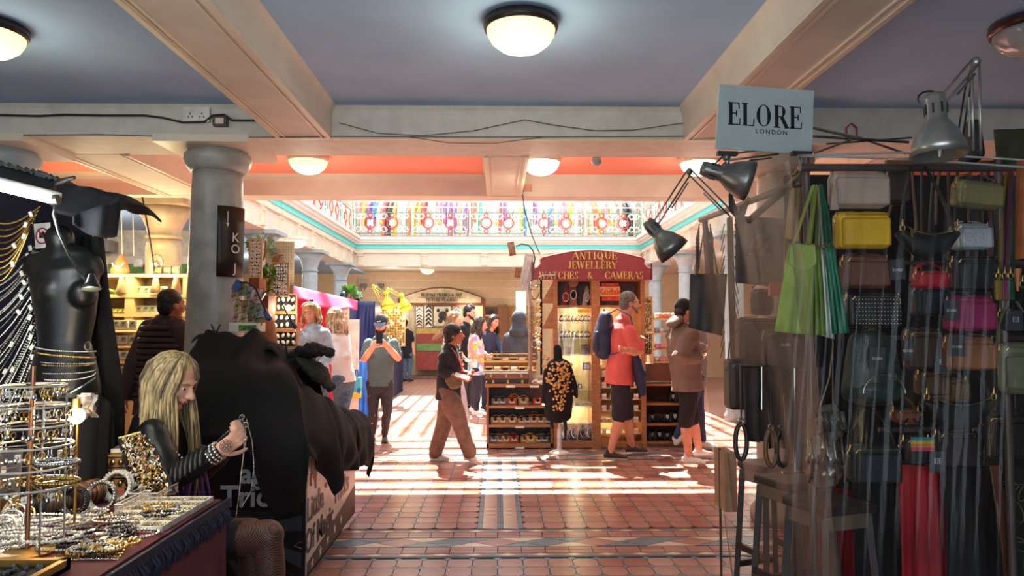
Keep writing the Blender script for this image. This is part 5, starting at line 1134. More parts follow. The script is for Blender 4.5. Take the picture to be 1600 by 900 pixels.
plant('pale eucalyptus sprig rising above the beige pegboard', 'eucalyptus', at(412, 386, 6.95), (.12, .08, .12), 160, .045, euc)
plant('bright green fern hanging under the small roof shape on the pegboard', 'hanging_fern', at(419, 437, 6.75), (.07, .05, .13), 230, .05, leafm, droop=.7)
plant('trailing green leaves on the tall earring board nearest the grey column', 'trailing_plant', at(396, 385, 6.65), (.06, .04, .07), 80, .035, leafm, droop=.6)
# earring frames, pegboard, moon
t = thing('pegboard', 'beige perforated pegboard with brown crescent moon behind the earring boards', 'pegboard', at(435, 470, 7.0))
pbox('board', M('beige_pegboard', 'cfc4ad', .8), t, 414, 377, 458, 475, 7.0, .02)
hm = MB()
for i in range(11):
    for j in range(20): hm.box(at(417+i*3.8, 381+j*4.4, 6.998), (.008, .004, .008))
o = hm.build('peg_holes', M('hole_shadow', '9b8f78', .9), t); o['kind'] = 'stuff'
c = at(436, 410, 6.93); MB().prism([(.075*cos(a), .075*sin(a)) for a in [rad(60+240*k/14) for k in range(15)]]+[(.03+.052*cos(a), .02+.055*sin(a)) for a in [rad(280-200*k/12) for k in range(13)]], c, (1, 0, 0), (0, 0, 1), -.05).build('crescent_shelf', M('amber_wood', '8a5e28', .5), t)
leafe = M('white_leaf_earring', 'e9e4d8', .4); velb = M('black_board', '17171c', .9)
pinboard('tall black board of white drop earrings nearest the grey column', 391, 376, 407, 432, 6.6, velb, [leafe], 5, 10, palew, size=.012)
pinboard('grey board of white leaf earrings in front of the beige pegboard', 426, 412, 449, 461, 6.75, velb, [leafe, silver], 6, 9, palew, size=.014)
for k, (x0, y0, x1, y1) in enumerate(((432, 461, 462, 486), (427, 491, 462, 513), (430, 519, 462, 541))):
    pinboard('%s of three pine frames with white leaf earrings on black' % ('top', 'middle', 'bottom')[k], x0, y0, x1, y1, 6.9, velb, [leafe], 4, 2, pine, size=.016, cat='picture frame', name='earring_picture')
t = thing('small_roof_shelf', 'small brown pitched wooden shelf above the hanging fern', 'shelf', at(420, 437, 6.7)); MB().box(at(415, 434, 6.7), (.08, .05, .012), (0, rad(-22), 0)).build('roof_board', oak, t); MB().box(at(426, 434, 6.7), (.08, .05, .012), (0, rad(22), 0)).build('roof_board', oak, t)
t = thing('terracotta_box', 'tall rust wooden box below the trailing leaves', 'box', at(397, 505, 6.4)); pbox('box', M('rust_wood', '8a4c34', .7, var=.15), t, 389, 434, 403, 544, 6.4, .2); pbox('side_box', M('rust_wood', ''), t, 404, 462, 418, 543, 6.45, .2)
t = thing('neck_bust', 'rounded tan wooden neck bust behind the cloth-covered table', 'display bust', at(416, 525, 6.1)); MB().limb([at(414, 533, 6.42), at(416, 505, 6.4), at(412, 488, 6.4)], [.105, .075, .045], 16).build('bust', M('tan_bust', 'a9714c', .6), t, smooth=True)
# sign strip on the column, postcards
t = thing('column_sign', 'dark brown curved sign strip with white letters on the near grey column', 'sign', at(372, 432, 5.42))
cxx, cyy = -2.2, 5.62
def arcq(z): return .222
Z0, Z1 = at(372, 432, 5.42).z, at(372, 321, 5.42).z
MB().sheet(lambda u, v: (cxx+.232*sin(rad(22+58*u)), cyy-.232*cos(rad(22+58*u)), Z1+(Z0-Z1)*v), 10, 4).build('strip', M('dark_brown_sign', '2c1c18', .35), t, smooth=True).modifiers.new('t', 'SOLIDIFY').thickness = -.006
for ch, py in (('K', 371), ('O', 389), ('J', 419)):
    a = rad(56); n = V((sin(a), -cos(a), 0)); p = V((cxx, cyy, at(380, py, 5.45).z))+n*.237; text(ch, p, (cos(a), sin(a), 0), (0, 0, 1), .10, cardw, t, .001)
a = rad(40); n = V((sin(a), -cos(a), 0)); p = V((cxx, cyy, at(375, 355, 5.45).z))+n*.238; MB().prism([(-.012, .03), (0, 0), (.012, .03), (.003, .03), (.003, .12), (-.003, .12), (-.003, .03)], p, V((cos(a), sin(a), 0)), (0, 0, 1), .001).build('arrow', cardw, t)
t = thing('leaflet_box', 'white box of leaflets with a green label under the postcards', 'box', at(382, 521, 5.0)); pbox('box', cardw, t, 358, 504, 403, 518, 5.0, .16); pbox('green_label', M('green_label', '5d7a2c', .6, var=.5, scale=40), t, 373, 508, 400, 517, 4.995, .01)
R_ = random.Random(9); pcm = [M('postcard_%s' % n, c, .4, var=.6, scale=26) for n, c in (('sepia', '8d6a50'), ('olive', '6d6a4a'), ('grey', '8a8480'), ('pink', 'b58a80'), ('tan', 'a88e68'))]
for i, (px, py) in enumerate(((368, 455), (378, 452), (390, 458), (401, 462), (371, 478), (383, 480), (394, 482), (404, 485), (369, 497), (380, 499), (392, 500), (402, 498))):
    q = MB().box(at(px, py, 5.05+.01*(i % 3)), (.05+.02*(i % 2), .006, .10), (rad(-10), rad(R_.uniform(-12, 12)), 0)); single(q, 'postcard', pcm[i % 5], '%s-toned postcard in the rack on the side of the near column' % ('sepia', 'olive', 'grey', 'pink', 'tan')[i % 5], 'postcard', 'postcards in the column rack')
bl = M('blue_clip', '38507e', .45)
for lb, pts, e, hd in (('blue clip lamp with black cable arching over the postcards', [(372, 442, 4.95), (385, 441, 4.9), (399, 450, 4.9), (408, 470, 4.9), (416, 488, 4.9)], (371, 446), (417, 493)), ('blue clip lamp curving over the pine earring frames', [(410, 458, 6.2), (425, 452, 6.2), (438, 466, 6.2), (447, 488, 6.2), (456, 503, 6.2)], (408, 462), (458, 507))):
    Yc = pts[0][2]; t = thing('clip_lamp', lb, 'lamp', at(*pts[0])); MB().tube([at(*p) for p in pts], .006).build('cable_arm', bshoe, t, smooth=True)
    MB().box(at(e[0], e[1], Yc), (.045, .03, .08), (0, .5, 0)).build('clip', bl, t); MB().limb([at(hd[0]-3, hd[1]-5, Yc), at(hd[0]+3, hd[1]+4, Yc)], [.014, .02], 10).build('lamp_head', bl, t, smooth=True)
b_ = at(451, 481, 6.84); t = thing('filament_bulb', 'glowing bare bulb in front of the pine earring frames', 'bulb', b_); MB().ball(b_, .03, 12, 8).build('glass', M('amber_glow', 'ffd890', .3, emit=8, ecol='ffb860'), t, smooth=True); MB().cyl(b_+V((0, 0, .025)), b_+V((0, .05, .07)), .012).build('socket', bshoe, t); light('bulb_light', b_-V((0, .08, 0)), 4)

# ------------------------------------------------------------ cloth-covered magic stall
XS = -1.13
ms = thing('magic_stall', 'box stall with printed magic tricks banner under a black cloth', 'stall', (-1.7, 5.0, 0))
MB().bb(-1.93, XS-.01, 4.32, 5.36, 0, .70).build('table_box', M('stall_black', '151416', .8), ms)
bw = M('banner_white', 'e8e0d6', .35, var=.02, scale=2); bnr = MB().bb(XS-.008, XS, 4.34, 5.78, .03, .80).build('side_banner', bw, ms)
MB().add([(XS+.002, 4.34, .03), (XS+.002, 5.78, .03), (XS+.002, 5.78, .25), (XS+.002, 5.0, .16), (XS+.002, 4.34, .10)], [(0, 1, 2, 3, 4)]).build('wood_grain_band', wood('banner_brown', '4a3a34', '63504a', .5), bnr)
tx = M('banner_ink', '2a2226', .4)
for s_, y, z, sz in (('Little', 4.53, .40, .20), ('Shop', 4.98, .50, .20), ('Of Magic', 4.66, .215, .20), ('Tricks', 5.28, .335, .20)):
    text(s_, (XS+.004, y, z), (0, 1, 0), (0, 0, 1), sz, tx if s_ in ('Little', 'Of Magic') else M('banner_faded_ink', '8d6f62', .4), bnr, .001, bold=.003)
def star(mb, o, ux, uy, r):
    mb.prism([((r if k % 2 == 0 else r*.42)*sin(pi*k/5), (r if k % 2 == 0 else r*.42)*cos(pi*k/5)) for k in range(10)], o, ux, uy, .002)
for k in range(5): q = MB(); star(q, (XS+.003, 4.46+k*.2, .065+k*.012), (0, 1, 0), (0, 0, 1), .035); q.build('star', cardw, bnr)
hp_ = at(500, 737, 4.45); fing = M('printed_skin', 'd09880', .5, var=.1)
q = MB()
for (y0, z0, y1, z1, r_) in ((4.43, .74, 4.47, .60, .022), (4.50, .76, 4.50, .56, .020), (4.40, .70, 4.44, .62, .018), (4.53, .72, 4.53, .50, .022)): q.limb([(XS+.002, y0, z0), (XS+.002, y1, z1)], [(r_, .003)]*2, 10, (0, 1, 0))
q.build('printed_fingers', fing, bnr, smooth=True)
MB().ball((XS+.003, 4.42, .575), (.004, .030, .042), 12, 10).build('printed_ball', M('printed_red', 'b0202c', .3), bnr, smooth=True)
for z, y in ((.63, 4.385), (.60, 4.455)): MB().ball((XS+.006, y-.01 if z > .62 else 4.425, .595 if z > .62 else .56), (.002, .006, .006), 6, 5).build('printed_dot', cardw, bnr)
fb = MB().bb(-1.95, XS, 4.305, 4.318, .0, .78).build('front_banner', M('banner_black', '121317', .35), ms)
ray = M('banner_ray', '3d454a', .4); q = MB(); c0 = V((-1.62, 4.302, .30))
for k in range(26):
    a = 2*pi*k/26; a2 = a+.10
    pts = []
    for aa, rr_ in ((a, .12), (a2, .12), (a2, .9), (a, .9)):
        x = c0.x+rr_*cos(aa); z = c0.z+rr_*sin(aa); x = min(max(x, -1.94), XS-.02); z = min(max(z, .02), .42); pts.append((x, 4.303, z))
    q.add(pts, [(0, 1, 2, 3)])
o = q.build('sunburst_rays', ray, fb); o['kind'] = 'stuff'
lw = M('banner_lettering', 'c4ccd4', .4)
text('ag', (at(394, 741, 4.3).x, 4.3, at(395, 741, 4.3).z), (1, 0, 0), (0, 0, 1), .165, lw, fb, .001, bold=.004); text('Tricks', (at(402, 776, 4.3).x, 4.3, at(400, 777, 4.3).z), (1, 0, 0), (0, 0, 1), .17, lw, fb, .001, bold=.004)
for z in (.22, .62): MB().tube([(XS+.005, 4.35, z), (XS-.03, 4.29, z+.02), (XS-.06, 4.29, z), (XS-.02, 4.30, z-.02)], .004).build('hook', steel, ms)
# the cloth: pinned up at a peak, falling over the table and its goods
clm = M('black_cotton', '110d0f', .85, var=.3, scale=3)
def cloth(u, v):
    # u: along the stall, 0 far left front .. .45 front corner .. 1 far end of the aisle side; v: 0 ridge .. .5 table edge .. 1 hem
    def L_(t, tab):
        for (a, b), (c, d) in zip(tab, tab[1:]):
            if t <= c: return b+(d-b)*(t-a)/(c-a)
        return tab[-1][1]
    R0 = [(0, (-1.93, 4.55, 1.30)), (.12, (-1.86, 4.60, 1.47)), (.30, (-1.62, 4.75, 1.46)), (.45, (-1.45, 4.95, 1.36)), (.60, (-1.38, 5.1, 1.10)), (.8, (-1.42, 5.35, .92)), (1, (-1.45, 5.75, .78))]
    E0 = [(0, (-2.0, 4.22, .86)), (.12, (-1.92, 4.18, .9)), (.30, (-1.5, 4.18, .92)), (.45, (-1.12, 4.20, .90)), (.60, (-1.02, 4.62, .84)), (.8, (-1.02, 5.2, .79)), (1, (-1.03, 5.80, .72))]
    def P3(t, tab):
        for (a, b), (c, d) in zip(tab, tab[1:]):
            if t <= c:
                s_ = (t-a)/(c-a); s_ = s_*s_*(3-2*s_); return V(b).lerp(V(d), s_)
        return V(tab[-1][1])
    hem = L_(u, [(0, .82), (.345, .79), (.365, .55), (.385, .40), (.43, .44), (.45, .80), (.50, .72), (.60, .43), (.66, .56), (.74, .50), (.90, .46), (1, .30)])
    a = P3(u, R0); b = P3(u, E0)
    fo = sin(u*44+3.2*sin(v*3.4))*.55+sin(u*97+v*4)*.3+sin(u*23-v*2)*.5
    if v < .5:
        s_ = v*2; p = a.lerp(b, s_); p.z += .10*sin(pi*s_)*(1-u*.85) - .05*sin(2*pi*s_)+fo*.030
        p.y += fo*.035*s_
    else:
        s_ = (v-.5)*2; p = b.copy(); p.z = b.z+(hem-b.z)*s_; out = V((0, -1, 0)) if u < .42 else (V((1, 0, 0)) if u > .5 else V((.7, -.7, 0)))
        p += out*(fo*.040*(.25+s_*.8)+.025*sin(pi*s_))
    return p
q = MB(); q.sheet(cloth, 150, 44); o = q.build('black_cloth', clm, smooth=True); o.modifiers.new('t', 'SOLIDIFY').thickness = .006; tag(o, 'large black cotton cloth thrown over the magic stall and pinned to a peak', 'cloth')
q = MB(); q.sheet(lambda u, v: (-1.93+.62*u, 4.56+.25*u+.9*v, 1.40-.12*u-.5*v*v+.04*sin(u*20+v*6)+.03*sin(v*15)), 24, 16); o = q.build('back_cloth', clm, smooth=True); o.modifiers.new('t', 'SOLIDIFY').thickness = .006; tag(o, 'second black cloth lying behind the peak of the cloth-covered stall', 'cloth')
c = at(337, 516, 4.6); t = thing('spring_clip', 'small black spring clip pinching the peak of the black cloth', 'clip', c)
for k in (-1, 1): MB().limb([c-V((0, 0, .02)), c+V((.028*k, 0, .035))], [.008, .005], 8).build('jaw', bshoe, t, smooth=True)
q = MB(); q.limb([at(462, 552, 4.9), at(488, 545, 4.9), at(518, 551, 4.95)], [(.08, .03), (.13, .045), (.07, .025)], 16, (0, 1, 0)); melt(tag(q.build('folded_jacket', M('grey_black_jacket', '1c1a1d', .85), ), 'folded grey-black jacket lying on the covered stall beside the woman in denim', 'jacket'), .008, 1, .06, .05)
q = MB(); q.limb([at(475, 562, 4.92), at(498, 583, 4.90), at(514, 604, 4.9)], [(.13, .03), (.15, .055), (.05, .03)], 16, (0, 1, 0)); melt(tag(q.build('canvas_bag', M('olive_black_canvas', '2e2c22', .8, var=.1)), 'olive black canvas bag slumped below the folded jacket', 'bag'), .008, 1, .06, .06)

# ------------------------------------------------------------ cream display shelves behind the padded jacket
Yh = 7.9
hs_ = thing('display_shelves', 'long cream display shelving lit warmly behind the man in quilted jacket', 'shelf unit', (at(215, 600, Yh).x, Yh+.3, 0))
shm = M('warm_cream_shelf', 'dfc788', .6, var=.04)
for py in (428, 460, 490, 556): pbox('shelf', shm, hs_, 120, py, 292, py+5, Yh, .45)
pbox('back_panel', M('warm_panel', 'cdb27a', .7), hs_, 120, 432, 292, 700, Yh+.44, .03); pbox('lower_front', shm, hs_, 120, 600, 292, 745, Yh+.02, .4)
for px in (120, 196, 286): pbox('upright', shm, hs_, px, 430, px+5, 745, Yh+.01, .43)
for k in range(4): MB().box(at(188, 510+k*24, Yh-.08), (S(64, Yh), .22, .015), (rad(35), 0, 0)).build('sloping_tray', shm, hs_)
for px in (150, 240): light('shelf_light', at(px, 412, Yh-.2), 16, (1, .85, .5), .1)
cdp = thing('card_box', None, 'card box', (0, 0, -5)); MB().box((0, .01, .045), (.085, .02, .09)).build('box', cardw, cdp, local=True); MB().box((0, -.002, .05), (.06, .006, .055)).build('picture', M('mixed_print', '8d9a7c', .6, var=.8, scale=25), cdp, local=True)
cdd = thing('card_box', None, 'card box', (0, 0, -5)); MB().box((0, .01, .035), (.08, .02, .07)).build('box', bshoe, cdd, local=True); MB().box((0, -.002, .035), (.06, .006, .045)).build('picture', M('gold_print', 'c9a44c', .6, var=.8, scale=35), cdd, local=True)
for py, y_, ps in ((460, .1, [216, 229, 242, 255]), (490, .08, [206, 217, 228, 238, 250, 262])):
    for px in ps: put(cdp, at(px, py, Yh+y_), 'white card box standing on the %s cream shelf behind the padded jacket' % ('upper' if py == 460 else 'long lit'), 'white card boxes on the cream shelves')
for px in (176, 184, 192, 200): put(cdd, at(px, 490, Yh+.06), 'small black and gold card box in the row on the long lit shelf', 'black card boxes on the cream shelf', 0, .9)
for k in range(4):
    for px in (168, 181, 193, 207): put(cdp, at(px, 513+k*24, Yh-.15), 'white card box in the sloping trays below the long lit shelf', 'card boxes in sloping trays', 0, .95)
for px in (246, 262, 274): put(cdd, at(px, 428, Yh+.1), 'dark boxed set standing on the topmost cream shelf', 'dark boxes on the topmost cream shelf', 0, 1.2)
p = at(187, 428, Yh+.1); t = thing('necklace_bust', 'orange neck bust with shell necklace on the topmost cream shelf', 'display bust', p); MB().limb([p+V((0, 0, .03)), p+V((0, .02, .12)), p+V((0, .03, .19))], [(.11, .05), (.075, .045), (.03, .03)], 14, (1, 0, 0)).build('bust', M('orange_leather', 'b4683c', .5), t, smooth=True)
q = MB()
for k in range(9): a = pi*(k+.5)/9; q.ball(p+V((.06*cos(a), -.045, .12-.045*sin(a))), .010, 7, 5)
q.build('shell_necklace', pearl, t, smooth=True)
for px, lb in ((157, 'glass dome with brass rim on the topmost cream shelf beside the orange bust'), (244, 'glass dome with brass rim on the topmost cream shelf near the sand column')):
    p = at(px, 428, Yh+.1); t = thing('glass_dome', lb, 'dome', p); MB().lathe([(.075, 0), (.075, .12), (.06, .18), (.03, .21), (.005, .22)], p, 18).build('dome', glass, t, smooth=True); MB().tube([p+V((.075*cos(a), 0, .12+.10*sin(a))) for a in [pi*j/10 for j in range(11)]], .005).build('brass_rim', gold, t); q = MB()
    for k in range(10): q.ball(p+V((rr.uniform(-.04, .04), rr.uniform(-.03, .03), .03+.14*rr.random())), .013, 6, 5)
    q.build('jewellery', gold, t)
for px, lb in ((176, 'wide green and gold bangle on the upper cream shelf, nearer the torso'), (198, 'wide green and gold bangle on the upper cream shelf, nearer white boxes')):
    p = at(px, 455, Yh+.1); single(MB().tube([p+V((.085*cos(a), .05*sin(a), .02*sin(2*a)+.01)) for a in [2*pi*j/18 for j in range(18)]], .016, 7, True), 'bangle', M('green_gold_bangle', '7f9a4c', .3, metal=.5, var=.5, scale=30), lb, 'bangle', smooth=True)
for px, lb in ((190, 'pale cone display stand between bangles and boxes'), (243, 'pale cone display stand near the padded jacket shoulder'), (275, 'pale cone display stand above the dark-haired head')):
    p = at(px, 458, Yh+.02); single(MB().lathe([(.06, 0), (.028, .16), (.02, .2), (.001, .21)], p, 16), 'display_cone', palew, lb, 'display cone', smooth=True)
t = thing('wall_box', 'grey metal wall box with two dark vents on the pale back wall', 'wall box', at(157, 392, 11.4)); pbox('case', M('grey_wall_box', '8d8c84', .6), t, 145, 375, 170, 393, 11.3, .25); pbox('vent', M('vent_dark', '4b4a46', .7), t, 146, 377, 154, 391, 11.28, .03)
for k, px in enumerate((191, 209, 232)): single(MB().cyl(at(px, 400, 8.4), at(px-2, 305, 8.4), .006, n=6), 'hanging_rod', cardw, 'thin pale rod hanging over the cream shelves, %s' % ('nearest the black drape', 'middle one', 'nearest the sand column')[k], 'rod')
single(MB().tube([at(221, 301, 7.9), at(232, 360, 7.9), at(242, 424, 8.0)], .009), 'black_cable', bshoe, 'thick black cable slanting down over the cream shelves', 'cable')
q = MB(); q.box(at(216, 411, 11.3), (.12, .04, .12)); q.box(at(221, 410, 11.2), (.05, .05, .08)); single(q, 'wall_socket', cardw, 'white wall socket with plugs above the cream shelves', 'socket')

# ------------------------------------------------------------ fittings on the near beam
be = 5.335
t = thing('double_socket', 'white double socket outlet on the near beam beside black cable', 'socket', at(305, 188, be)); pbox('plate', cardw, t, 286, 167, 327, 190, be-.03, .03)
for px in (297, 315):
    for dx, dy in ((0, 176), (-3, 181), (3, 181)): pbox('pin_hole', bshoe, t, px+dx-.7, dy, px+dx+.7, dy+2.5, be-.034, .005)
t = thing('junction_box', 'small brown junction box on the near beam', 'junction box', at(343, 196, be)); pbox('box', M('brown_box', '5b4a48', .5), t, 332, 181, 353, 196, be-.05, .05); pbox('cover', cream2, t, 336, 184, 349, 193, be-.055, .01)
def wire(pts, r, m, label, Y=be-.03): return single(MB().tube([at(px, py, Y) for px, py in pts], r), 'beam_cable', m, label, 'cable')
wire([(-20, 179), (60, 181), (100, 179), (160, 180), (225, 180), (255, 184), (285, 191), (320, 190), (333, 180), (350, 179), (362, 188), (430, 188)], .009, bshoe, 'thick black cable running along the near beam past the socket')
wire([(-20, 211), (70, 211), (150, 210), (250, 213), (360, 215), (530, 213), (760, 214), (1070, 213), (1180, 218)], .004, M('grey_wire', '5a5450', .5), 'thin dark wire running along the lower edge of the near beam', 5.30)
wire([(530, 192), (590, 208), (660, 212), (740, 204), (820, 187), (870, 196), (930, 204), (990, 203), (1070, 192)], .0035, M('grey_wire', ''), 'thin wire looping across the middle of the near beam')
wire([(640, 214), (700, 223), (770, 224), (850, 214)], .0035, M('grey_wire', ''), 'thin wire sagging below the middle of the near beam', 5.30)
c = at(932, 241, 6.0); t = thing('smoke_detector', 'small white sensor hanging under the near beam before the coral ceiling', 'sensor', c); MB().lathe([(.035, 0), (.035, .05), (.02, .06)], c-V((0, 0, .03)), 14).build('base', cardw, t); MB().ball(c-V((0, 0, .06)), (.045, .045, .04), 12, 8).build('lens', M('grey_lens', 'b0aca8', .3), t, smooth=True)
t = thing('socket_box', 'small orange socket with black plug on the white beam end', 'socket', at(825, 298, 7.7)); pbox('plate', M('salmon_plate', 'd89a80', .5), t, 819, 288, 831, 298, 7.72, .04); pbox('plug', bshoe, t, 813, 291, 819, 299, 7.70, .05)
single(MB().tube([at(816, 298, 7.7), at(820, 330, 7.9), at(832, 370, 8.3), at(843, 396, 8.6)], .006), 'hanging_cable', bshoe, 'black cable dropping from the beam socket to the maroon sign', 'cable')

# ------------------------------------------------------------ near jewellery table
ZT = .85; XT = -1.04
burg = M('burgundy_cloth', '571a2c', .85, var=.08, scale=3); lace = M('blue_black_lace', '1c2038', .8, var=.3, scale=60)
tb = thing('jewellery_table', 'jewellery table under a burgundy cloth with blue-black lace fringe', 'table', (-2.0, 2.0, 0))
MB().bb(-3.3, XT, .9, 2.76, ZT-.03, ZT).build('table_top', burg, tb)
def skirt(u, v):
    if u < .65: p = V((XT+.004, .9+1.86*u/.65, 0)); n = V((1, 0, 0)); k = p.y
    else: p = V((XT-1.6*(u-.65)/.35, 2.765, 0)); n = V((0, 1, 0)); k = p.x
    return p + n*(.02+.05*v*(.6+.5*sin(k*11+v)+.25*sin(k*23))) + V((0, 0, ZT-.005-.83*v))
MB().sheet(skirt, 90, 14).build('tablecloth_skirt', burg, tb, smooth=True)
fr = MB()
for i in range(100):
    y = .92+i*.0184; d = .012*sin(i*1.7)
    fr.loft([(XT+.026, y, ZT-.022), (XT+.040+d*.4, y+.006, ZT-.05), (XT+.034, y+.004*sin(i*2.3), ZT-.085+d)], [(.007, .004), (.010, .005), (.004, .003)], 5)
o = fr.build('lace_fringe', lace, tb); o['kind'] = 'stuff'
MB().bb(XT+.018, XT+.030, .9, 2.77, ZT-.028, ZT+.002).build('lace_band', lace, tb)
jr = random.Random(21)
mixm = [silver, gold, M('grey_bead', '7d7c84', .3, metal=.3), M('clear_bead', 'cfd0cc', .15), M('black_bead', '1c1b20', .2)]
def bead_ring(c, rx, ry, r, n=None, tilt=None, wob=0):
    q = MB(); n = n or int(2*pi*max(rx, ry)/(r*1.9))
    for k in range(n):
        a = 2*pi*k/n; p = V((rx*cos(a)*(1+wob*sin(3*a)), ry*sin(a)*(1+wob*cos(2*a)), 0)); p = tilt @ p if tilt else p; q.ball(V(c)+p, r*(1 if k % 3 else .75), 6, 4)
    return q
# bead necklaces heaped near the front
for i in range(20):
    c = on(jr.uniform(-10, 105), jr.uniform(822, 868), ZT); c.z = ZT+.010+.008*(i % 4)
    single(bead_ring(c, jr.uniform(.05, .10), jr.uniform(.04, .07), .0058, wob=.12), 'bead_necklace', mixm[(3, 0, 2, 3)[i % 4]], '%s bead necklace in the heap on the front of the jewellery table' % ('clear', 'silver', 'grey', 'clear')[i % 4], 'necklace', 'bead necklaces heaped on the table', True)
for i in range(34):
    c = on(jr.uniform(105, 290), jr.uniform(800, 870), ZT); 
    if c.x > XT-.06: c.x = XT-.06-jr.random()*.1
    c.z = ZT+.009+.006*(i % 3); single(bead_ring(c, jr.uniform(.03, .055), jr.uniform(.03, .05), .0060, wob=.08), 'bead_bracelet', mixm[(4, 2, 0, 1)[i % 4]], '%s bead bracelet scattered along the edge of the jewellery table' % ('black', 'grey', 'silver', 'gold')[i % 4], 'bracelet', 'bead bracelets along the table edge', True)
a = on(95, 872, ZT); b = on(205, 838, ZT)
for i in range(12):
    y0 = 881-i*4.9; p0 = on(78+i*4.5, y0, ZT); p1 = on(184+i*3.5, y0-3, ZT); q = MB(); sg_ = jr.uniform(-.012, .012)
    for k in range(40):
        p = p0.lerp(p1, k/39); p.y += sg_*sin(pi*k/39)+.002*sin(k*1.3+i); p.z = ZT+.005+.002*(k % 2); q.ball(p, (.0034, .0024, .0022 if k % 2 else .0032), 5, 4)
    single(q, 'gold_chain', gold if i % 5 else silver, '%s chain laid straight in the parallel row on the table' % ('gold' if i % 5 else 'silver'), 'chain', 'parallel chains laid on the table')
for i in range(9):
    c = on(jr.uniform(95, 185), jr.uniform(835, 870), ZT); c.z = ZT+.02; single(MB().box(c, (.026, .016, .003), (jr.uniform(-.3, .3), .2, jr.uniform(0, 3))), 'price_tag', cardw, 'small white price tag lying on the parallel chains', 'price tag', 'price tags among the chains')
t = thing('display_tray', 'gilt-edged tray of dark stones at the very front of the table', 'tray', on(50, 895, ZT))
c0 = on(110, 889, ZT); MB().bb(c0.x-.42, c0.x, c0.y-.30, c0.y, ZT, ZT+.012).build('tray_base', velvet, t)
for q in ((c0.x-.42, c0.x, c0.y-.018, c0.y), (c0.x-.018, c0.x, c0.y-.30, c0.y)): MB().bb(*q, ZT, ZT+.03).build('tray_edge', M('gilt_edge', 'a8823f', .4, metal=.5), t)
sm = MB()
for i in range(90): sm.ball((c0.x-.40+.37*jr.random(), c0.y-.27+.24*jr.random(), ZT+.018), jr.uniform(.005, .009), 6, 4)
o = sm.build('tumbled_stones', M('dark_stones', '4a4a50', .15, var=.8, scale=40), t, smooth=True); o['kind'] = 'stuff'
# coiled rope necklaces, bangles, cuffs
def coil(px, py, r, t_, turns, m, label, h=0): 
    c = on(px, py, ZT); return single(MB().tube([c+V(((r-.012*k/14)*cos(2*pi*k/14), (r-.012*k/14)*sin(2*pi*k/14), t_+h*k/14/turns)) for k in range(int(14*turns)+1)], t_, 6), 'coiled_necklace', m, label, 'necklace', smooth=True)
coil(122, 815, .055, .007, 3, pearl, 'cream rope necklace coiled behind the bead heap'); coil(28, 866, .06, .006, 2, pearl, 'pale shell necklace curled by the gilt-edged tray')
for i, (px, py, r_, m, nm) in enumerate(((157, 798, .046, silver, 'studded'), (181, 783, .050, mixm[3], 'clear'), (113, 806, .042, mixm[4], 'black'))):
    c = on(px, py, ZT); t = thing('cuff_bracelet', '%s wide cuff bracelet standing on edge before the leather bands' % nm, 'bracelet', c)
    q = Matrix.Rotation(rad(80), 3, 'X')
    for k in range(3 if i else 2): MB().tube([c+V((0, .010*k, r_+.006))+q @ V((r_*cos(a), r_*sin(a), 0)) for a in [2*pi*j/26 for j in range(26)]], .0065, 6, True).build('band', m, t, smooth=True)
    bead_ring(c+V((0, -.006, r_+.006)), r_+.004, r_+.004, .0055, 30, q).build('beads', m, t, smooth=True)
brc = [M('tan_leather', '8d5a38', .6), M('brown_leather', '553423', .6), M('black_leather', '1e1a19', .5), M('dark_leather', '33231c', .5)]
p0, p1 = on(58, 812, ZT), on(152, 786, ZT); d = (p1-p0).normalized(); q = d.to_track_quat('Z', 'Y').to_matrix()
rl = single(MB().cyl(p0+V((0, 0, .046)), p1+V((0, 0, .046)), .032), 'bracelet_roll', velvet, 'black velvet roll carrying leather bands on the table', 'display roll', smooth=True)
for i in range(26):
    c = p0.lerp(p1, (i+.5)/26)+V((0, 0, .046)); m = brc[2+i % 2] if i < 12 else brc[i % 2 if i % 3 else 3]
    single(MB().tube([c+q @ V((.040*cos(a), .040*sin(a), 0)) for a in [2*pi*j/18 for j in range(18)]], .0058, 6, True), 'leather_band', m, '%s leather bracelet threaded on the velvet roll' % {brc[0].name: 'tan', brc[1].name: 'brown', brc[2].name: 'black', brc[3].name: 'dark brown'}[m.name], 'bracelet', 'leather bracelets on the velvet roll', True)
for i in range(12):
    c = on(jr.uniform(-5, 50), jr.uniform(800, 840), ZT); rr2 = jr.uniform(.032, .048); q = Matrix.Rotation(jr.uniform(.9, 1.6), 3, 'X') @ Matrix.Rotation(jr.uniform(-.6, .6), 3, 'Y'); single(MB().tube([c+V((0, 0, rr2*.9))+q @ V((rr2*cos(a), rr2*sin(a), 0)) for a in [2*pi*j/20 for j in range(20)]], .0042, 6, True), 'bangle', (silver, mixm[3], gold)[i % 3], '%s bangle in the loose pile beside the leather bands' % ('silver', 'clear', 'gold')[i % 3], 'bangle', 'bangles piled at the table corner', True)
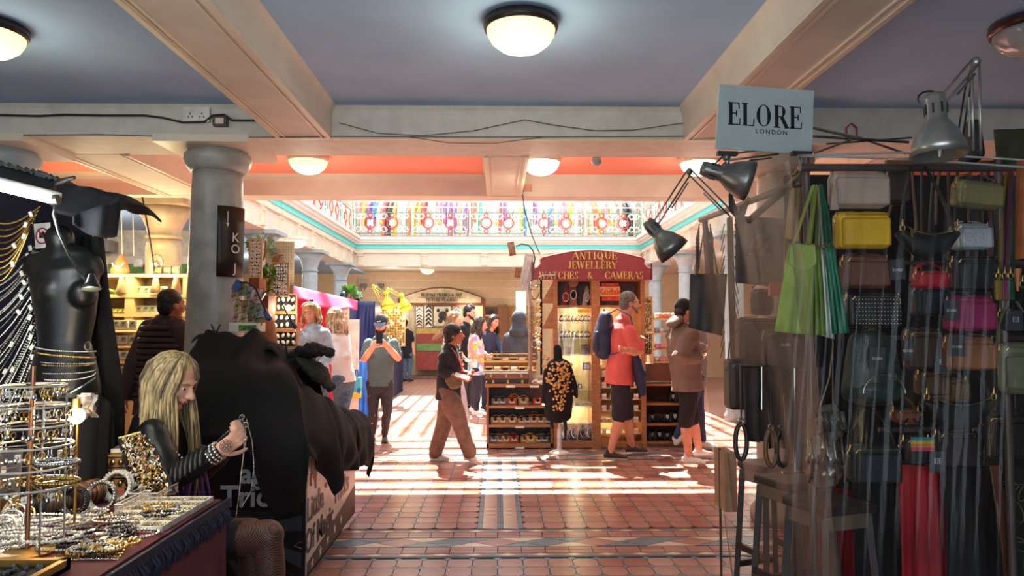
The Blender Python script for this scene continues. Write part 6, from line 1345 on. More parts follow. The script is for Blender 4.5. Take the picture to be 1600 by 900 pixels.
# acrylic boxes and ring trays
for lb, x0, y0, x1, y1, h in (('clear acrylic box beside the white ring trays', 178, 812, 232, 790, .05), ('clear acrylic tray behind the front acrylic box', 200, 786, 275, 770, .035)):
    a, b = on(x0, y0, ZT), on(x1, y1, ZT); x0_, x1_ = min(a.x, b.x), max(a.x, b.x); y0_, y1_ = a.y, b.y+.02; t = thing('acrylic_box', lb, 'box', ((x0_+x1_)/2, (y0_+y1_)/2, ZT))
    for q in ((x0_, x1_, y0_, y0_+.003, 0, h), (x0_, x1_, y1_-.003, y1_, 0, h), (x0_, x0_+.003, y0_, y1_, 0, h), (x1_-.003, x1_, y0_, y1_, 0, h)): MB().bb(q[0], q[1], q[2], q[3], ZT+q[4], ZT+q[5]).build('clear_side', glass, t)
    for (e0, e1) in (((x0_, y0_), (x1_, y0_)), ((x1_, y0_), (x1_, y1_)), ((x1_, y1_), (x0_, y1_)), ((x0_, y1_), (x0_, y0_))): MB().cyl((*e0, ZT+h), (*e1, ZT+h), .0018, n=5).build('bright_edge', cardw, t)
    sm = MB()
    for i in range(26): sm.ball((x0_+.01+(x1_-x0_-.02)*jr.random(), y0_+.01+(y1_-y0_-.02)*jr.random(), ZT+.008), .006, 6, 4)
    o = sm.build('loose_beads', mixm[jr.randrange(3)], t, smooth=True); o['kind'] = 'stuff'
trp = thing('ring_tray', None, 'ring tray', (0, 0, -5)); wt_ = M('tray_white', 'd8d6d0', .35)
MB().bb(-.037, .037, -.030, .030, 0, .006).build('base', M('tray_insert', 'b8aa8c', .8, var=.3, scale=50), trp, local=True)
for q in ((-.040, .040, -.033, -.029), (-.040, .040, .029, .033), (-.040, -.036, -.033, .033), (.036, .040, -.033, .033)): MB().bb(*q, 0, .018).build('rim', wt_, trp, local=True)
for i in range(12): MB().tube([(-.024+.016*(i % 4)+.006*cos(a), -.018+.018*(i//4), .009+.007*sin(a)) for a in [2*pi*j/8 for j in range(8)]], .0018, 4, True).build('ring', (gold, silver)[i % 2], trp, local=True)
for r_ in range(6):
    for c_ in range(3):
        x = XT-.06-c_*.083; y = 2.70-r_*.068
        if c_ == 2 and r_ > 2 or c_ == 1 and r_ > 6: continue
        put(trp, (x, y, ZT), 'white-rimmed tray of rings in the block along the burgundy edge', 'white ring trays on the table')
# leaning board crowded with jewellery
bd_ = thing('jewellery_board', 'black-edged board crowded with gold and silver jewellery leaning up before the seated woman', 'display board', on(232, 775, ZT))
A_, B_, C_, D_ = on(212, 775, ZT), on(262, 772, ZT), at(229, 673, 2.66), at(186, 686, 2.60)
B_ = A_ + V((.145, .02, 0)); D_ = at(186, 686, A_.y+.10); C_ = at(230, 674, A_.y+.14)
def bil(u, v): return A_.lerp(B_, u).lerp(D_.lerp(C_, u), v)
nn = (B_-A_).cross(D_-A_).normalized(); nn = nn if nn.y < 0 else -nn
q = MB(); q.add([A_-nn*.02, B_-nn*.02, C_-nn*.02, D_-nn*.02, A_, B_, C_, D_], [(4, 5, 6, 7), (0, 1, 5, 4), (1, 2, 6, 5), (2, 3, 7, 6), (3, 0, 4, 7), (3, 2, 1, 0)]); q.build('backing', velvet, bd_)
for a, b in ((A_, D_), (A_, B_), (B_, C_), (D_, C_)): MB().cyl(a+nn*.006, b+nn*.006, .006, n=6).build('edge_trim', bshoe if a is A_ or b is C_ and a is B_ else gold, bd_)
ep = [MB().tube([(.009*cos(a), 0, .009*sin(a)) for a in [2*pi*j/9 for j in range(9)]], .0028, 4, True).build('hoop_earring', m, bd_, local=True, smooth=True) for m in (gold, silver, M('rose_gold', 'c08a60', .3, metal=1))]
ex = [MB().ball((0, 0, 0), (.006, .004, .010), 6, 5).build('drop_earring', m, bd_, local=True, smooth=True) for m in (gold, silver, pearl)]
P6 = ep+ex
for i in range(290):
    k = i % 6; o = P6[k] if i < 6 else P6[k].copy()
    if i >= 6: COL.objects.link(o)
    o.location = bil(jr.uniform(.04, .96), jr.uniform(.03, .98))+nn*jr.uniform(.004, .014)-WL[bd_.name]; o.rotation_euler = (jr.uniform(-.8, .8), jr.uniform(-1, 1), jr.uniform(-1, 1))
t = thing('black_display_box', 'black slanted box propping up the crowded jewellery board', 'box', on(205, 770, ZT)); c = on(204, 765, ZT)+V((.0, .10, .055)); MB().box(c, (.07, .06, .11), (rad(-15), 0, 0)).build('box', bshoe, t)
# patterned boxes
c = on(148, 768, ZT); t = thing('patterned_chest', 'patterned trinket chest with rows of ornament behind the leather bands', 'box', c+V((0, .12, 0)))
ptn = M('chest_pattern', '6b4f34', .5, var=.9, scale=34)
for k in range(3): MB().bb(c.x-.155, c.x+.13, c.y+.04, c.y+.22, ZT+.003+k*.042, ZT+.040+k*.042).build('drawer', ptn, t)
MB().bb(c.x-.16, c.x+.135, c.y+.035, c.y+.225, ZT+.129, ZT+.137).build('chest_top', M('chest_top_gilt', 'b08d50', .5), t)
for k in range(3):
    for j in range(9): MB().ball((c.x-.14+j*.031, c.y+.038, ZT+.022+k*.042), (.011, .004, .012), 7, 5).build('ornament', (gold, brass)[j % 2], t, smooth=True)
single(MB().box((c.x+.07, c.y+.13, ZT+.146), (.12, .10, .015), (0, 0, .2)), 'white_box', cardw, 'flat white box on top of the patterned trinket chest', 'box')
# earring carousel
cx, cy = at(48, 700, 2.12).x, 2.12; car = thing('earring_carousel', 'round tiered wire earring stand at the corner of the jewellery table', 'display stand', (cx, cy, ZT))
MB().cyl((cx, cy, ZT), (cx, cy, at(48, 572, cy).z), .006, n=8).build('pole', M('copper_pole', '9a6848', .35, metal=.8), car); MB().lathe([(.08, 0), (.08, .008), (.02, .014)], (cx, cy, ZT), 20).build('base', brass, car)
tiers = [(602, .085), (634, .095), (664, .10), (695, .108), (728, .115), (757, .125)]
tz = []
for py, r_ in tiers:
    z = at(48, py, cy).z; tz.append((z, r_)); MB().tube([(cx+r_*cos(a), cy+r_*sin(a), z) for a in [2*pi*j/32 for j in range(32)]], .0032, 6, True).build('tier_ring', M('tier_ribbon', 'cfc6b4', .5), car, smooth=True)
    for k in range(4): a = pi/4+k*pi/2; MB().cyl((cx, cy, z), (cx+r_*cos(a), cy+r_*sin(a), z), .002, n=5).build('spoke', silver, car)
for a in (.4, 2.2, 4.0, 5.6): MB().cyl((cx+.09*cos(a), cy+.09*sin(a), ZT), (cx+.085*cos(a), cy+.085*sin(a), tz[0][0]), .003, n=5).build('upright_wire', silver, car)
e1 = thing('earring', None, 'earring', (0, 0, -5)); MB().tube([(.010*cos(a), 0, -.016+.012*sin(a)) for a in [2*pi*j/10 for j in range(10)]], .0022, 4, True).build('hoop', gold, e1, local=True); MB().ball((0, 0, -.034), (.006, .003, .009), 6, 5).build('drop', gold, e1, local=True)
e2 = thing('earring', None, 'earring', (0, 0, -5)); MB().cyl((0, 0, 0), (0, 0, -.014), .0012, n=4).build('hook', silver, e2, local=True); MB().ball((0, 0, -.026), (.007, .004, .012), 7, 5).build('drop', silver, e2, local=True, smooth=True)
e3 = thing('earring', None, 'earring', (0, 0, -5)); MB().box((0, 0, -.018), (.016, .001, .024)).build('card', pearl, e3, local=True); MB().ball((0, -.003, -.018), (.004, .003, .006), 6, 4).build('stone', gold, e3, local=True)
for i, (z, r_) in enumerate(tz):
    for k in range(30 if i < 5 else 24):
        a = rad(150+240*(k+.5)/30+jr.uniform(-3, 3)); k3 = jr.choice((0, 0, 1, 1, 2)); p = (cx+(r_+.004)*cos(a), cy+(r_+.004)*sin(a), z-.004)
        put((e1, e2, e3)[k3], p, '%s earring hung from the %s ring of the tiered stand' % (('gold hoop', 'silver drop', 'small carded')[k3], ('top', 'second', 'third', 'fourth', 'fifth', 'bottom')[i]), 'earrings hung on the tiered stand', a+pi/2, jr.uniform(.6, .95))
for i, (dx, z, m) in enumerate(((.0, .935, silver), (.035, .895, gold))):
    c = V((at(88, 735+i*28, 2.0).x, 2.0, z)); 
    c = at(88, 722+i*30, 2.02); single(bead_ring(c, .056, .04, .0065, 44, wob=.03), 'wire_bracelet', m, 'wide %s openwork bracelet hooked at the side of the tiered stand' % ('silver', 'gold')[i], 'bracelet', smooth=True)
t = thing('gold_pendant_cluster', 'shiny gold coin cluster hung above the tiered earring stand', 'pendant', at(93, 606, 2.2))
for k in range(7): c = at(93+jr.uniform(-7, 7), 603+jr.uniform(-7, 7), 2.2); MB().lathe([(.004, .002), (.012, 0), (.004, -.002)], c, 12, Matrix.Rotation(pi/2+jr.uniform(-.5, .5), 3, 'X')).build('coin', gold, t, smooth=True)
# small lamp beside it
lp = at(119, 650, 2.35); t = thing('bead_lamp', 'small glowing lamp with hanging bead pull beside the earring stand', 'lamp', (lp.x, lp.y, ZT))
MB().ball(lp, .026, 14, 10).build('bulb', M('warm_bulb', 'fff2cc', .3, emit=14, ecol='ffd890'), t, smooth=True); MB().cyl(lp+V((0, 0, .024)), lp+V((0, 0, .055)), .012).build('socket', brass, t)
MB().cyl((lp.x-.012, lp.y+.03, ZT), lp+V((-.012, .03, .05)), .004).build('stem', brass, t); MB().lathe([(.05, 0), (.05, .008), (.012, .014)], (lp.x-.012, lp.y+.03, ZT), 18).build('base', brass, t)
q = MB()
for k in range(26): q.ball(at(111, 662+k*4, 2.32), .0028, 5, 4)
q.build('bead_pull', pearl, t)
q = MB()
for k in range(6): q.sheet(lambda u, v: at(134+7*cos(k)+9*u, 618+30*v+6*sin(k*2), 2.45)+V((.012*sin(u*6+k), .02*cos(v*5+k), 0)), 5, 6)
q.build('organza_frill', film('organza', 'dcd6d4', .6, .4, .7), t, smooth=True); light('lamp_light', lp-V((0, .06, 0)), 9, (1, .8, .5), .03)
t = thing('round_sticker', 'clear round sticker with white ring at the second tier of the earring stand', 'sticker', at(8, 628, 1.98)); 
for r_ in (.018, .0135): MB().tube([at(8, 623, 1.98)+V((r_*cos(a), 0, r_*sin(a))) for a in [2*pi*j/20 for j in range(20)]], .0011, 4, True).build('ring_line', cardw, t)

# ------------------------------------------------------------ mannequin, chain board and canopy
Ym = 2.95
mm = M('black_gloss_mannequin', '0e0f10', .42, var=.05)
mq = thing('mannequin_torso', 'glossy black armless mannequin torso wearing waist chains', 'mannequin', (at(105, 620, Ym).x, Ym, ZT-.4))
m_ = MB(); P = lambda px, py, dy=0: at(px, py, Ym+dy); u = S(1, Ym)
m_.limb([P(101, 640), P(100, 605), P(101, 570), P(101, 535), P(103, 495), P(102, 455), P(100, 425), P(99, 405)], [(52*u, .11), (52*u, .115), (46*u, .10), (37*u, .08), (43*u, .088), (48*u, .10), (53*u, .09), (46*u, .06)], 24, (1, 0, 0))
m_.limb([P(98, 405), P(96, 385), P(93, 372)], [(26*u, .065), (18*u, .052), (21*u, .056)], 18, (1, 0, 0))
m_.limb([P(62, 412), P(56, 422, .0)], [(18*u, .06), (15*u, .055)], 16, (0, 1, 0)); m_.limb([P(136, 412, .02), P(143, 425, .03)], [(16*u, .06), (13*u, .055)], 16, (0, 1, 0))
m_.ball(P(84, 455, -.055), (21*u, .055, 23*u), 16, 12); m_.ball(P(130, 460, -.045), (19*u, .055, 22*u), 16, 12)
melt(m_.build('torso', mm, mq), .008, 5)
MB().cyl((P(101, 640).x, Ym, .0), P(101, 640), .02).build('stand_pole', steel, mq)
def waist_chain(py, dip, m, r, px0=54, px1=149, right=0):
    q = MB(); n = 46
    for k in range(n):
        a = pi*(k+.5)/n; px = (px0+px1)/2-(px1-px0)/2*cos(a); yy = py+dip*sin(a)+right*(k/n); p = at(px, yy, Ym-.125*sin(a)-.012); q.ball(p, r, 6, 4)
    return q.build('waist_chain', m, mq, smooth=True)
waist_chain(541, 4, silver, .0045, right=8); waist_chain(549, 3, gold, .0048, right=10); waist_chain(563, 4, silver, .003, right=3); waist_chain(567, 5, gold, .0028); waist_chain(581, 5, silver, .0035, right=-4); waist_chain(588, 9, pearl, .0028, right=-6); waist_chain(612, 4, silver, .004, 80, 110); 
q = MB(); q.tube([at(110, 614, Ym-.14), at(128, 604, Ym-.135), at(149, 590, Ym-.08)], .004); q.build('waist_chain', silver, mq)
for px in (137, 136): MB().tube([at(137, 541, Ym-.12)+V((.012*cos(a), 0, .016*sin(a))) for a in [2*pi*j/12 for j in range(12)]], .003, 5, True).build('clasp_ring', silver, mq)
drape('black_skirt_cloth', velvet, 'black cloth wrapped round the hips of the mannequin torso', 'cloth', [at(45, 618, 2.80), at(70, 625, 2.78), at(120, 625, 2.78), at(152, 612, 2.85), at(178, 640, 3.0)], .2, 4, .03, 24)
q = MB()
q.sheet(lambda u, v: at(*( (128+30*u+12*v)+ (14*sin(pi*v) if u > .5 else 0), 372+390*v, 3.15)) + V((.012*sin(u*9+v*7), .05*sin(u*12+v*2), 0)), 16, 24)
o = q.build('black_drape', M('black_drape_cloth', '121014', .9, var=.2), smooth=True); o.modifiers.new('t', 'SOLIDIFY').thickness = .02; tag(o, 'black garment hanging behind the mannequin, over the cream shelves', 'drape')
single(pb(MB(), -260, 290, 128, 700, 3.22, .03), 'chain_board', M('plum_velvet_board', '17121e', .95), 'plum-black velvet board behind the hanging chains', 'display board')
ex_ = MB(); 
tgm = cardw
def strand(a, b, sag, r, m, label, group, tags, beads=True):
    t = thing('hanging_chain', label, 'chain', a, group); q = MB(); n = 60
    for k in range(n):
        p = a.lerp(b, k/(n-1)); p.z -= sag*sin(pi*k/(n-1)); 
        if beads: q.ball(p, (r*1.5, r, r), 5, 4)
    if not beads:
        q = MB(); q.tube([a.lerp(b, k/16)-V((0, 0, sag*sin(pi*k/16))) for k in range(17)], r, 5)
    q.build('links', m, t, smooth=True)
    for f in tags: c = a.lerp(b, f); c.z -= sag*sin(pi*f); MB().box(c+V((0, -.012, 0)), (.013, .003, .022), (0, jr.uniform(-.7, .7), 0)).build('price_tag', tgm, t)
for i in range(26):
    x0 = 57-jr.uniform(0, 6); y0 = 385+i*7.5; a = at(x0, y0, 3.02-.004*i); b = at(-55, y0+40+i*7.0, 2.80)
    strand(a, b, .05+.03*jr.random(), jr.choice((.0024, .0032, .0042)), silver, 'silver chain in the fan of chains hung on the velvet board', 'silver chains fanned on the velvet board', [jr.uniform(.02, .5)] if i % 2 else [.03], i % 3 != 0)
for i in range(10):
    a = at(62-i*1.5, 323+i*3.2, 3.0-.01*i); b = at(-40, 330+i*7, 2.8); strand(a, b, .06+.012*i, .0035, gold, 'gold chain sagging across the top of the velvet board', 'gold chains at the top of the velvet board', [jr.uniform(.05, .4)] if i % 2 else [], i % 2 == 0)
t = thing('no_photo_sign', 'white card with red crossed-out camera beside the mannequin neck', 'sign', at(67, 388, 3.05)); c = at(67, 368, 3.05); MB().box(c, (.068, .003, .105), (0, rad(-6), 0)).build('card', cardw, t)
rs = M('sign_crimson', 'b02a58', .5); MB().tube([c+V((.026*cos(a), -.004, .032*sin(a)-.002)) for a in [2*pi*j/24 for j in range(24)]], .0032, 5, True).build('red_ring', rs, t); MB().cyl(c+V((-.018, -.004, .022)), c+V((.018, -.004, -.024)), .0028, n=5).build('red_bar', rs, t)
MB().box(c+V((0, -.003, 0)), (.026, .003, .022)).build('camera_icon', bshoe, t); MB().box(c+V((.002, -.003, .014)), (.010, .003, .006)).build('camera_icon', bshoe, t)
# canopy
can = thing('canopy_cloth', 'black cloth canopy over the chain board with hanging pointed corner', 'canopy', at(60, 300, 2.7))
cb_ = M('navy_black_cloth', '17171f', .85, var=.15)
def can_f(u, v):
    tp_ = [(-90, 235), (0, 262), (60, 276), (100, 289), (150, 297), (192, 311)]; bt = [(-90, 262), (0, 293), (60, 310), (95, 335), (135, 345), (163, 374)]
    k = u*5; i = min(4, int(k)); f = k-i; a = (tp_[i][0]+(tp_[i+1][0]-tp_[i][0])*f, tp_[i][1]+(tp_[i+1][1]-tp_[i][1])*f); b = (bt[i][0]+(bt[i+1][0]-bt[i][0])*f, bt[i][1]+(bt[i+1][1]-bt[i][1])*f)
    return at(a[0]+(b[0]-a[0])*v, a[1]+(b[1]-a[1])*v, 2.62+.25*sin(pi*u*.6)-.12*v)+V((0, .02*sin(u*22+v*4), 0))
MB().sheet(can_f, 40, 8).build('front_drop', cb_, can, smooth=True).modifiers.new('t', 'SOLIDIFY').thickness = .008
MB().sheet(lambda u, v: can_f(u, 0)+V((-.1*v, .55*v, .03*sin(pi*v)+.008*sin(u*30))), 30, 5).build('top_cloth', cb_, can, smooth=True).modifiers.new('t', 'SOLIDIFY').thickness = .008
MB().sheet(lambda u, v: at(113+78*u-8*v*u, 338-26*u+(v)*(22+40*u*(2-u)*.9-10*(1-u)), 2.62+.05*sin(u*8)-.03*v), 14, 8).build('pointed_corner', cb_, can, smooth=True).modifiers.new('t', 'SOLIDIFY').thickness = .008
fm = MB()
for i in range(18): p = can_f(i/17*.56, 0); fm.limb([p+V((-.012, -.01, .0)), p+V((.004, -.014, .018)), p+V((.024, -.012, .006))], [.006, .009, .004], 6)
o = fm.build('ruffle', M('grey_green_ruffle', '3c403c', .9), can, smooth=True); o['kind'] = 'stuff'
c = at(93, 288, 2.55); t = thing('clamp', 'black spring clamp gripping the canopy above the strip light', 'clip', c); MB().limb([c+V((-.02, 0, -.02)), c+V((.0, -.01, .0)), c+V((.04, -.01, .018))], [.010, .012, .008], 8).build('jaw', bshoe, t, smooth=True); MB().limb([c+V((-.02, 0, .0)), c+V((.02, -.01, .012)), c+V((.055, -.01, .022))], [.010, .010, .007], 8).build('jaw', bshoe, t, smooth=True)
a, b = at(-120, 262, 2.32), at(86, 313, 2.48); t = thing('strip_light', 'bright white strip light under the black canopy', 'light', a.lerp(b, .5)); MB().cyl(a, b, .015).build('tube', M('strip_glow', 'ffffff', .3, emit=5, ecol='f4fff8'), t, smooth=True); MB().cyl(a+V((0, .03, .012)), b+V((0, .03, .012)), .02).build('housing', cardw, t)
MB().cyl(b-V((.012, 0, 0)), b+V((.012, 0, .002)), .018).build('end_cap', bshoe, t)
for f in (.3, .7, .95): l = light('strip_fill', a.lerp(b, f)-V((0, .05, .05)), 2.2, (.93, 1, .96), .05)
hd = at(143, 452, 2.35); t = thing('gooseneck_lamp', 'black gooseneck lamp curving down in front of the mannequin chest', 'lamp', at(87, 318, 2.5))
MB().tube([at(*p) for p in ((87, 318, 2.5), (84, 335, 2.46), (92, 365, 2.42), (108, 400, 2.38), (124, 425, 2.36), (134, 438, 2.35))], .0052, 8).build('gooseneck', M('gunmetal', '3b3d3a', .3, metal=.6), t, smooth=True)
q = V((-.15, .2, 1)).normalized().to_track_quat('Z', 'Y').to_matrix() ; MB().lathe([(.028, 0), (.030, .002), (.020, .022), (.009, .05), (.008, .052), (.02, .008)], hd-V((0, 0, .0)), 20, q).build('lamp_head', M('gunmetal', ''), t, smooth=True); MB().lathe([(.022, .002), (.001, .004)], hd-V((0, 0, .002)), 16, q).build('lamp_disc', M('cream_glow', 'fff0d8', .3, emit=7, ecol='ffe4c0'), t)
light('goose_light', hd-V((0, .04, .05)), 3, (1, .85, .65), .03)

# ------------------------------------------------------------ seated woman
Y = 3.16
lth = M('black_leather_jacket', '101114', .42, var=.1, bump=.3, bscale=25); blonde = M('streaked_blonde', 'c0a878', .55, var=.32, scale=30, stretch=(3, 3, .3)); bdark = M('blonde_roots', '6d5a45', .5, var=.3, scale=40); purp = M('purple_hair_ends', '5c2f76', .5, var=.2)
gw, J, HA, A_, jk_ = figure('seated woman with long blonde hair and purple ends threading a silver chain', dict(head=(271, 596, Y), neck=(243, 652, Y+.02), pelvis=(248, 846, Y+.05), shA=(238, 676, Y-.17), elA=(268, 752, Y-.22), wrA=(338, 707, Y-.22), shB=(262, 668, Y+.17), elB=(322, 735, Y+.18), wrB=(367, 680, Y-.05),
    knA=(423, 836, Y-.11), anA=(424, 1000, Y-.08), knB=(395, 832, Y+.09), anB=(395, 990, Y+.12)), 80, hy=76, hp=22, hs=.98, build=.9, skin=M('pale_skin', 'd9a48c', .45, var=.04, sub=.1), top=lth, sleeve='long', bottom=None, shoes=bshoe, ease=.016, hair=None, brow=hl, hem=.0, vox=.0075, fold=.012,
    palm=(V((-.2, .9, .2)), V((-.3, -.7, 0))), curl=(30, 48))
bt = MB(); r_ = A_.col[0]
P_ = J['pelvis']
bt.limb([P_+V((-.02, 0, .06)), P_+V((.04, 0, 0))], [(.155, .12), (.16, .12)], 16, r_)
for hh, kk in ((P_+V((.02, -.085, -.02)), J['knA']), (P_+V((.02, .085, -.02)), J['knB'])): bt.limb([hh, hh.lerp(kk, .5), hh.lerp(kk, .72)], [.100, .088, .078], 14)
melt(bt.build('black_skirt', black, gw), .010, 2, .01)
tg = M('fishnet_tights', '3a2a24', .5, var=.1)
nt = tg.node_tree; ck = nt.nodes.new('ShaderNodeTexChecker'); ck.inputs['Scale'].default_value = 180; ck.inputs[1].default_value = lin('7a5444'); ck.inputs[2].default_value = lin('1c1618'); tc_ = nt.nodes.new('ShaderNodeTexCoord'); nt.links.new(tc_.outputs['Object'], ck.inputs[0]); nt.links.new(ck.outputs[0], nt.nodes['Principled BSDF'].inputs['Base Color'])
tt = MB()
for kk, aa, hh in ((J['knA'], J['anA'], P_+V((.02, -.085, -.02))), (J['knB'], J['anB'], P_+V((.02, .085, -.02)))): tt.limb([hh.lerp(kk, .45), hh.lerp(kk, .8), kk+V((-.012, 0, .004))], [.084, .070, .062], 16); tt.ball(kk+V((-.008, 0, -.004)), .064, 16, 12); tt.limb([kk+V((-.010, 0, -.012)), kk.lerp(aa, .35), kk.lerp(aa, .94)], [.060, .060, .040], 16)
melt(tt.build('tights', tg, gw), .009, 8)
c = J['head']; s_ = .98; P = lambda x, y, z: c + HA @ V((x, y, z))*s_
hm = MB(); hair_cap(hm, c, HA, s_, .010); melt(hm.build('hair_roots', blonde, gw), .008, 1, .006, .03)
hs1, hs2, hs3 = MB(), MB(), MB(); R_ = random.Random(4)
for i in range(230):
    a = rad(34+292*(i+.5)/230+R_.uniform(-2, 2)); x, y = sin(a), cos(a); k0 = R_.uniform(.9, 1.06); L = R_.uniform(.36, .54)
    pts = [P(x*.02, y*.02, .132), P(x*.065*k0, y*.075*k0-.01, .10), P(x*.094*k0, y*.108*k0-.016, .045), P(x*.10*k0, y*.112*k0-.02, -.03)]
    e = pts[-1]; sw = R_.uniform(-.03, .05); 
    for k in range(1, 8):
        t_ = k/7; q = e + V((sw*t_+.012*sin(t_*5+i)*t_+ .03*t_*(1 if y < 0 else .4), R_.uniform(-.004, .004), -L*t_)) + HA @ V((x*.03*sin(t_*2.5), 0, 0)); pts.append(q)
    w_ = R_.uniform(.0035, .0085); (hs1 if i % 4 else hs2).loft(pts, [w_*.5, w_, w_*1.2, w_*1.2]+[w_*(1.15-.9*k/7) for k in range(1, 8)], 5)
    if i % 3 == 0: hs3.loft([pts[-3], pts[-2], pts[-1]+V((.01, 0, -.03)), pts[-1]+V((.015, 0, -.07))], [w_*.8, w_, w_*.7, .002], 5)
o = hs1.build('hair_lengths', blonde, gw, smooth=True); o['kind'] = 'stuff'; o = hs2.build('dark_hair_lengths', bdark, gw, smooth=True); o['kind'] = 'stuff'; o = hs3.build('purple_hair_ends', purp, gw, smooth=True); o['kind'] = 'stuff'
# purple top, lapel studs, sleeve ribs, cuffs
q = MB(); q.limb([at(284, 738, Y-.02), at(286, 750, Y-.04), at(284, 775, Y-.02)], [(.03, .03), (.04, .03), (.03, .03)], 12, (1, 0, 0)); q.build('purple_top', purp, gw, smooth=True)
for k in range(9): MB().ball(at(258+k*4.3, 689+k*4.4, Y-.175), .0055, 7, 5).build('lapel_stud', silver, gw, smooth=True)
for k in range(7):
    p = J['elA'].lerp(J['wrA'], .08+k*.11); d = (J['wrA']-J['elA']).normalized(); MB().limb([p+V((0, -.022, .052)), p+V((.004, -.050, .022)), p+V((.006, -.056, -.01))], [.012, .013, .010], 8).build('sleeve_rib', lth, gw, smooth=True)
pw = J['elA'].lerp(J['wrA'], .93); d = (J['wrA']-J['elA']).normalized()
for k in range(3):
    q = MB(); cc = pw+d*(.018*k-.01); s1 = d.cross(V((0, 1, 0))).normalized(); s2 = d.cross(s1)
    for j in range(16): a = 2*pi*j/16; q.ball(cc+s1*.036*cos(a)+s2*.036*sin(a), .0078, 6, 5)
    q.build('studded_bracelet', silver, gw, smooth=True)
hx = J['wrA']+d*.055+V((0, -.021, 0)); ink2 = M('tattoo_ink', '4b4a52', .6)
for r0 in (.009, .017, .025): MB().tube([hx+d*r0*cos(a)+s1*r0*sin(a) for a in [2*pi*j/20 for j in range(20)]], .0011, 4, True).build('tattoo_line', ink2, gw)
for j in range(8): a = 2*pi*j/8; MB().cyl(hx+(d*cos(a)+s1*sin(a))*.004, hx+(d*cos(a)+s1*sin(a))*.025, .0011, n=4).build('tattoo_line', ink2, gw)
MB().loft([at(245, 640, Y-.12), at(244, 655, Y-.125), at(243, 668, Y-.125)], [.003, .006, .002], 6).build('drop_earring', silver, gw)
for k, (px, py, yy) in enumerate(((384, 664, Y-.2), (378, 652, Y-.08), (372, 660, Y-.06))): MB().tube([at(px, py, yy)+V((.010*cos(a), .004*sin(a), .010*sin(a))) for a in [2*pi*j/10 for j in range(10)]], .0025, 5, True).build('finger_ring', silver, gw)
hang = [(382, 668), (380, 700), (376, 740), (371, 780), (369, 806)]
for k, pts in enumerate(([(384, 664), (381, 700), (377, 740), (373, 775), (368, 812)], [(378, 648), (384, 690), (378, 730), (374, 770)], [(385, 655), (394, 690), (397, 730), (392, 768), (376, 795)])):
    q = MB(); pp_ = [at(x, y, Y-.2) for x, y in pts]
    for a, b in zip(pp_, pp_[1:]):
        for j in range(14): q.ball(a.lerp(b, j/14), .0026, 5, 4)
    single(q, 'silver_chain', silver, '%s silver chain dangling from the fingers of the seated woman' % ('long straight', 'short doubled', 'looped')[k], 'chain', smooth=True)
st = thing('stool', 'dark metal-legged stool carrying the seated blonde woman', 'stool', (P_.x, P_.y, 0)); MB().lathe([(.17, P_.z-.20), (.19, P_.z-.19), (.19, P_.z-.155), (.16, P_.z-.145)], (P_.x, P_.y, 0), 20).build('seat', bshoe, st)
for k in range(4): a = pi/4+k*pi/2; MB().cyl((P_.x+.18*cos(a), P_.y+.18*sin(a), 0), (P_.x+.12*cos(a), P_.y+.12*sin(a), P_.z-.19), .014).build('leg', steel, st)

# ------------------------------------------------------------ bag stall under plastic sheeting
Yb = 3.0
back = thing('handbag_stall', 'dark rail frame and back boards of the handbag stall', 'stall', (2.4, 3.9, 0))
blk = M('stall_dark_board', '1f1a18', .85, var=.2)
MB().bb(1.62, 4.6, 3.95, 4.0, 0, 2.35).build('back_board', blk, back)
MB().bb(3.15, 3.2, 2.6, 3.95, 0, 2.4).build('end_board', blk, back)
for (a, b, nm) in ((at(1255, 283, 2.95), at(1095, 344, 4.35), 'slanting_rail'), (at(1250, 262, 2.92), at(1700, 262, 2.92), 'front_rail'), (at(1170, 345, 3.3), at(1255, 272, 2.95), 'side_rail')): MB().cyl(a, b, .016).build(nm, M('bronze_rail', '5a4c46', .4, metal=.4), back)
for px, Y_ in ((1262, 2.92), (1565, 2.92)): p = at(px, 262, Y_); MB().cyl((p.x, Y_+.02, 0), (p.x, Y_+.02, p.z+.05), .016).build('upright', M('bronze_rail', ''), back)
p = at(1124, 700, 4.2); MB().cyl((p.x, p.y, 0), p, .007).build('upright', M('bronze_rail', ''), back)
for z in (1.05, 1.45, 1.78): MB().cyl((1.66, 3.12, z), (3.1, 3.12, z), .010).build('cross_rail', M('bronze_rail', ''), back)
pbox('wooden_slat', wood('honey_slat', '80552e', '94683c'), back, 1385, 250, 1570, 268, 3.3, .02)
def rbox(mb_c, w_, h_, d, bev, name, mat, parent, segs=3, lean=0):
    mb = MB().box(mb_c, (w_, d, h_)); o = mb.build(name, mat, parent, local=True, smooth=True)
    b = o.modifiers.new('rounded', 'BEVEL'); b.width = bev; b.segments = segs; b.limit_method = 'NONE'
    o.modifiers.new('wn', 'WEIGHTED_NORMAL'); return o
tagm = M('charcoal_tag', '34363a', .6); tagw = M('tag_print', 'c8c4ba', .5)
def swing_tag(root, x, z, y=-.06, w_=.062, h_=.082, mono=False):
    t = MB().box((x, y, z), (w_, .002, h_), (0, rr.uniform(-.08, .08), 0)).build('swing_tag', tagm, root, local=True)
    t2 = MB(); 
    if mono: serif(t2, 'E', (x-.004, y-.0012, z+.005), (1, 0, 0), (0, 0, 1), .020, .0004); serif(t2, 'E', (x+.009, y-.0012, z+.005), (-1, 0, 0), (0, 0, 1), .020, -.0004)
    else: serif(t2, 'ELORE', (x, y-.0012, z-.002), (1, 0, 0), (0, 0, 1), .0105, .0004, 1.0, 1.2)
    t2.build('tag_lettering', tagw, t, local=True)
    MB().cyl((x, y, z+h_/2), (x+.004, y+.02, z+h_/2+.05), .0012, n=4).build('tag_cord', bshoe, t, local=True)
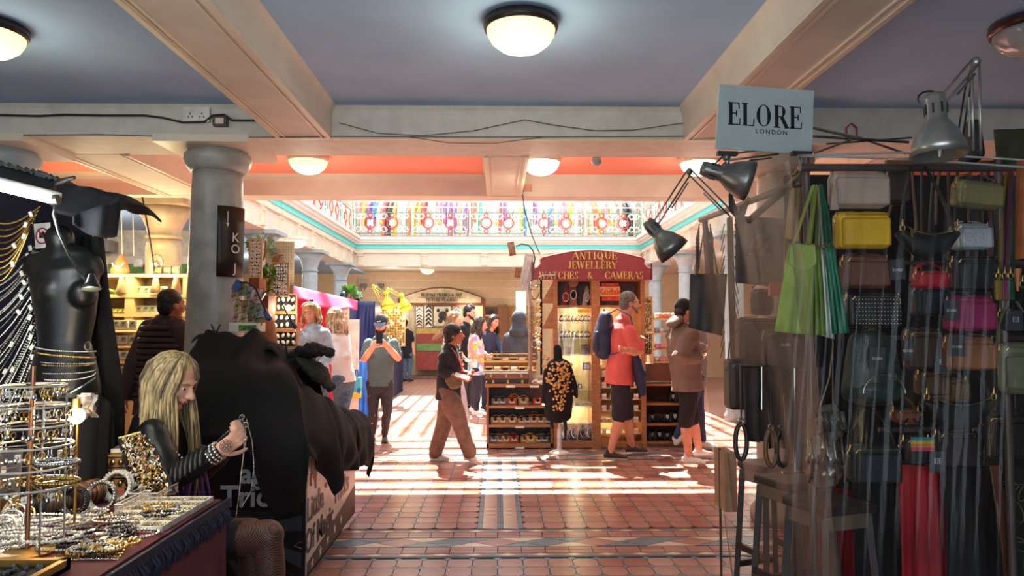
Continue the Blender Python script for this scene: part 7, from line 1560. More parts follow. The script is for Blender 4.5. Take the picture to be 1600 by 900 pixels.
def hook(root, x, z, y=-.02, m=gold):
    MB().tube([(x+.010*cos(a), y, z-.012+.014*sin(a)) for a in [2*pi*j/12 for j in range(12)]], .0026, 5, True).build('clasp', m, root, local=True, smooth=True)
    MB().limb([(x, y, z), (x+.002, y, z+.022)], [.005, .003], 6).build('clasp', m, root, local=True, smooth=True)
def camera_bag(label, px, py, w_, h_, mat, Y=Yb, d=.075, zipm=gold, strap=None, pocket=True, tag_=None, tilt=0, top=258, studs=False, mono=False, bev=.022, pocket_h=.62):
    W, H = S(w_, Y), S(h_, Y); c = at(px, py+h_/2, Y); t = thing('crossbody_bag', label, 'bag', c); sm_ = strap or mat
    rbox((0, 0, H/2), W, H, d, min(bev, H*.4), 'bag_body', mat, t)
    if pocket: rbox((.0, -d/2-.006, H*.43), W*.90, H*pocket_h*1.25, .026, .012, 'front_panel', mat, t)
    zz = H*.90; MB().tube([(-W*.44, -d/2-.004, zz-.012), (-W*.40, -d/2-.008, zz), (W*.40, -d/2-.008, zz), (W*.44, -d/2-.004, zz-.012)], .0014, 5).build('zip', zipm, t, local=True)
    e = MB().tube([(-W*.42, -d/2-.021, H*.08), (-W*.42, -d/2-.021, H*.78), (W*.42, -d/2-.021, H*.78), (W*.42, -d/2-.021, H*.08), (-W*.42, -d/2-.021, H*.08)], .0016, 4).build('piping', mat, t, local=True)
    zt_ = at(px, top, Y).z - c.z
    if zt_ > H:
        for k in (-1, 1): MB().loft([(k*W*.47, 0, H*.85), (k*W*.40, .01, H+(zt_-H)*.4), (k*W*.10, .02, zt_)], (.010, .003), 6).build('strap', sm_, t, local=True)
    for k in (-1, 1): hook(t, k*W*.49, H*.85, -.01, zipm)
    if tag_: swing_tag(t, tag_[0], tag_[1], -d/2-.03, mono=mono)
    if studs:
        q = MB()
        for i in range(15):
            for j in range(7): q.ball(((i-7)*W*.82/14, -d/2-.020, H*(.12+j*.115)), .0022, 4, 3)
        o = q.build('studs', pearl, t, local=True); o['kind'] = 'stuff'
    t.rotation_euler = (0, tilt, 0); return t
def leather(n, c, r=.5, **k): return M(n+'_leather', c, r, bump=.25, bscale=180, var=.05, **k)
tau = leather('taupe', 'b39a88'); tb_ = camera_bag('taupe camera bag with long strap hanging highest on the stall', 1341, 297, 92, 58, tau, 2.92, strap=leather('taupe', ''), zipm=tau, bev=.03)
t = tb_
for k in range(6): MB().loft([at(1303+k*.8, 282, 2.9), at(1300+k*1.6, 305, 2.88), at(1298+k*2.2, 328, 2.88)], [.003, .004, .004], 5).build('tassel_strand', tau, t)
camera_bag('bright yellow camera bag with gold zip below the taupe one', 1346, 360, 84, 58, leather('yellow', 'dba90e'), 2.93, top=330)
camera_bag('chestnut brown camera bag with charcoal swing tag beside the green totes', 1350, 425, 72, 52, leather('chestnut', '6b4030'), 2.95, tag_=(.105, .075), top=396)
camera_bag('black studded flat bag under the chestnut camera bag', 1362, 485, 84, 54, leather('black', '1b191a'), 2.97, studs=True, pocket=False, top=460)
camera_bag('pale gold metallic camera bag tilted on the rail', 1523, 304, 72, 44, M('pale_gold_leather', '8f8556', .32, metal=.35, bump=.4, bscale=90), 2.93, tilt=.10, top=270)
camera_bag('silver metallic camera bag half hidden by the black belt bag', 1515, 370, 56, 42, M('silver_leather', 'b9bcc0', .3, metal=.3, bump=.5, bscale=90), 3.0, zipm=silver, top=345)
camera_bag('small red box bag below the black belt bag', 1453, 437, 50, 28, leather('red', 'b01f2c'), 2.95, pocket=False, top=410)
camera_bag('dark multi-strap square bag right under the small red bag', 1452, 470, 50, 50, leather('ink', '161a20'), 2.99, top=455, zipm=steel)
camera_bag('black rounded camera bag below the silver bag', 1521, 428, 72, 56, leather('soft_black', '16181a'), 2.96, top=400)
camera_bag('magenta camera bag with charcoal swing tag hanging at its side', 1513, 490, 72, 54, leather('magenta', '94204f'), 2.93, tag_=(-.11, .085), top=462)
camera_bag('tan brown camera bag with two black swing tags', 1512, 552, 76, 52, leather('tan', '7d4724'), 2.94, tag_=(-.085, .10), top=522)
camera_bag('dark cocoa boxy bag left of the tan camera bag', 1440, 545, 52, 64, leather('cocoa', '3f2a20'), 3.02, top=512, tag_=(.045, .03), mono=True)
camera_bag('black square crossbody bag hanging low beneath the green backpack', 1365, 724, 78, 58, leather('slate_black', '1d2125'), 2.95, top=640)
camera_bag('small black pouch with rainbow striped flap hanging low', 1429, 703, 40, 44, leather('pouch_black', '15151a'), 2.92, top=655, tag_=(.05, .02), mono=True)
t = [o for o in COL.objects if o.get('label', '').startswith('small black pouch')][0]
W = S(36, 2.92)
for k, c in enumerate(('2c7f86', 'c9a43a', 'c8792c', 'b83a5c')): MB().box((0, -.058, S(44, 2.92)-.004-k*.014), (W, .004, .0135)).build('rainbow_stripe', M('stripe_'+c, c, .6), t, local=True)
camera_bag('small brown wallet bag hung between green backpack and black belt bag', 1413, 650, 40, 22, leather('rust', '6a3a1e'), 2.98, top=620, pocket=False)
camera_bag('dark brown bag half seen under the black studded bag', 1455, 598, 46, 40, leather('umber', '51371f'), 3.04, top=560)
camera_bag('long brown shoulder bag with pale strap deep in the stall', 1478, 610, 60, 40, leather('ochre_brown', '6b4c26'), 3.06, top=575)
camera_bag('brown zipped bag behind the yellow tote straps', 1395, 290, 40, 60, leather('dark_brown', '3b2a24'), 3.05, top=262)
def crescent(label, px, py, w_, h_, mat, Y, stops):
    W, H = S(w_, Y), S(h_, Y); c = at(px, py+h_/2, Y); t = thing('belt_bag', label, 'bag', c)
    pts = [(-W*.5+W*k/12, 0, H*(.62-.34*sin(pi*k/12))) for k in range(13)]; R3 = [(.035, H*.10+H*.30*sin(pi*k/12)) for k in range(13)]
    melt(MB().limb(pts, R3, 18, (0, 1, 0)).build('bag_body', mat, t, local=True), .007, 2)
    MB().tube([(-W*.46+W*.92*k/12, -.036, H*(.80-.22*sin(pi*k/12))) for k in range(13)], .0026, 5).build('zip', gold, t, local=True)
    MB().box((-W*.40, -.045, H*.62), (.010, .003, .032)).build('zip_pull', gold, t, local=True)
    for k, s_ in ((-1, stops[0]), (1, stops[1])):
        p = at(s_[0], s_[1], Y)-c; MB().loft([(k*W*.50, 0, H*.72), (k*W*.50*.6+p.x*.4, .01, H*.72+(p.z-H*.72)*.5), (p.x, .02, p.z)], (.012, .003), 6).build('strap', leather('soft_black', ''), t, local=True); hook(t, k*W*.50, H*.86, -.02)
    return t
crescent('black crescent belt bag with gold zip hanging beside the silver bag', 1450, 372, 88, 56, leather('matt_black', '121110'), 2.88, ((1428, 258), (1450, 258)))
crescent('large black crescent belt bag with gold zip hanging low below the tan bag', 1497, 637, 106, 62, leather('matt_black', ''), 2.88, ((1452, 590), (1540, 590)))
# backpack
c = at(1363, 637, 2.95); t = thing('backpack', 'dark green leather backpack with arched zip pocket in the middle of stall', 'backpack', c); gr = M('bottle_green_leather', '22302a', .4, bump=.25, bscale=180)
W, H = S(98, 2.95), S(116, 2.95)
melt(MB().limb([(0, 0, .06), (0, -.01, H*.30), (0, -.005, H*.62), (.0, .0, H*.90)], [(W*.50, .055), (W*.50, .075), (W*.44, .065), (W*.36, .045)], 22, (1, 0, 0)).build('bag_body', gr, t, local=True), .007, 2, .008)
melt(MB().limb([(0, -.06, .055), (0, -.065, H*.27), (0, -.058, H*.36)], [(W*.36, .028), (W*.36, .03), (W*.28, .022)], 18, (1, 0, 0)).build('front_pocket', gr, t, local=True), .007, 2)
MB().tube([(W*.33*cos(a), -.098, H*.22+H*.24*sin(a)) for a in [pi*j/14 for j in range(15)]], .0028, 5).build('zip', silver, t, local=True)
for k in (.02, .045): MB().box((k, -.10, H*.44), (.008, .003, .026)).build('zip_pull', silver, t, local=True)
swing_tag(t, -.018, H*.68, -.085, .066, .088); swing_tag(t, .115, H*.78, -.07, .035, .085)
MB().tube([(-.03+.06*j/8, 0, H*.93+.04*sin(pi*j/8)) for j in range(9)], .006).build('top_handle', gr, t, local=True); MB().loft([(-.01, .0, H*.93), (.0, .03, H*1.1)], (.010, .003)).build('hanging_loop', bshoe, t, local=True)
# totes
def tote(label, pts_top, pts_bot, mat, Y, folds=4, strap_to=None, fold_a=.012, d=.03, n=18):
    c = at((pts_bot[0]+pts_bot[2])/2, pts_bot[1], Y); t = thing('tote_bag', label, 'bag', c)
    def f(s_):
        def g(u, v):
            x = pts_top[0]+(pts_top[2]-pts_top[0])*u; y = pts_top[1]+(pts_top[3]-pts_top[1])*u; x2 = pts_bot[0]+(pts_bot[2]-pts_bot[0])*u; y2 = pts_bot[1]+(pts_bot[3]-pts_bot[1])*u
            return at(x+(x2-x)*v, y+(y2-y)*v, Y+s_*d*(.4+.6*sin(pi*u))*(.4+.6*v)+fold_a*sin(u*folds*6.28+v)*v)
        return g
    MB().sheet(f(-1), n, 10).build('front_panel', mat, t, smooth=True).modifiers.new('t', 'SOLIDIFY').thickness = .004
    MB().sheet(f(1), n, 10).build('back_panel', mat, t, smooth=True).modifiers.new('t', 'SOLIDIFY').thickness = .004
    if strap_to:
        for dx in (.18, .75):
            x = pts_top[0]+(pts_top[2]-pts_top[0])*dx; MB().loft([at(x, pts_top[1]+2, Y-.01), at((x+strap_to[0])/2+3*dx, (pts_top[1]+strap_to[1])/2, Y-.01), at(strap_to[0], strap_to[1], Y)], (.018, .003), 6).build('strap', mat, t)
            hp2 = at(x, pts_top[1], Y-.02); MB().tube([hp2+V((.009*cos(a), 0, .009*sin(a))) for a in [2*pi*j/10 for j in range(10)]], .0022, 5, True).build('ring', gold, t)
    return t
tl_t = tote('pale lime green tote with buckled flap, nearest the aisle of coloured totes', (1232, 381, 1272, 381), (1210, 518, 1270, 524), M('lime_suede', '93a24c', .7, var=.08), 2.86, 2, (1270, 290))
tote('olive green tote edge behind the lime tote', (1262, 384, 1280, 384), (1262, 522, 1290, 524), M('olive_leather', '667c1e', .5), 2.90, 3, (1274, 290))
tote('silvery white tote folded between the green ones', (1276, 386, 1290, 386), (1282, 524, 1303, 530), M('pale_metallic', 'b8c4b4', .35, metal=.3), 2.93, 3, (1280, 290))
tote('emerald green tote with pleated side beside white tote', (1288, 384, 1302, 384), (1300, 522, 1326, 520), M('emerald_leather', '15704f', .45), 2.90, 3, (1282, 290))
tote('beige tote hanging behind the lime straps', (1236, 272, 1252, 272), (1226, 372, 1252, 378), M('camel_suede', 'a3805a', .7), 3.05, 2, (1246, 262))
fl = tl_t
MB().prism([(-.05, 0), (.05, 0), (.055, -.07), (.03, -.095), (0, -.10), (-.03, -.095), (-.055, -.07)], at(1254, 383, 2.825), (1, 0, 0), (0, 0, 1), -.004).build('flap', M('lime_suede', ''), fl)
blt = M('grey_brown_suede', '4a4340', .85)
tote('grey-brown suede tote with fringed hem hanging at the aisle corner', (1078, 428, 1136, 428), (1076, 512, 1128, 525), blt, 4.25, 3, (1102, 345), n=24)
for lb, x, y0, y1, Y_ in (('long fringed grey-brown scarf hanging beside the aisle tote', 1140, 340, 560, 4.1), ('narrow fringed scarf looped over the rail at the aisle corner', 1101, 340, 430, 4.3)):
    t = thing('fringed_scarf', lb, 'scarf', at(x, y1, Y_)); MB().loft([at(x, y0, Y_), at(x+3, (y0+y1)/2, Y_), at(x+6, y1, Y_)], [(.04, .012), (.05, .012), (.045, .012)], 8).build('cloth', blt, t, smooth=True)
    for k in range(12):
        yy = y0+10+(y1-y0-20)*k/12
        for sx in (-1, 1): MB().loft([at(x+sx*8, yy, Y_-.015), at(x+sx*14, yy+26, Y_-.02)], [(.007, .003), (.004, .002)], 5).build('tassel', blt, t)
t = thing('hanging_cloth', 'taupe printed cloth square with faint rose figure clipped to the rail', 'cloth', at(1187, 443, 3.5)); 
MB().sheet(lambda u, v: at(1149+75*u, 337+5*u+(105+2*u)*v, 3.5+.012*sin(u*9)+.01*sin(v*7+u*3)), 16, 16).build('cloth', M('taupe_print', '645652', .85, var=.12, scale=4), t, smooth=True).modifiers.new('t', 'SOLIDIFY').thickness = .004
q = MB(); q.ball(at(1190, 355, 3.47), (.018, .004, .022), 10, 8); q.limb([at(1190, 365, 3.47), at(1188, 400, 3.47)], [(.035, .004), (.07, .004)], 12, (1, 0, 0)); q.build('printed_figure', M('faint_rose', '7d5652', .85, var=.3, scale=30), t, smooth=True)
t = camera_bag('small taupe backpack silhouette below the printed cloth square', 1190, 472, 30, 42, leather('shadow_taupe', '51484a'), 3.9, top=443, pocket_h=.4)
single(pb(MB(), 1203, 441, 1222, 462, 3.49, .03), 'red_purse', M('coral_purse', 'd9584a', .6), 'small coral red purse hanging beyond printed cloth square', 'purse')
brown1 = leather('bag_brown', '4b3a33'); 
camera_bag('large dark brown holdall behind the stools, nearest the aisle', 1172, 600, 74, 78, brown1, 3.7, d=.12, top=500, zipm=steel)
camera_bag('large taupe shoulder bag with charcoal tag below the small backpack silhouette', 1195, 535, 88, 76, leather('bag_taupe', '5f4a40'), 3.8, d=.10, top=495, tag_=(.0, .12), zipm=steel)
camera_bag('black wide bag behind the lime tote with grey tag', 1225, 545, 66, 60, leather('bag_black', '1f1b1b'), 3.3, d=.08, top=520, tag_=(-.02, .11), zipm=steel)
for i, (x0, x1, y0, y1, m, Y_) in enumerate(((1160, 1196, 572, 690, 'brown', 3.35), (1196, 1222, 575, 700, 'black', 3.4), (1222, 1250, 574, 690, 'dark grey', 3.35), (1252, 1285, 574, 640, 'charcoal', 3.4))):
    mt = {'brown': M('dusty_brown_cloth', '3c2f2b', .85), 'black': black, 'dark grey': M('smoke_cloth', '2f2b2a', .9), 'charcoal': charcoal}[m]
    drape('hanging_bag_cover', mt, '%s bag cover hanging from the low chrome rail, %s' % (m, ('nearest the aisle', 'second along', 'third along', 'nearest the silver bag')[i]), 'bag cover', [at(x0, y0, Y_), at(x1, y0, Y_)], at(x0, y1, Y_).z, 2, .02, 14)
chrome = M('chrome_rail', 'b9b4ae', .2, metal=1)
rk_ = thing('chrome_rack', 'low chrome garment rack standing among the stools', 'rack', on(1240, 740, .72)); 
MB().cyl(at(1158, 571, 3.3), at(1262, 571, 3.3), .008).build('rail', chrome, rk_); MB().cyl(at(1241, 571, 3.3), at(1242, 738, 3.3), .007).build('upright', chrome, rk_); MB().cyl(at(1190, 571, 3.3), at(1190, 640, 3.3), .006).build('upright', chrome, rk_); MB().cyl(at(1222, 738, 3.3), at(1262, 738, 3.3), .007).build('foot', chrome, rk_)
for i, (px, py, m, nm) in enumerate(((1158, 690, brass, 'dark bronze'), (1205, 700, M('tan_strap_leather', '6e4a28', .5), 'tan'), (1222, 700, M('ink_strap', '26221f', .5), 'black'))):
    t = thing('bag_strap', '%s coiled bag strap hanging below the chrome rack' % nm, 'strap', at(px, py+40, 3.2)); MB().tube([at(px+9*cos(a), py+28*sin(a), 3.2) for a in [2*pi*j/20 for j in range(20)]], .011, 6, True).build('band', m if nm != 'dark bronze' else M('ink_strap', '26221f', .5), t, smooth=True); MB().tube([at(px+4*cos(a), py-32+5*sin(a), 3.18) for a in [2*pi*j/10 for j in range(10)]], .004, 5, True).build('buckle', chrome, t); MB().loft([at(px, 571, 3.3), at(px, py-34, 3.19)], (.008, .003), 6).build('hanging_strip', M('ink_strap', '26221f', .5), t)
# scrunched metallic bags
mb_ = M('pewter_leather', '8a7e70', .25, metal=.7, var=.3, scale=14, bump=.6, bscale=30)
for lb, cxp, cyp, w_, h_, m in (('small grey-brown crumpled bag on a chain above the pewter bag', 1298, 657, 44, 34, M('grey_green_leather', '4c4a40', .35, bump=.5)), ('shiny pewter buckled bag hanging above the dark stool', 1290, 715, 60, 78, mb_)):
    t = thing('slouchy_bag', lb, 'bag', at(cxp, cyp+h_/2, 2.9)); q = MB(); u_ = S(1, 2.9)
    q.limb([at(cxp, cyp+h_*.35, 2.9), at(cxp, cyp, 2.88), at(cxp-3, cyp-h_*.3, 2.9)], [(w_*.46*u_, .05), (w_*.5*u_, .06), (w_*.35*u_, .04)], 16, (1, 0, 0)); melt(q.build('bag_body', m, t), .007, 1, .035, .05)
    for k in range(5):
        x = cxp-w_*.4+w_*.2*k; MB().loft([at(x, cyp-h_*.4, 2.84), at(x+3, cyp, 2.82), at(x-2+k*2, cyp+h_*.5, 2.85)], (.010, .004), 6).build('buckled_strap', m, t, smooth=True)
        MB().tube([at(x+2+3.5*cos(a), cyp-3+k*3+4.5*sin(a), 2.81) for a in [2*pi*j/10 for j in range(10)]], .0025, 5, True).build('buckle', chrome, t)
for pts, lb in (([(1302, 535), (1296, 590), (1280, 640)], 'thin silver chain strap sloping down to the grey-brown crumpled bag'), ([(1301, 530), (1301, 640)], 'thin straight silver chain strap above the pewter bag')):
    single(MB().tube([at(x, y, 2.87) for x, y in pts], .0028), 'chain_strap', silver, lb, 'strap')
# straps, small hanging purses at the right
orange = leather('orange', 'c4501a')
t = thing('wide_strap', 'wide bright orange strap hanging at the far end of the rail', 'strap', at(1592, 440, 2.88)); MB().loft([at(1596, 250, 2.88), at(1593, 340, 2.88), at(1592, 405, 2.88)], (.028, .004), 8).build('band', orange, t); hook(t, 0, .0, -.02); MB().loft([at(1590, 420, 2.88), at(1590, 455, 2.88)], (.015, .004), 6).build('strap_end', orange, t)
for i, (px, m, nm) in enumerate(((1560, leather('mustard', '8a6a14'), 'mustard'), (1570, leather('plum', '6d1f45'), 'plum'), (1579, leather('forest', '174a2e'), 'forest green'))):
    t = thing('key_purse', 'narrow %s purse on a clasp beside the orange strap' % nm, 'purse', at(px, 470, 2.9)); rbox((0, 0, .045), .028, .085, .02, .007, 'purse_body', m, t); hook(t, 0, .115, -.005); MB().loft([at(px, 438, 2.9), at(px+4, 350, 2.93), at(px+12, 270, 2.95)], (.010, .003), 6).build('strap', m, t)
t = camera_bag('sage green saddle bag cut off at the right edge of the stall', 1592, 575, 66, 82, leather('sage', '6f7056'), 2.9, top=470, bev=.05, pocket_h=.5)
camera_bag('black bag with monogrammed tag above the sage saddle bag', 1585, 500, 50, 40, leather('night', '17161a'), 2.95, top=470, tag_=(-.045, .05), mono=True)
camera_bag('dark brown bag at the bottom corner above the red cloth', 1490, 700, 60, 60, leather('maroon_black', '2a1a1c'), 3.1, top=672)
camera_bag('dark umber hold-all at the right edge below the sage bag', 1570, 680, 70, 70, leather('umber_black', '211a17'), 3.1, top=640)
R8 = random.Random(8)
for i in range(14):
    px = 1395+i*15+R8.uniform(-4, 4); m = R8.choice([leather('soft_black', ''), leather('dark_brown', ''), leather('plum', ''), leather('umber', ''), leather('cocoa', '')]); y0 = 262; y1 = R8.uniform(330, 520)
    single(MB().loft([at(px, y0, 3.1), at(px+R8.uniform(-8, 8), (y0+y1)/2, 3.13), at(px+R8.uniform(-12, 12), y1, 3.12)], (.012, .003), 6), 'hanging_strap', m, 'dark leather strap hanging loose behind the front row of bags', 'strap', 'leather straps hanging behind the bags')
# stools
dkw = M('worn_dark_wood', '352b26', .5, var=.2, scale=8)
def stool(label, px, py, Y, s=1.0):
    c = at(px, py, Y); t = thing('wooden_stool', label, 'stool', (c.x, Y, 0)); H = c.z; w = .17*s
    rbox((0, 0, H-.02), w*2, .04, w*1.9, .012, 'seat', dkw, t); MB().bb(-w*.9, w*.9, -w*.85, w*.85, H-.10, H-.04).build('apron', M('worn_edge_wood', '6b5a4c', .5, var=.2), t, local=True)
    for sx in (-1, 1):
        for sy in (-1, 1): MB().loft([(sx*w*.82, sy*w*.78, H-.05), (sx*w*1.12, sy*w*1.05, 0)], [(.020, .020), (.018, .018)], 4).build('leg', dkw, t, local=True)
    for sy in (-1, 1): MB().box((0, sy*w*.98, .22), (w*2, .02, .03)).build('stretcher', dkw, t, local=True)
    for sx in (-1, 1): MB().box((sx*w*1.02, 0, .32), (.02, w*1.9, .03)).build('stretcher', dkw, t, local=True)
    t.rotation_euler = (0, 0, rad(18)); return t
stool('dark wooden stool with worn edges in front, under the pewter bag', 1293, 780, 3.15, .82); stool('dark wooden stool in the middle of the three under the chrome rack', 1240, 745, 3.45, .8); stool('dark wooden stool nearest the aisle behind the plastic sheet', 1202, 722, 3.85, .72)
bxm = M('tan_card_box', 'b08a68', .8)
single(pb(MB(), 1132, 708, 1152, 800, 4.1, .2), 'cardboard_panel', bxm, 'upright tan cardboard between the stools and the plastic sheet', 'cardboard')
redf = M('scarlet_cloth', 'a01420', .7, var=.15, scale=3)
drape('red_cloth', redf, 'scarlet cloth falling to the floor below the rainbow pouch', 'cloth', [at(1405, 725, 3.3), at(1440, 728, 3.25), at(1472, 722, 3.3)], .02, 3, .04, 30)
drape('red_cloth', redf, 'scarlet cloth showing between the stool legs', 'cloth', [at(1252, 755, 3.75), at(1330, 765, 3.75)], .02, 3, .04, 24)
drape('dark_cloth', M('soot_cloth', '191414', .9), 'soot black cloth hanging at the bottom right of the stall', 'cloth', [at(1470, 722, 3.2), at(1550, 728, 3.2)], .02, 4, .03, 24)
drape('dark_cloth', M('soot_cloth', ''), 'soot black cloth hanging between the scarlet cloths behind stools', 'cloth', [at(1325, 640, 3.5), at(1410, 640, 3.5)], .02, 4, .03, 24)
t = thing('patterned_rug', 'dark rug with leaf tracery and rust border hanging at the right edge', 'rug', at(1590, 890, 2.95)); rg = M('rug_dark', '17140f', .95)
MB().sheet(lambda u, v: at(1548+90*u+v*26, 728+190*v, 3.0), 4, 4).build('rug', rg, t).modifiers.new('t', 'SOLIDIFY').thickness = .01
MB().sheet(lambda u, v: at(1546+15*u+v*26, 728+190*v, 2.985), 2, 4).build('border', M('rug_rust', '5a2a1c', .95), t).modifiers.new('t', 'SOLIDIFY').thickness = .006
lfm = M('tracery_gold', '5d5634', .9)
for cxp, cyp, r_, a0 in ((1575, 760, 16, 0), (1590, 800, 18, 1.2), (1592, 850, 20, .4), (1600, 770, 14, 2)): MB().tube([at(cxp+r_*cos(a)*cos(a0)-r_*.45*sin(a)*sin(a0), cyp+r_*cos(a)*sin(a0)+r_*.45*sin(a)*cos(a0), 2.985) for a in [2*pi*j/16 for j in range(16)]], .0022, 4, True).build('leaf_outline', lfm, t)
for x0, y0, x1, y1 in ((1566, 757, 1600, 757), (1580, 845, 1600, 848), (1563, 740, 1583, 880), (1547, 728, 1573, 900)): MB().cyl(at(x0, y0, 2.98), at(x1, y1, 2.98), .002, n=4).build('tracery_line', lfm, t)
# shop sign
sg = thing('shop_sign', 'pale grey board with thin black serif capitals clipped above the handbag stall', 'sign', at(1195, 240, 3.02))
Ys = 3.02; TL_, TR_, BR_, BL_ = at(1124, 131, Ys-.03), at(1272, 142, Ys+.05), at(1268, 241, Ys+.05), at(1118, 232, Ys-.03)
ux = (BR_-BL_).normalized(); uy = (TL_-BL_); uy = (uy-ux*uy.dot(ux)).normalized(); nrm = ux.cross(uy)
pl = [BL_, BR_, TR_, TL_]; q = MB(); q.add([p for p in pl]+[p-nrm*.006 for p in pl], [(0, 1, 2, 3), (7, 6, 5, 4), (0, 4, 5, 1), (1, 5, 6, 2), (2, 6, 7, 3), (3, 7, 4, 0)]); q.build('board', M('pale_grey_board', 'b4beba', .5, var=.02), sg)
cc = (BL_+TR_)/2 + uy*.004; ik = M('sign_ink', '141618', .5)
serif(MB(), 'ELORE', cc-ux*.002+uy*S(4, Ys), ux, uy, S(36, Ys), .0015, .92, 1.15).build('lettering', ik, sg)
text('LONDON', cc-uy*S(22, Ys)+ux*S(10, Ys)+nrm*.001, ux, uy, S(10.5, Ys), ik, sg, .0006, spacing=1.35)
for px in (1136, 1252):
    c = at(px, 243, 3.0); t = thing('spring_clip', 'dark spring clip under the %s corner of the pale grey shop sign' % ('near aisle' if px < 1200 else 'inner'), 'clip', c); MB().box(c+V((0, 0, .008)), (.085, .03, .016), (0, .03, 0)).build('jaw', bshoe, t); MB().cyl(c-V((0, 0, .05)), c, .011).build('pivot', steel, t, smooth=True); MB().ball(c-V((0, .005, .055)), .018, 10, 8).build('knob', steel, t, smooth=True)
gun = M('dull_nickel', '7d7a74', .35, metal=.7, var=.2, scale=12)
desk_lamp('dull grey desk lamp head hanging below the near aisle sign clip', at(1215, 236, 3.1), at(1135, 246, 3.0), at(1112, 267, 2.98), (1, -.15, -.32), gun, .82, name='desk_lamp')
desk_lamp('grey desk lamp on sprung arms reaching out over the aisle', at(1146, 338, 3.6), at(1077, 268, 3.6), at(1020, 356, 3.5), (.6, -.2, -.75), gun, .80)
c = at(1148, 335, 3.55); t = thing('spring_clip', 'large black spring clip holding the grey sprung lamp to the rail', 'clip', c)
MB().limb([c+V((-.02, 0, .10)), c+V((-.01, 0, .03)), c+V((.03, 0, -.02))], [.010, .022, .02], 8).build('jaw', bshoe, t, smooth=True); MB().limb([c+V((.07, 0, .08)), c+V((.04, 0, .02)), c+V((.02, 0, -.03))], [.008, .02, .02], 8).build('jaw', bshoe, t, smooth=True)
alu = M('brushed_aluminium', 'b4b3ab', .33, metal=.75)
desk_lamp('large silver desk lamp pointing down over the bags', at(1527, 235, 2.75), at(1524, 97, 2.75), at(1462, 168, 2.6), (.0, -.05, -1), alu, .93)
l_ = at(1468, 236, 2.58); bl_ = [o for o in COL.objects if o.get('label', '').startswith('large silver desk lamp')][0]; MB().limb([l_+V((0, 0, .04)), l_-V((0, 0, .018))], [.012, .004], 10).build('bulb_tip', cardw, bl_, smooth=True)
single(MB().tube([at(1461, 155, 2.6)+V((-.045*cos(a)-.02, 0, .03*sin(a))) for a in [rad(-30+200*j/12) for j in range(13)]], .004), 'lamp_cable', bshoe, 'black cable loop above the large silver lamp', 'cable')
for i, (a, b, r_) in enumerate((((1270, 200), (1345, 216), .007), ((1270, 213), (1420, 222), .006), ((1290, 225), (1425, 215), .004), ((1270, 240), (1330, 218), .005), ((1345, 216), (1415, 240), .005))):
    single(MB().cyl(at(*a, 3.1), at(*b, 3.05), r_, n=6), 'wire_rod', chrome, '%s of the thin pale rods jumbled behind the shop sign' % ('topmost', 'second', 'longest dark-shadowed', 'shortest', 'lowest')[i], 'rod')
t = thing('red_loop_handle', 'small red and tan loop handle standing up behind the rods', 'handle loop', at(1330, 218, 3.1)); MB().loft([at(1322, 218, 3.1), at(1322, 200, 3.1), at(1330, 193, 3.1), at(1338, 200, 3.1), at(1339, 218, 3.1)], (.010, .004), 6).build('loop', M('dark_red_strap', '7a1c20', .6), t)
o = leather('soft_black', ''); q = MB(); q.limb([at(1518, 245, 2.98), at(1518, 195, 2.98)], [(.075, .03), (.05, .02)], 12); single(q, 'black_pouch', o, 'soft black bag hung on the post behind the large silver lamp', 'bag', smooth=True)
for px in (1502, 1510): single(MB().loft([at(px-6, 215, 2.97), at(px+6, 140, 2.98), at(1520, 100, 2.98)], (.006, .003), 5), 'pouch_strap', o, '%s thin black strap running up to the silver lamp elbow' % ('outer' if px == 1502 else 'inner'), 'strap')
drape('olive_panel', M('olive_drab_cloth', '3d3a22', .9), 'olive drab cloth panel above the orange strap', 'cloth', [at(1552, 203, 3.2), at(1640, 200, 3.2)], at(1552, 262, 3.2).z, 2, .01, 12)
# plastic sheeting
pl1 = film('clear_plastic_sheet', '8f857c', .975, .2, .5, .12); pl2 = film('cloudy_plastic_sheet', 'b8a08e', .73, .3, .85, .16)
def pf(u, v):
    a = at(1247+480*u, 243+26*u, 2.70); x = a.x-.10*v*(1-u)-.02*sin(v*3); y = 2.70+.03*sin(u*34+v*4)+.02*sin(u*80+v*9)-.04*v
    return V((x, y, a.z*(1-v)+.02*v+.01*sin(u*40)*(1-v)))
q = MB().sheet(pf, 90, 40).build('plastic_sheet', pl1, smooth=True); tag(q, 'clear creased plastic sheet hanging over the front of the bag stall', 'plastic sheet')
def ps(u, v):
    y = 2.74+1.66*u; x = at(1247, 243, 2.7).x-.02+ (.06*u) + .016*sin(u*17+v*3)*(.3+v)+.006*sin(u*41+v*6) + .20*v; z = at(1247, 243, 2.7).z-.04*u
    return V((x, y, z*(1-v)+.01*v))
q = MB().sheet(ps, 80, 40).build('plastic_sheet', pl2, smooth=True); tag(q, 'cloudy plastic sheet down the aisle side of the bag stall', 'plastic sheet')
for pts in ([(1247, 243), (1400, 238), (1600, 250)], [(1247, 243), (1420, 248), (1610, 262)]):
    single(MB().tube([at(x, y, 2.69) for x, y in pts], .0045), 'sheet_edge', M('gathered_plastic', 'a8a6a2', .25), '%s gathered edge line of the clear plastic sheet' % ('upper' if pts[1][1] < 245 else 'lower'), 'plastic edge')

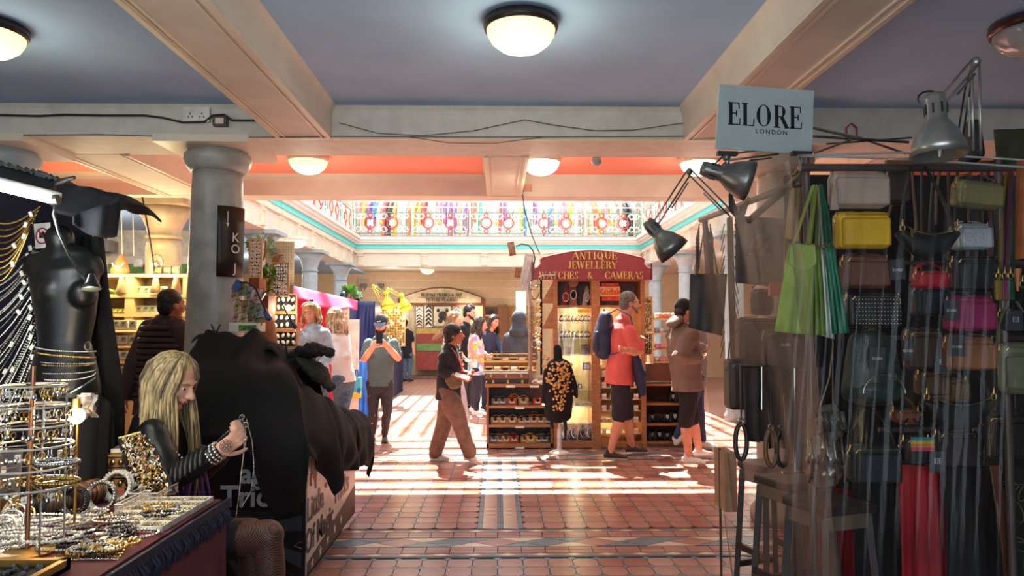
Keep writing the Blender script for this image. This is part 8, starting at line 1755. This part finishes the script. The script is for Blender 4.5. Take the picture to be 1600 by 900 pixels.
# ------------------------------------------------------------ clothes on the upper gallery
GN = dict(zip(('d8646a', 'e88a6a', '6d9bd0', 'a878b8', '6cc0b0', 'f0d070', '4a4a55', 'e8b0c0', 'f0ece4', 'e8dcc8', 'd8e0e4', 'e0c9a0', 'c9b8b0'), ('red', 'coral', 'blue', 'purple', 'turquoise', 'yellow', 'charcoal', 'pink', 'white', 'cream', 'pale grey', 'sand', 'mauve grey')))
gc = ['d8646a', 'e88a6a', '6d9bd0', 'a878b8', '6cc0b0', 'f0d070', '4a4a55', 'e8b0c0', 'f0ece4', 'f0ece4', 'e8dcc8', 'd8e0e4', 'e0c9a0', 'c9b8b0']
R9 = random.Random(12)
rail = thing('clothes_rail', 'long rail of bright clothes on the upper gallery behind the balustrade', 'clothes rail', (0, 20.1, 3.74)); MB().cyl((-3.9, 20.1, 5.2), (3.9, 20.1, 5.2), .02).build('bar', chrome, rail)
for x in (-3.9, -1.3, 1.3, 3.9): MB().cyl((x, 20.1, 3.74), (x, 20.1, 5.2), .02).build('upright', chrome, rail)
for i in range(56):
    x = -3.75+i*.136; c = R9.choice(gc); h = R9.uniform(.6, 1.25); w_ = R9.uniform(.04, .058); m = M('garment_'+c, c, .8, var=.2, scale=12)
    if 24 < i < 27: continue
    q = MB(); q.limb([(x, 20.1, 5.12), (x+R9.uniform(-.01, .01), 19.28, 5.12-h*.5), (x+R9.uniform(-.02, .02), 19.27, 5.12-h)], [(w_*.55, .12), (w_, .2), (w_*1.1, .22)], 10, (1, 0, 0)); single(q, 'garment', m, '%s garment hanging on the far gallery rail behind the scrollwork' % GN[c], 'clothing', 'garments on the gallery rail', True)
for sx, nm in ((-5.2, 'left'), (5.25, 'right')):
    t = thing('clothes_rail', 'clothes rail along the %s side gallery' % nm, 'clothes rail', (sx, 14.5, 3.74)); MB().cyl((sx, 11, 5.22), (sx, 18.2, 5.22), .02).build('bar', chrome, t)
    for y in (11, 14.6, 18.2): MB().cyl((sx, y, 3.74), (sx, y, 5.22), .02).build('upright', chrome, t)
    for i in range(16):
        c = R9.choice(gc); y = 11.5+i*.42; q = MB(); q.limb([(sx, y, 5.2), (sx, y, 4.6), (sx, y, 4.0)], [(.12, .08), (.2, .13), (.22, .14)], 10, (1, 0, 0)); single(q, 'garment', M('garment_'+c, c), '%s garment hung along the %s side gallery behind the ironwork' % (GN[c], nm), 'clothing', 'garments on the %s side gallery' % nm, True)
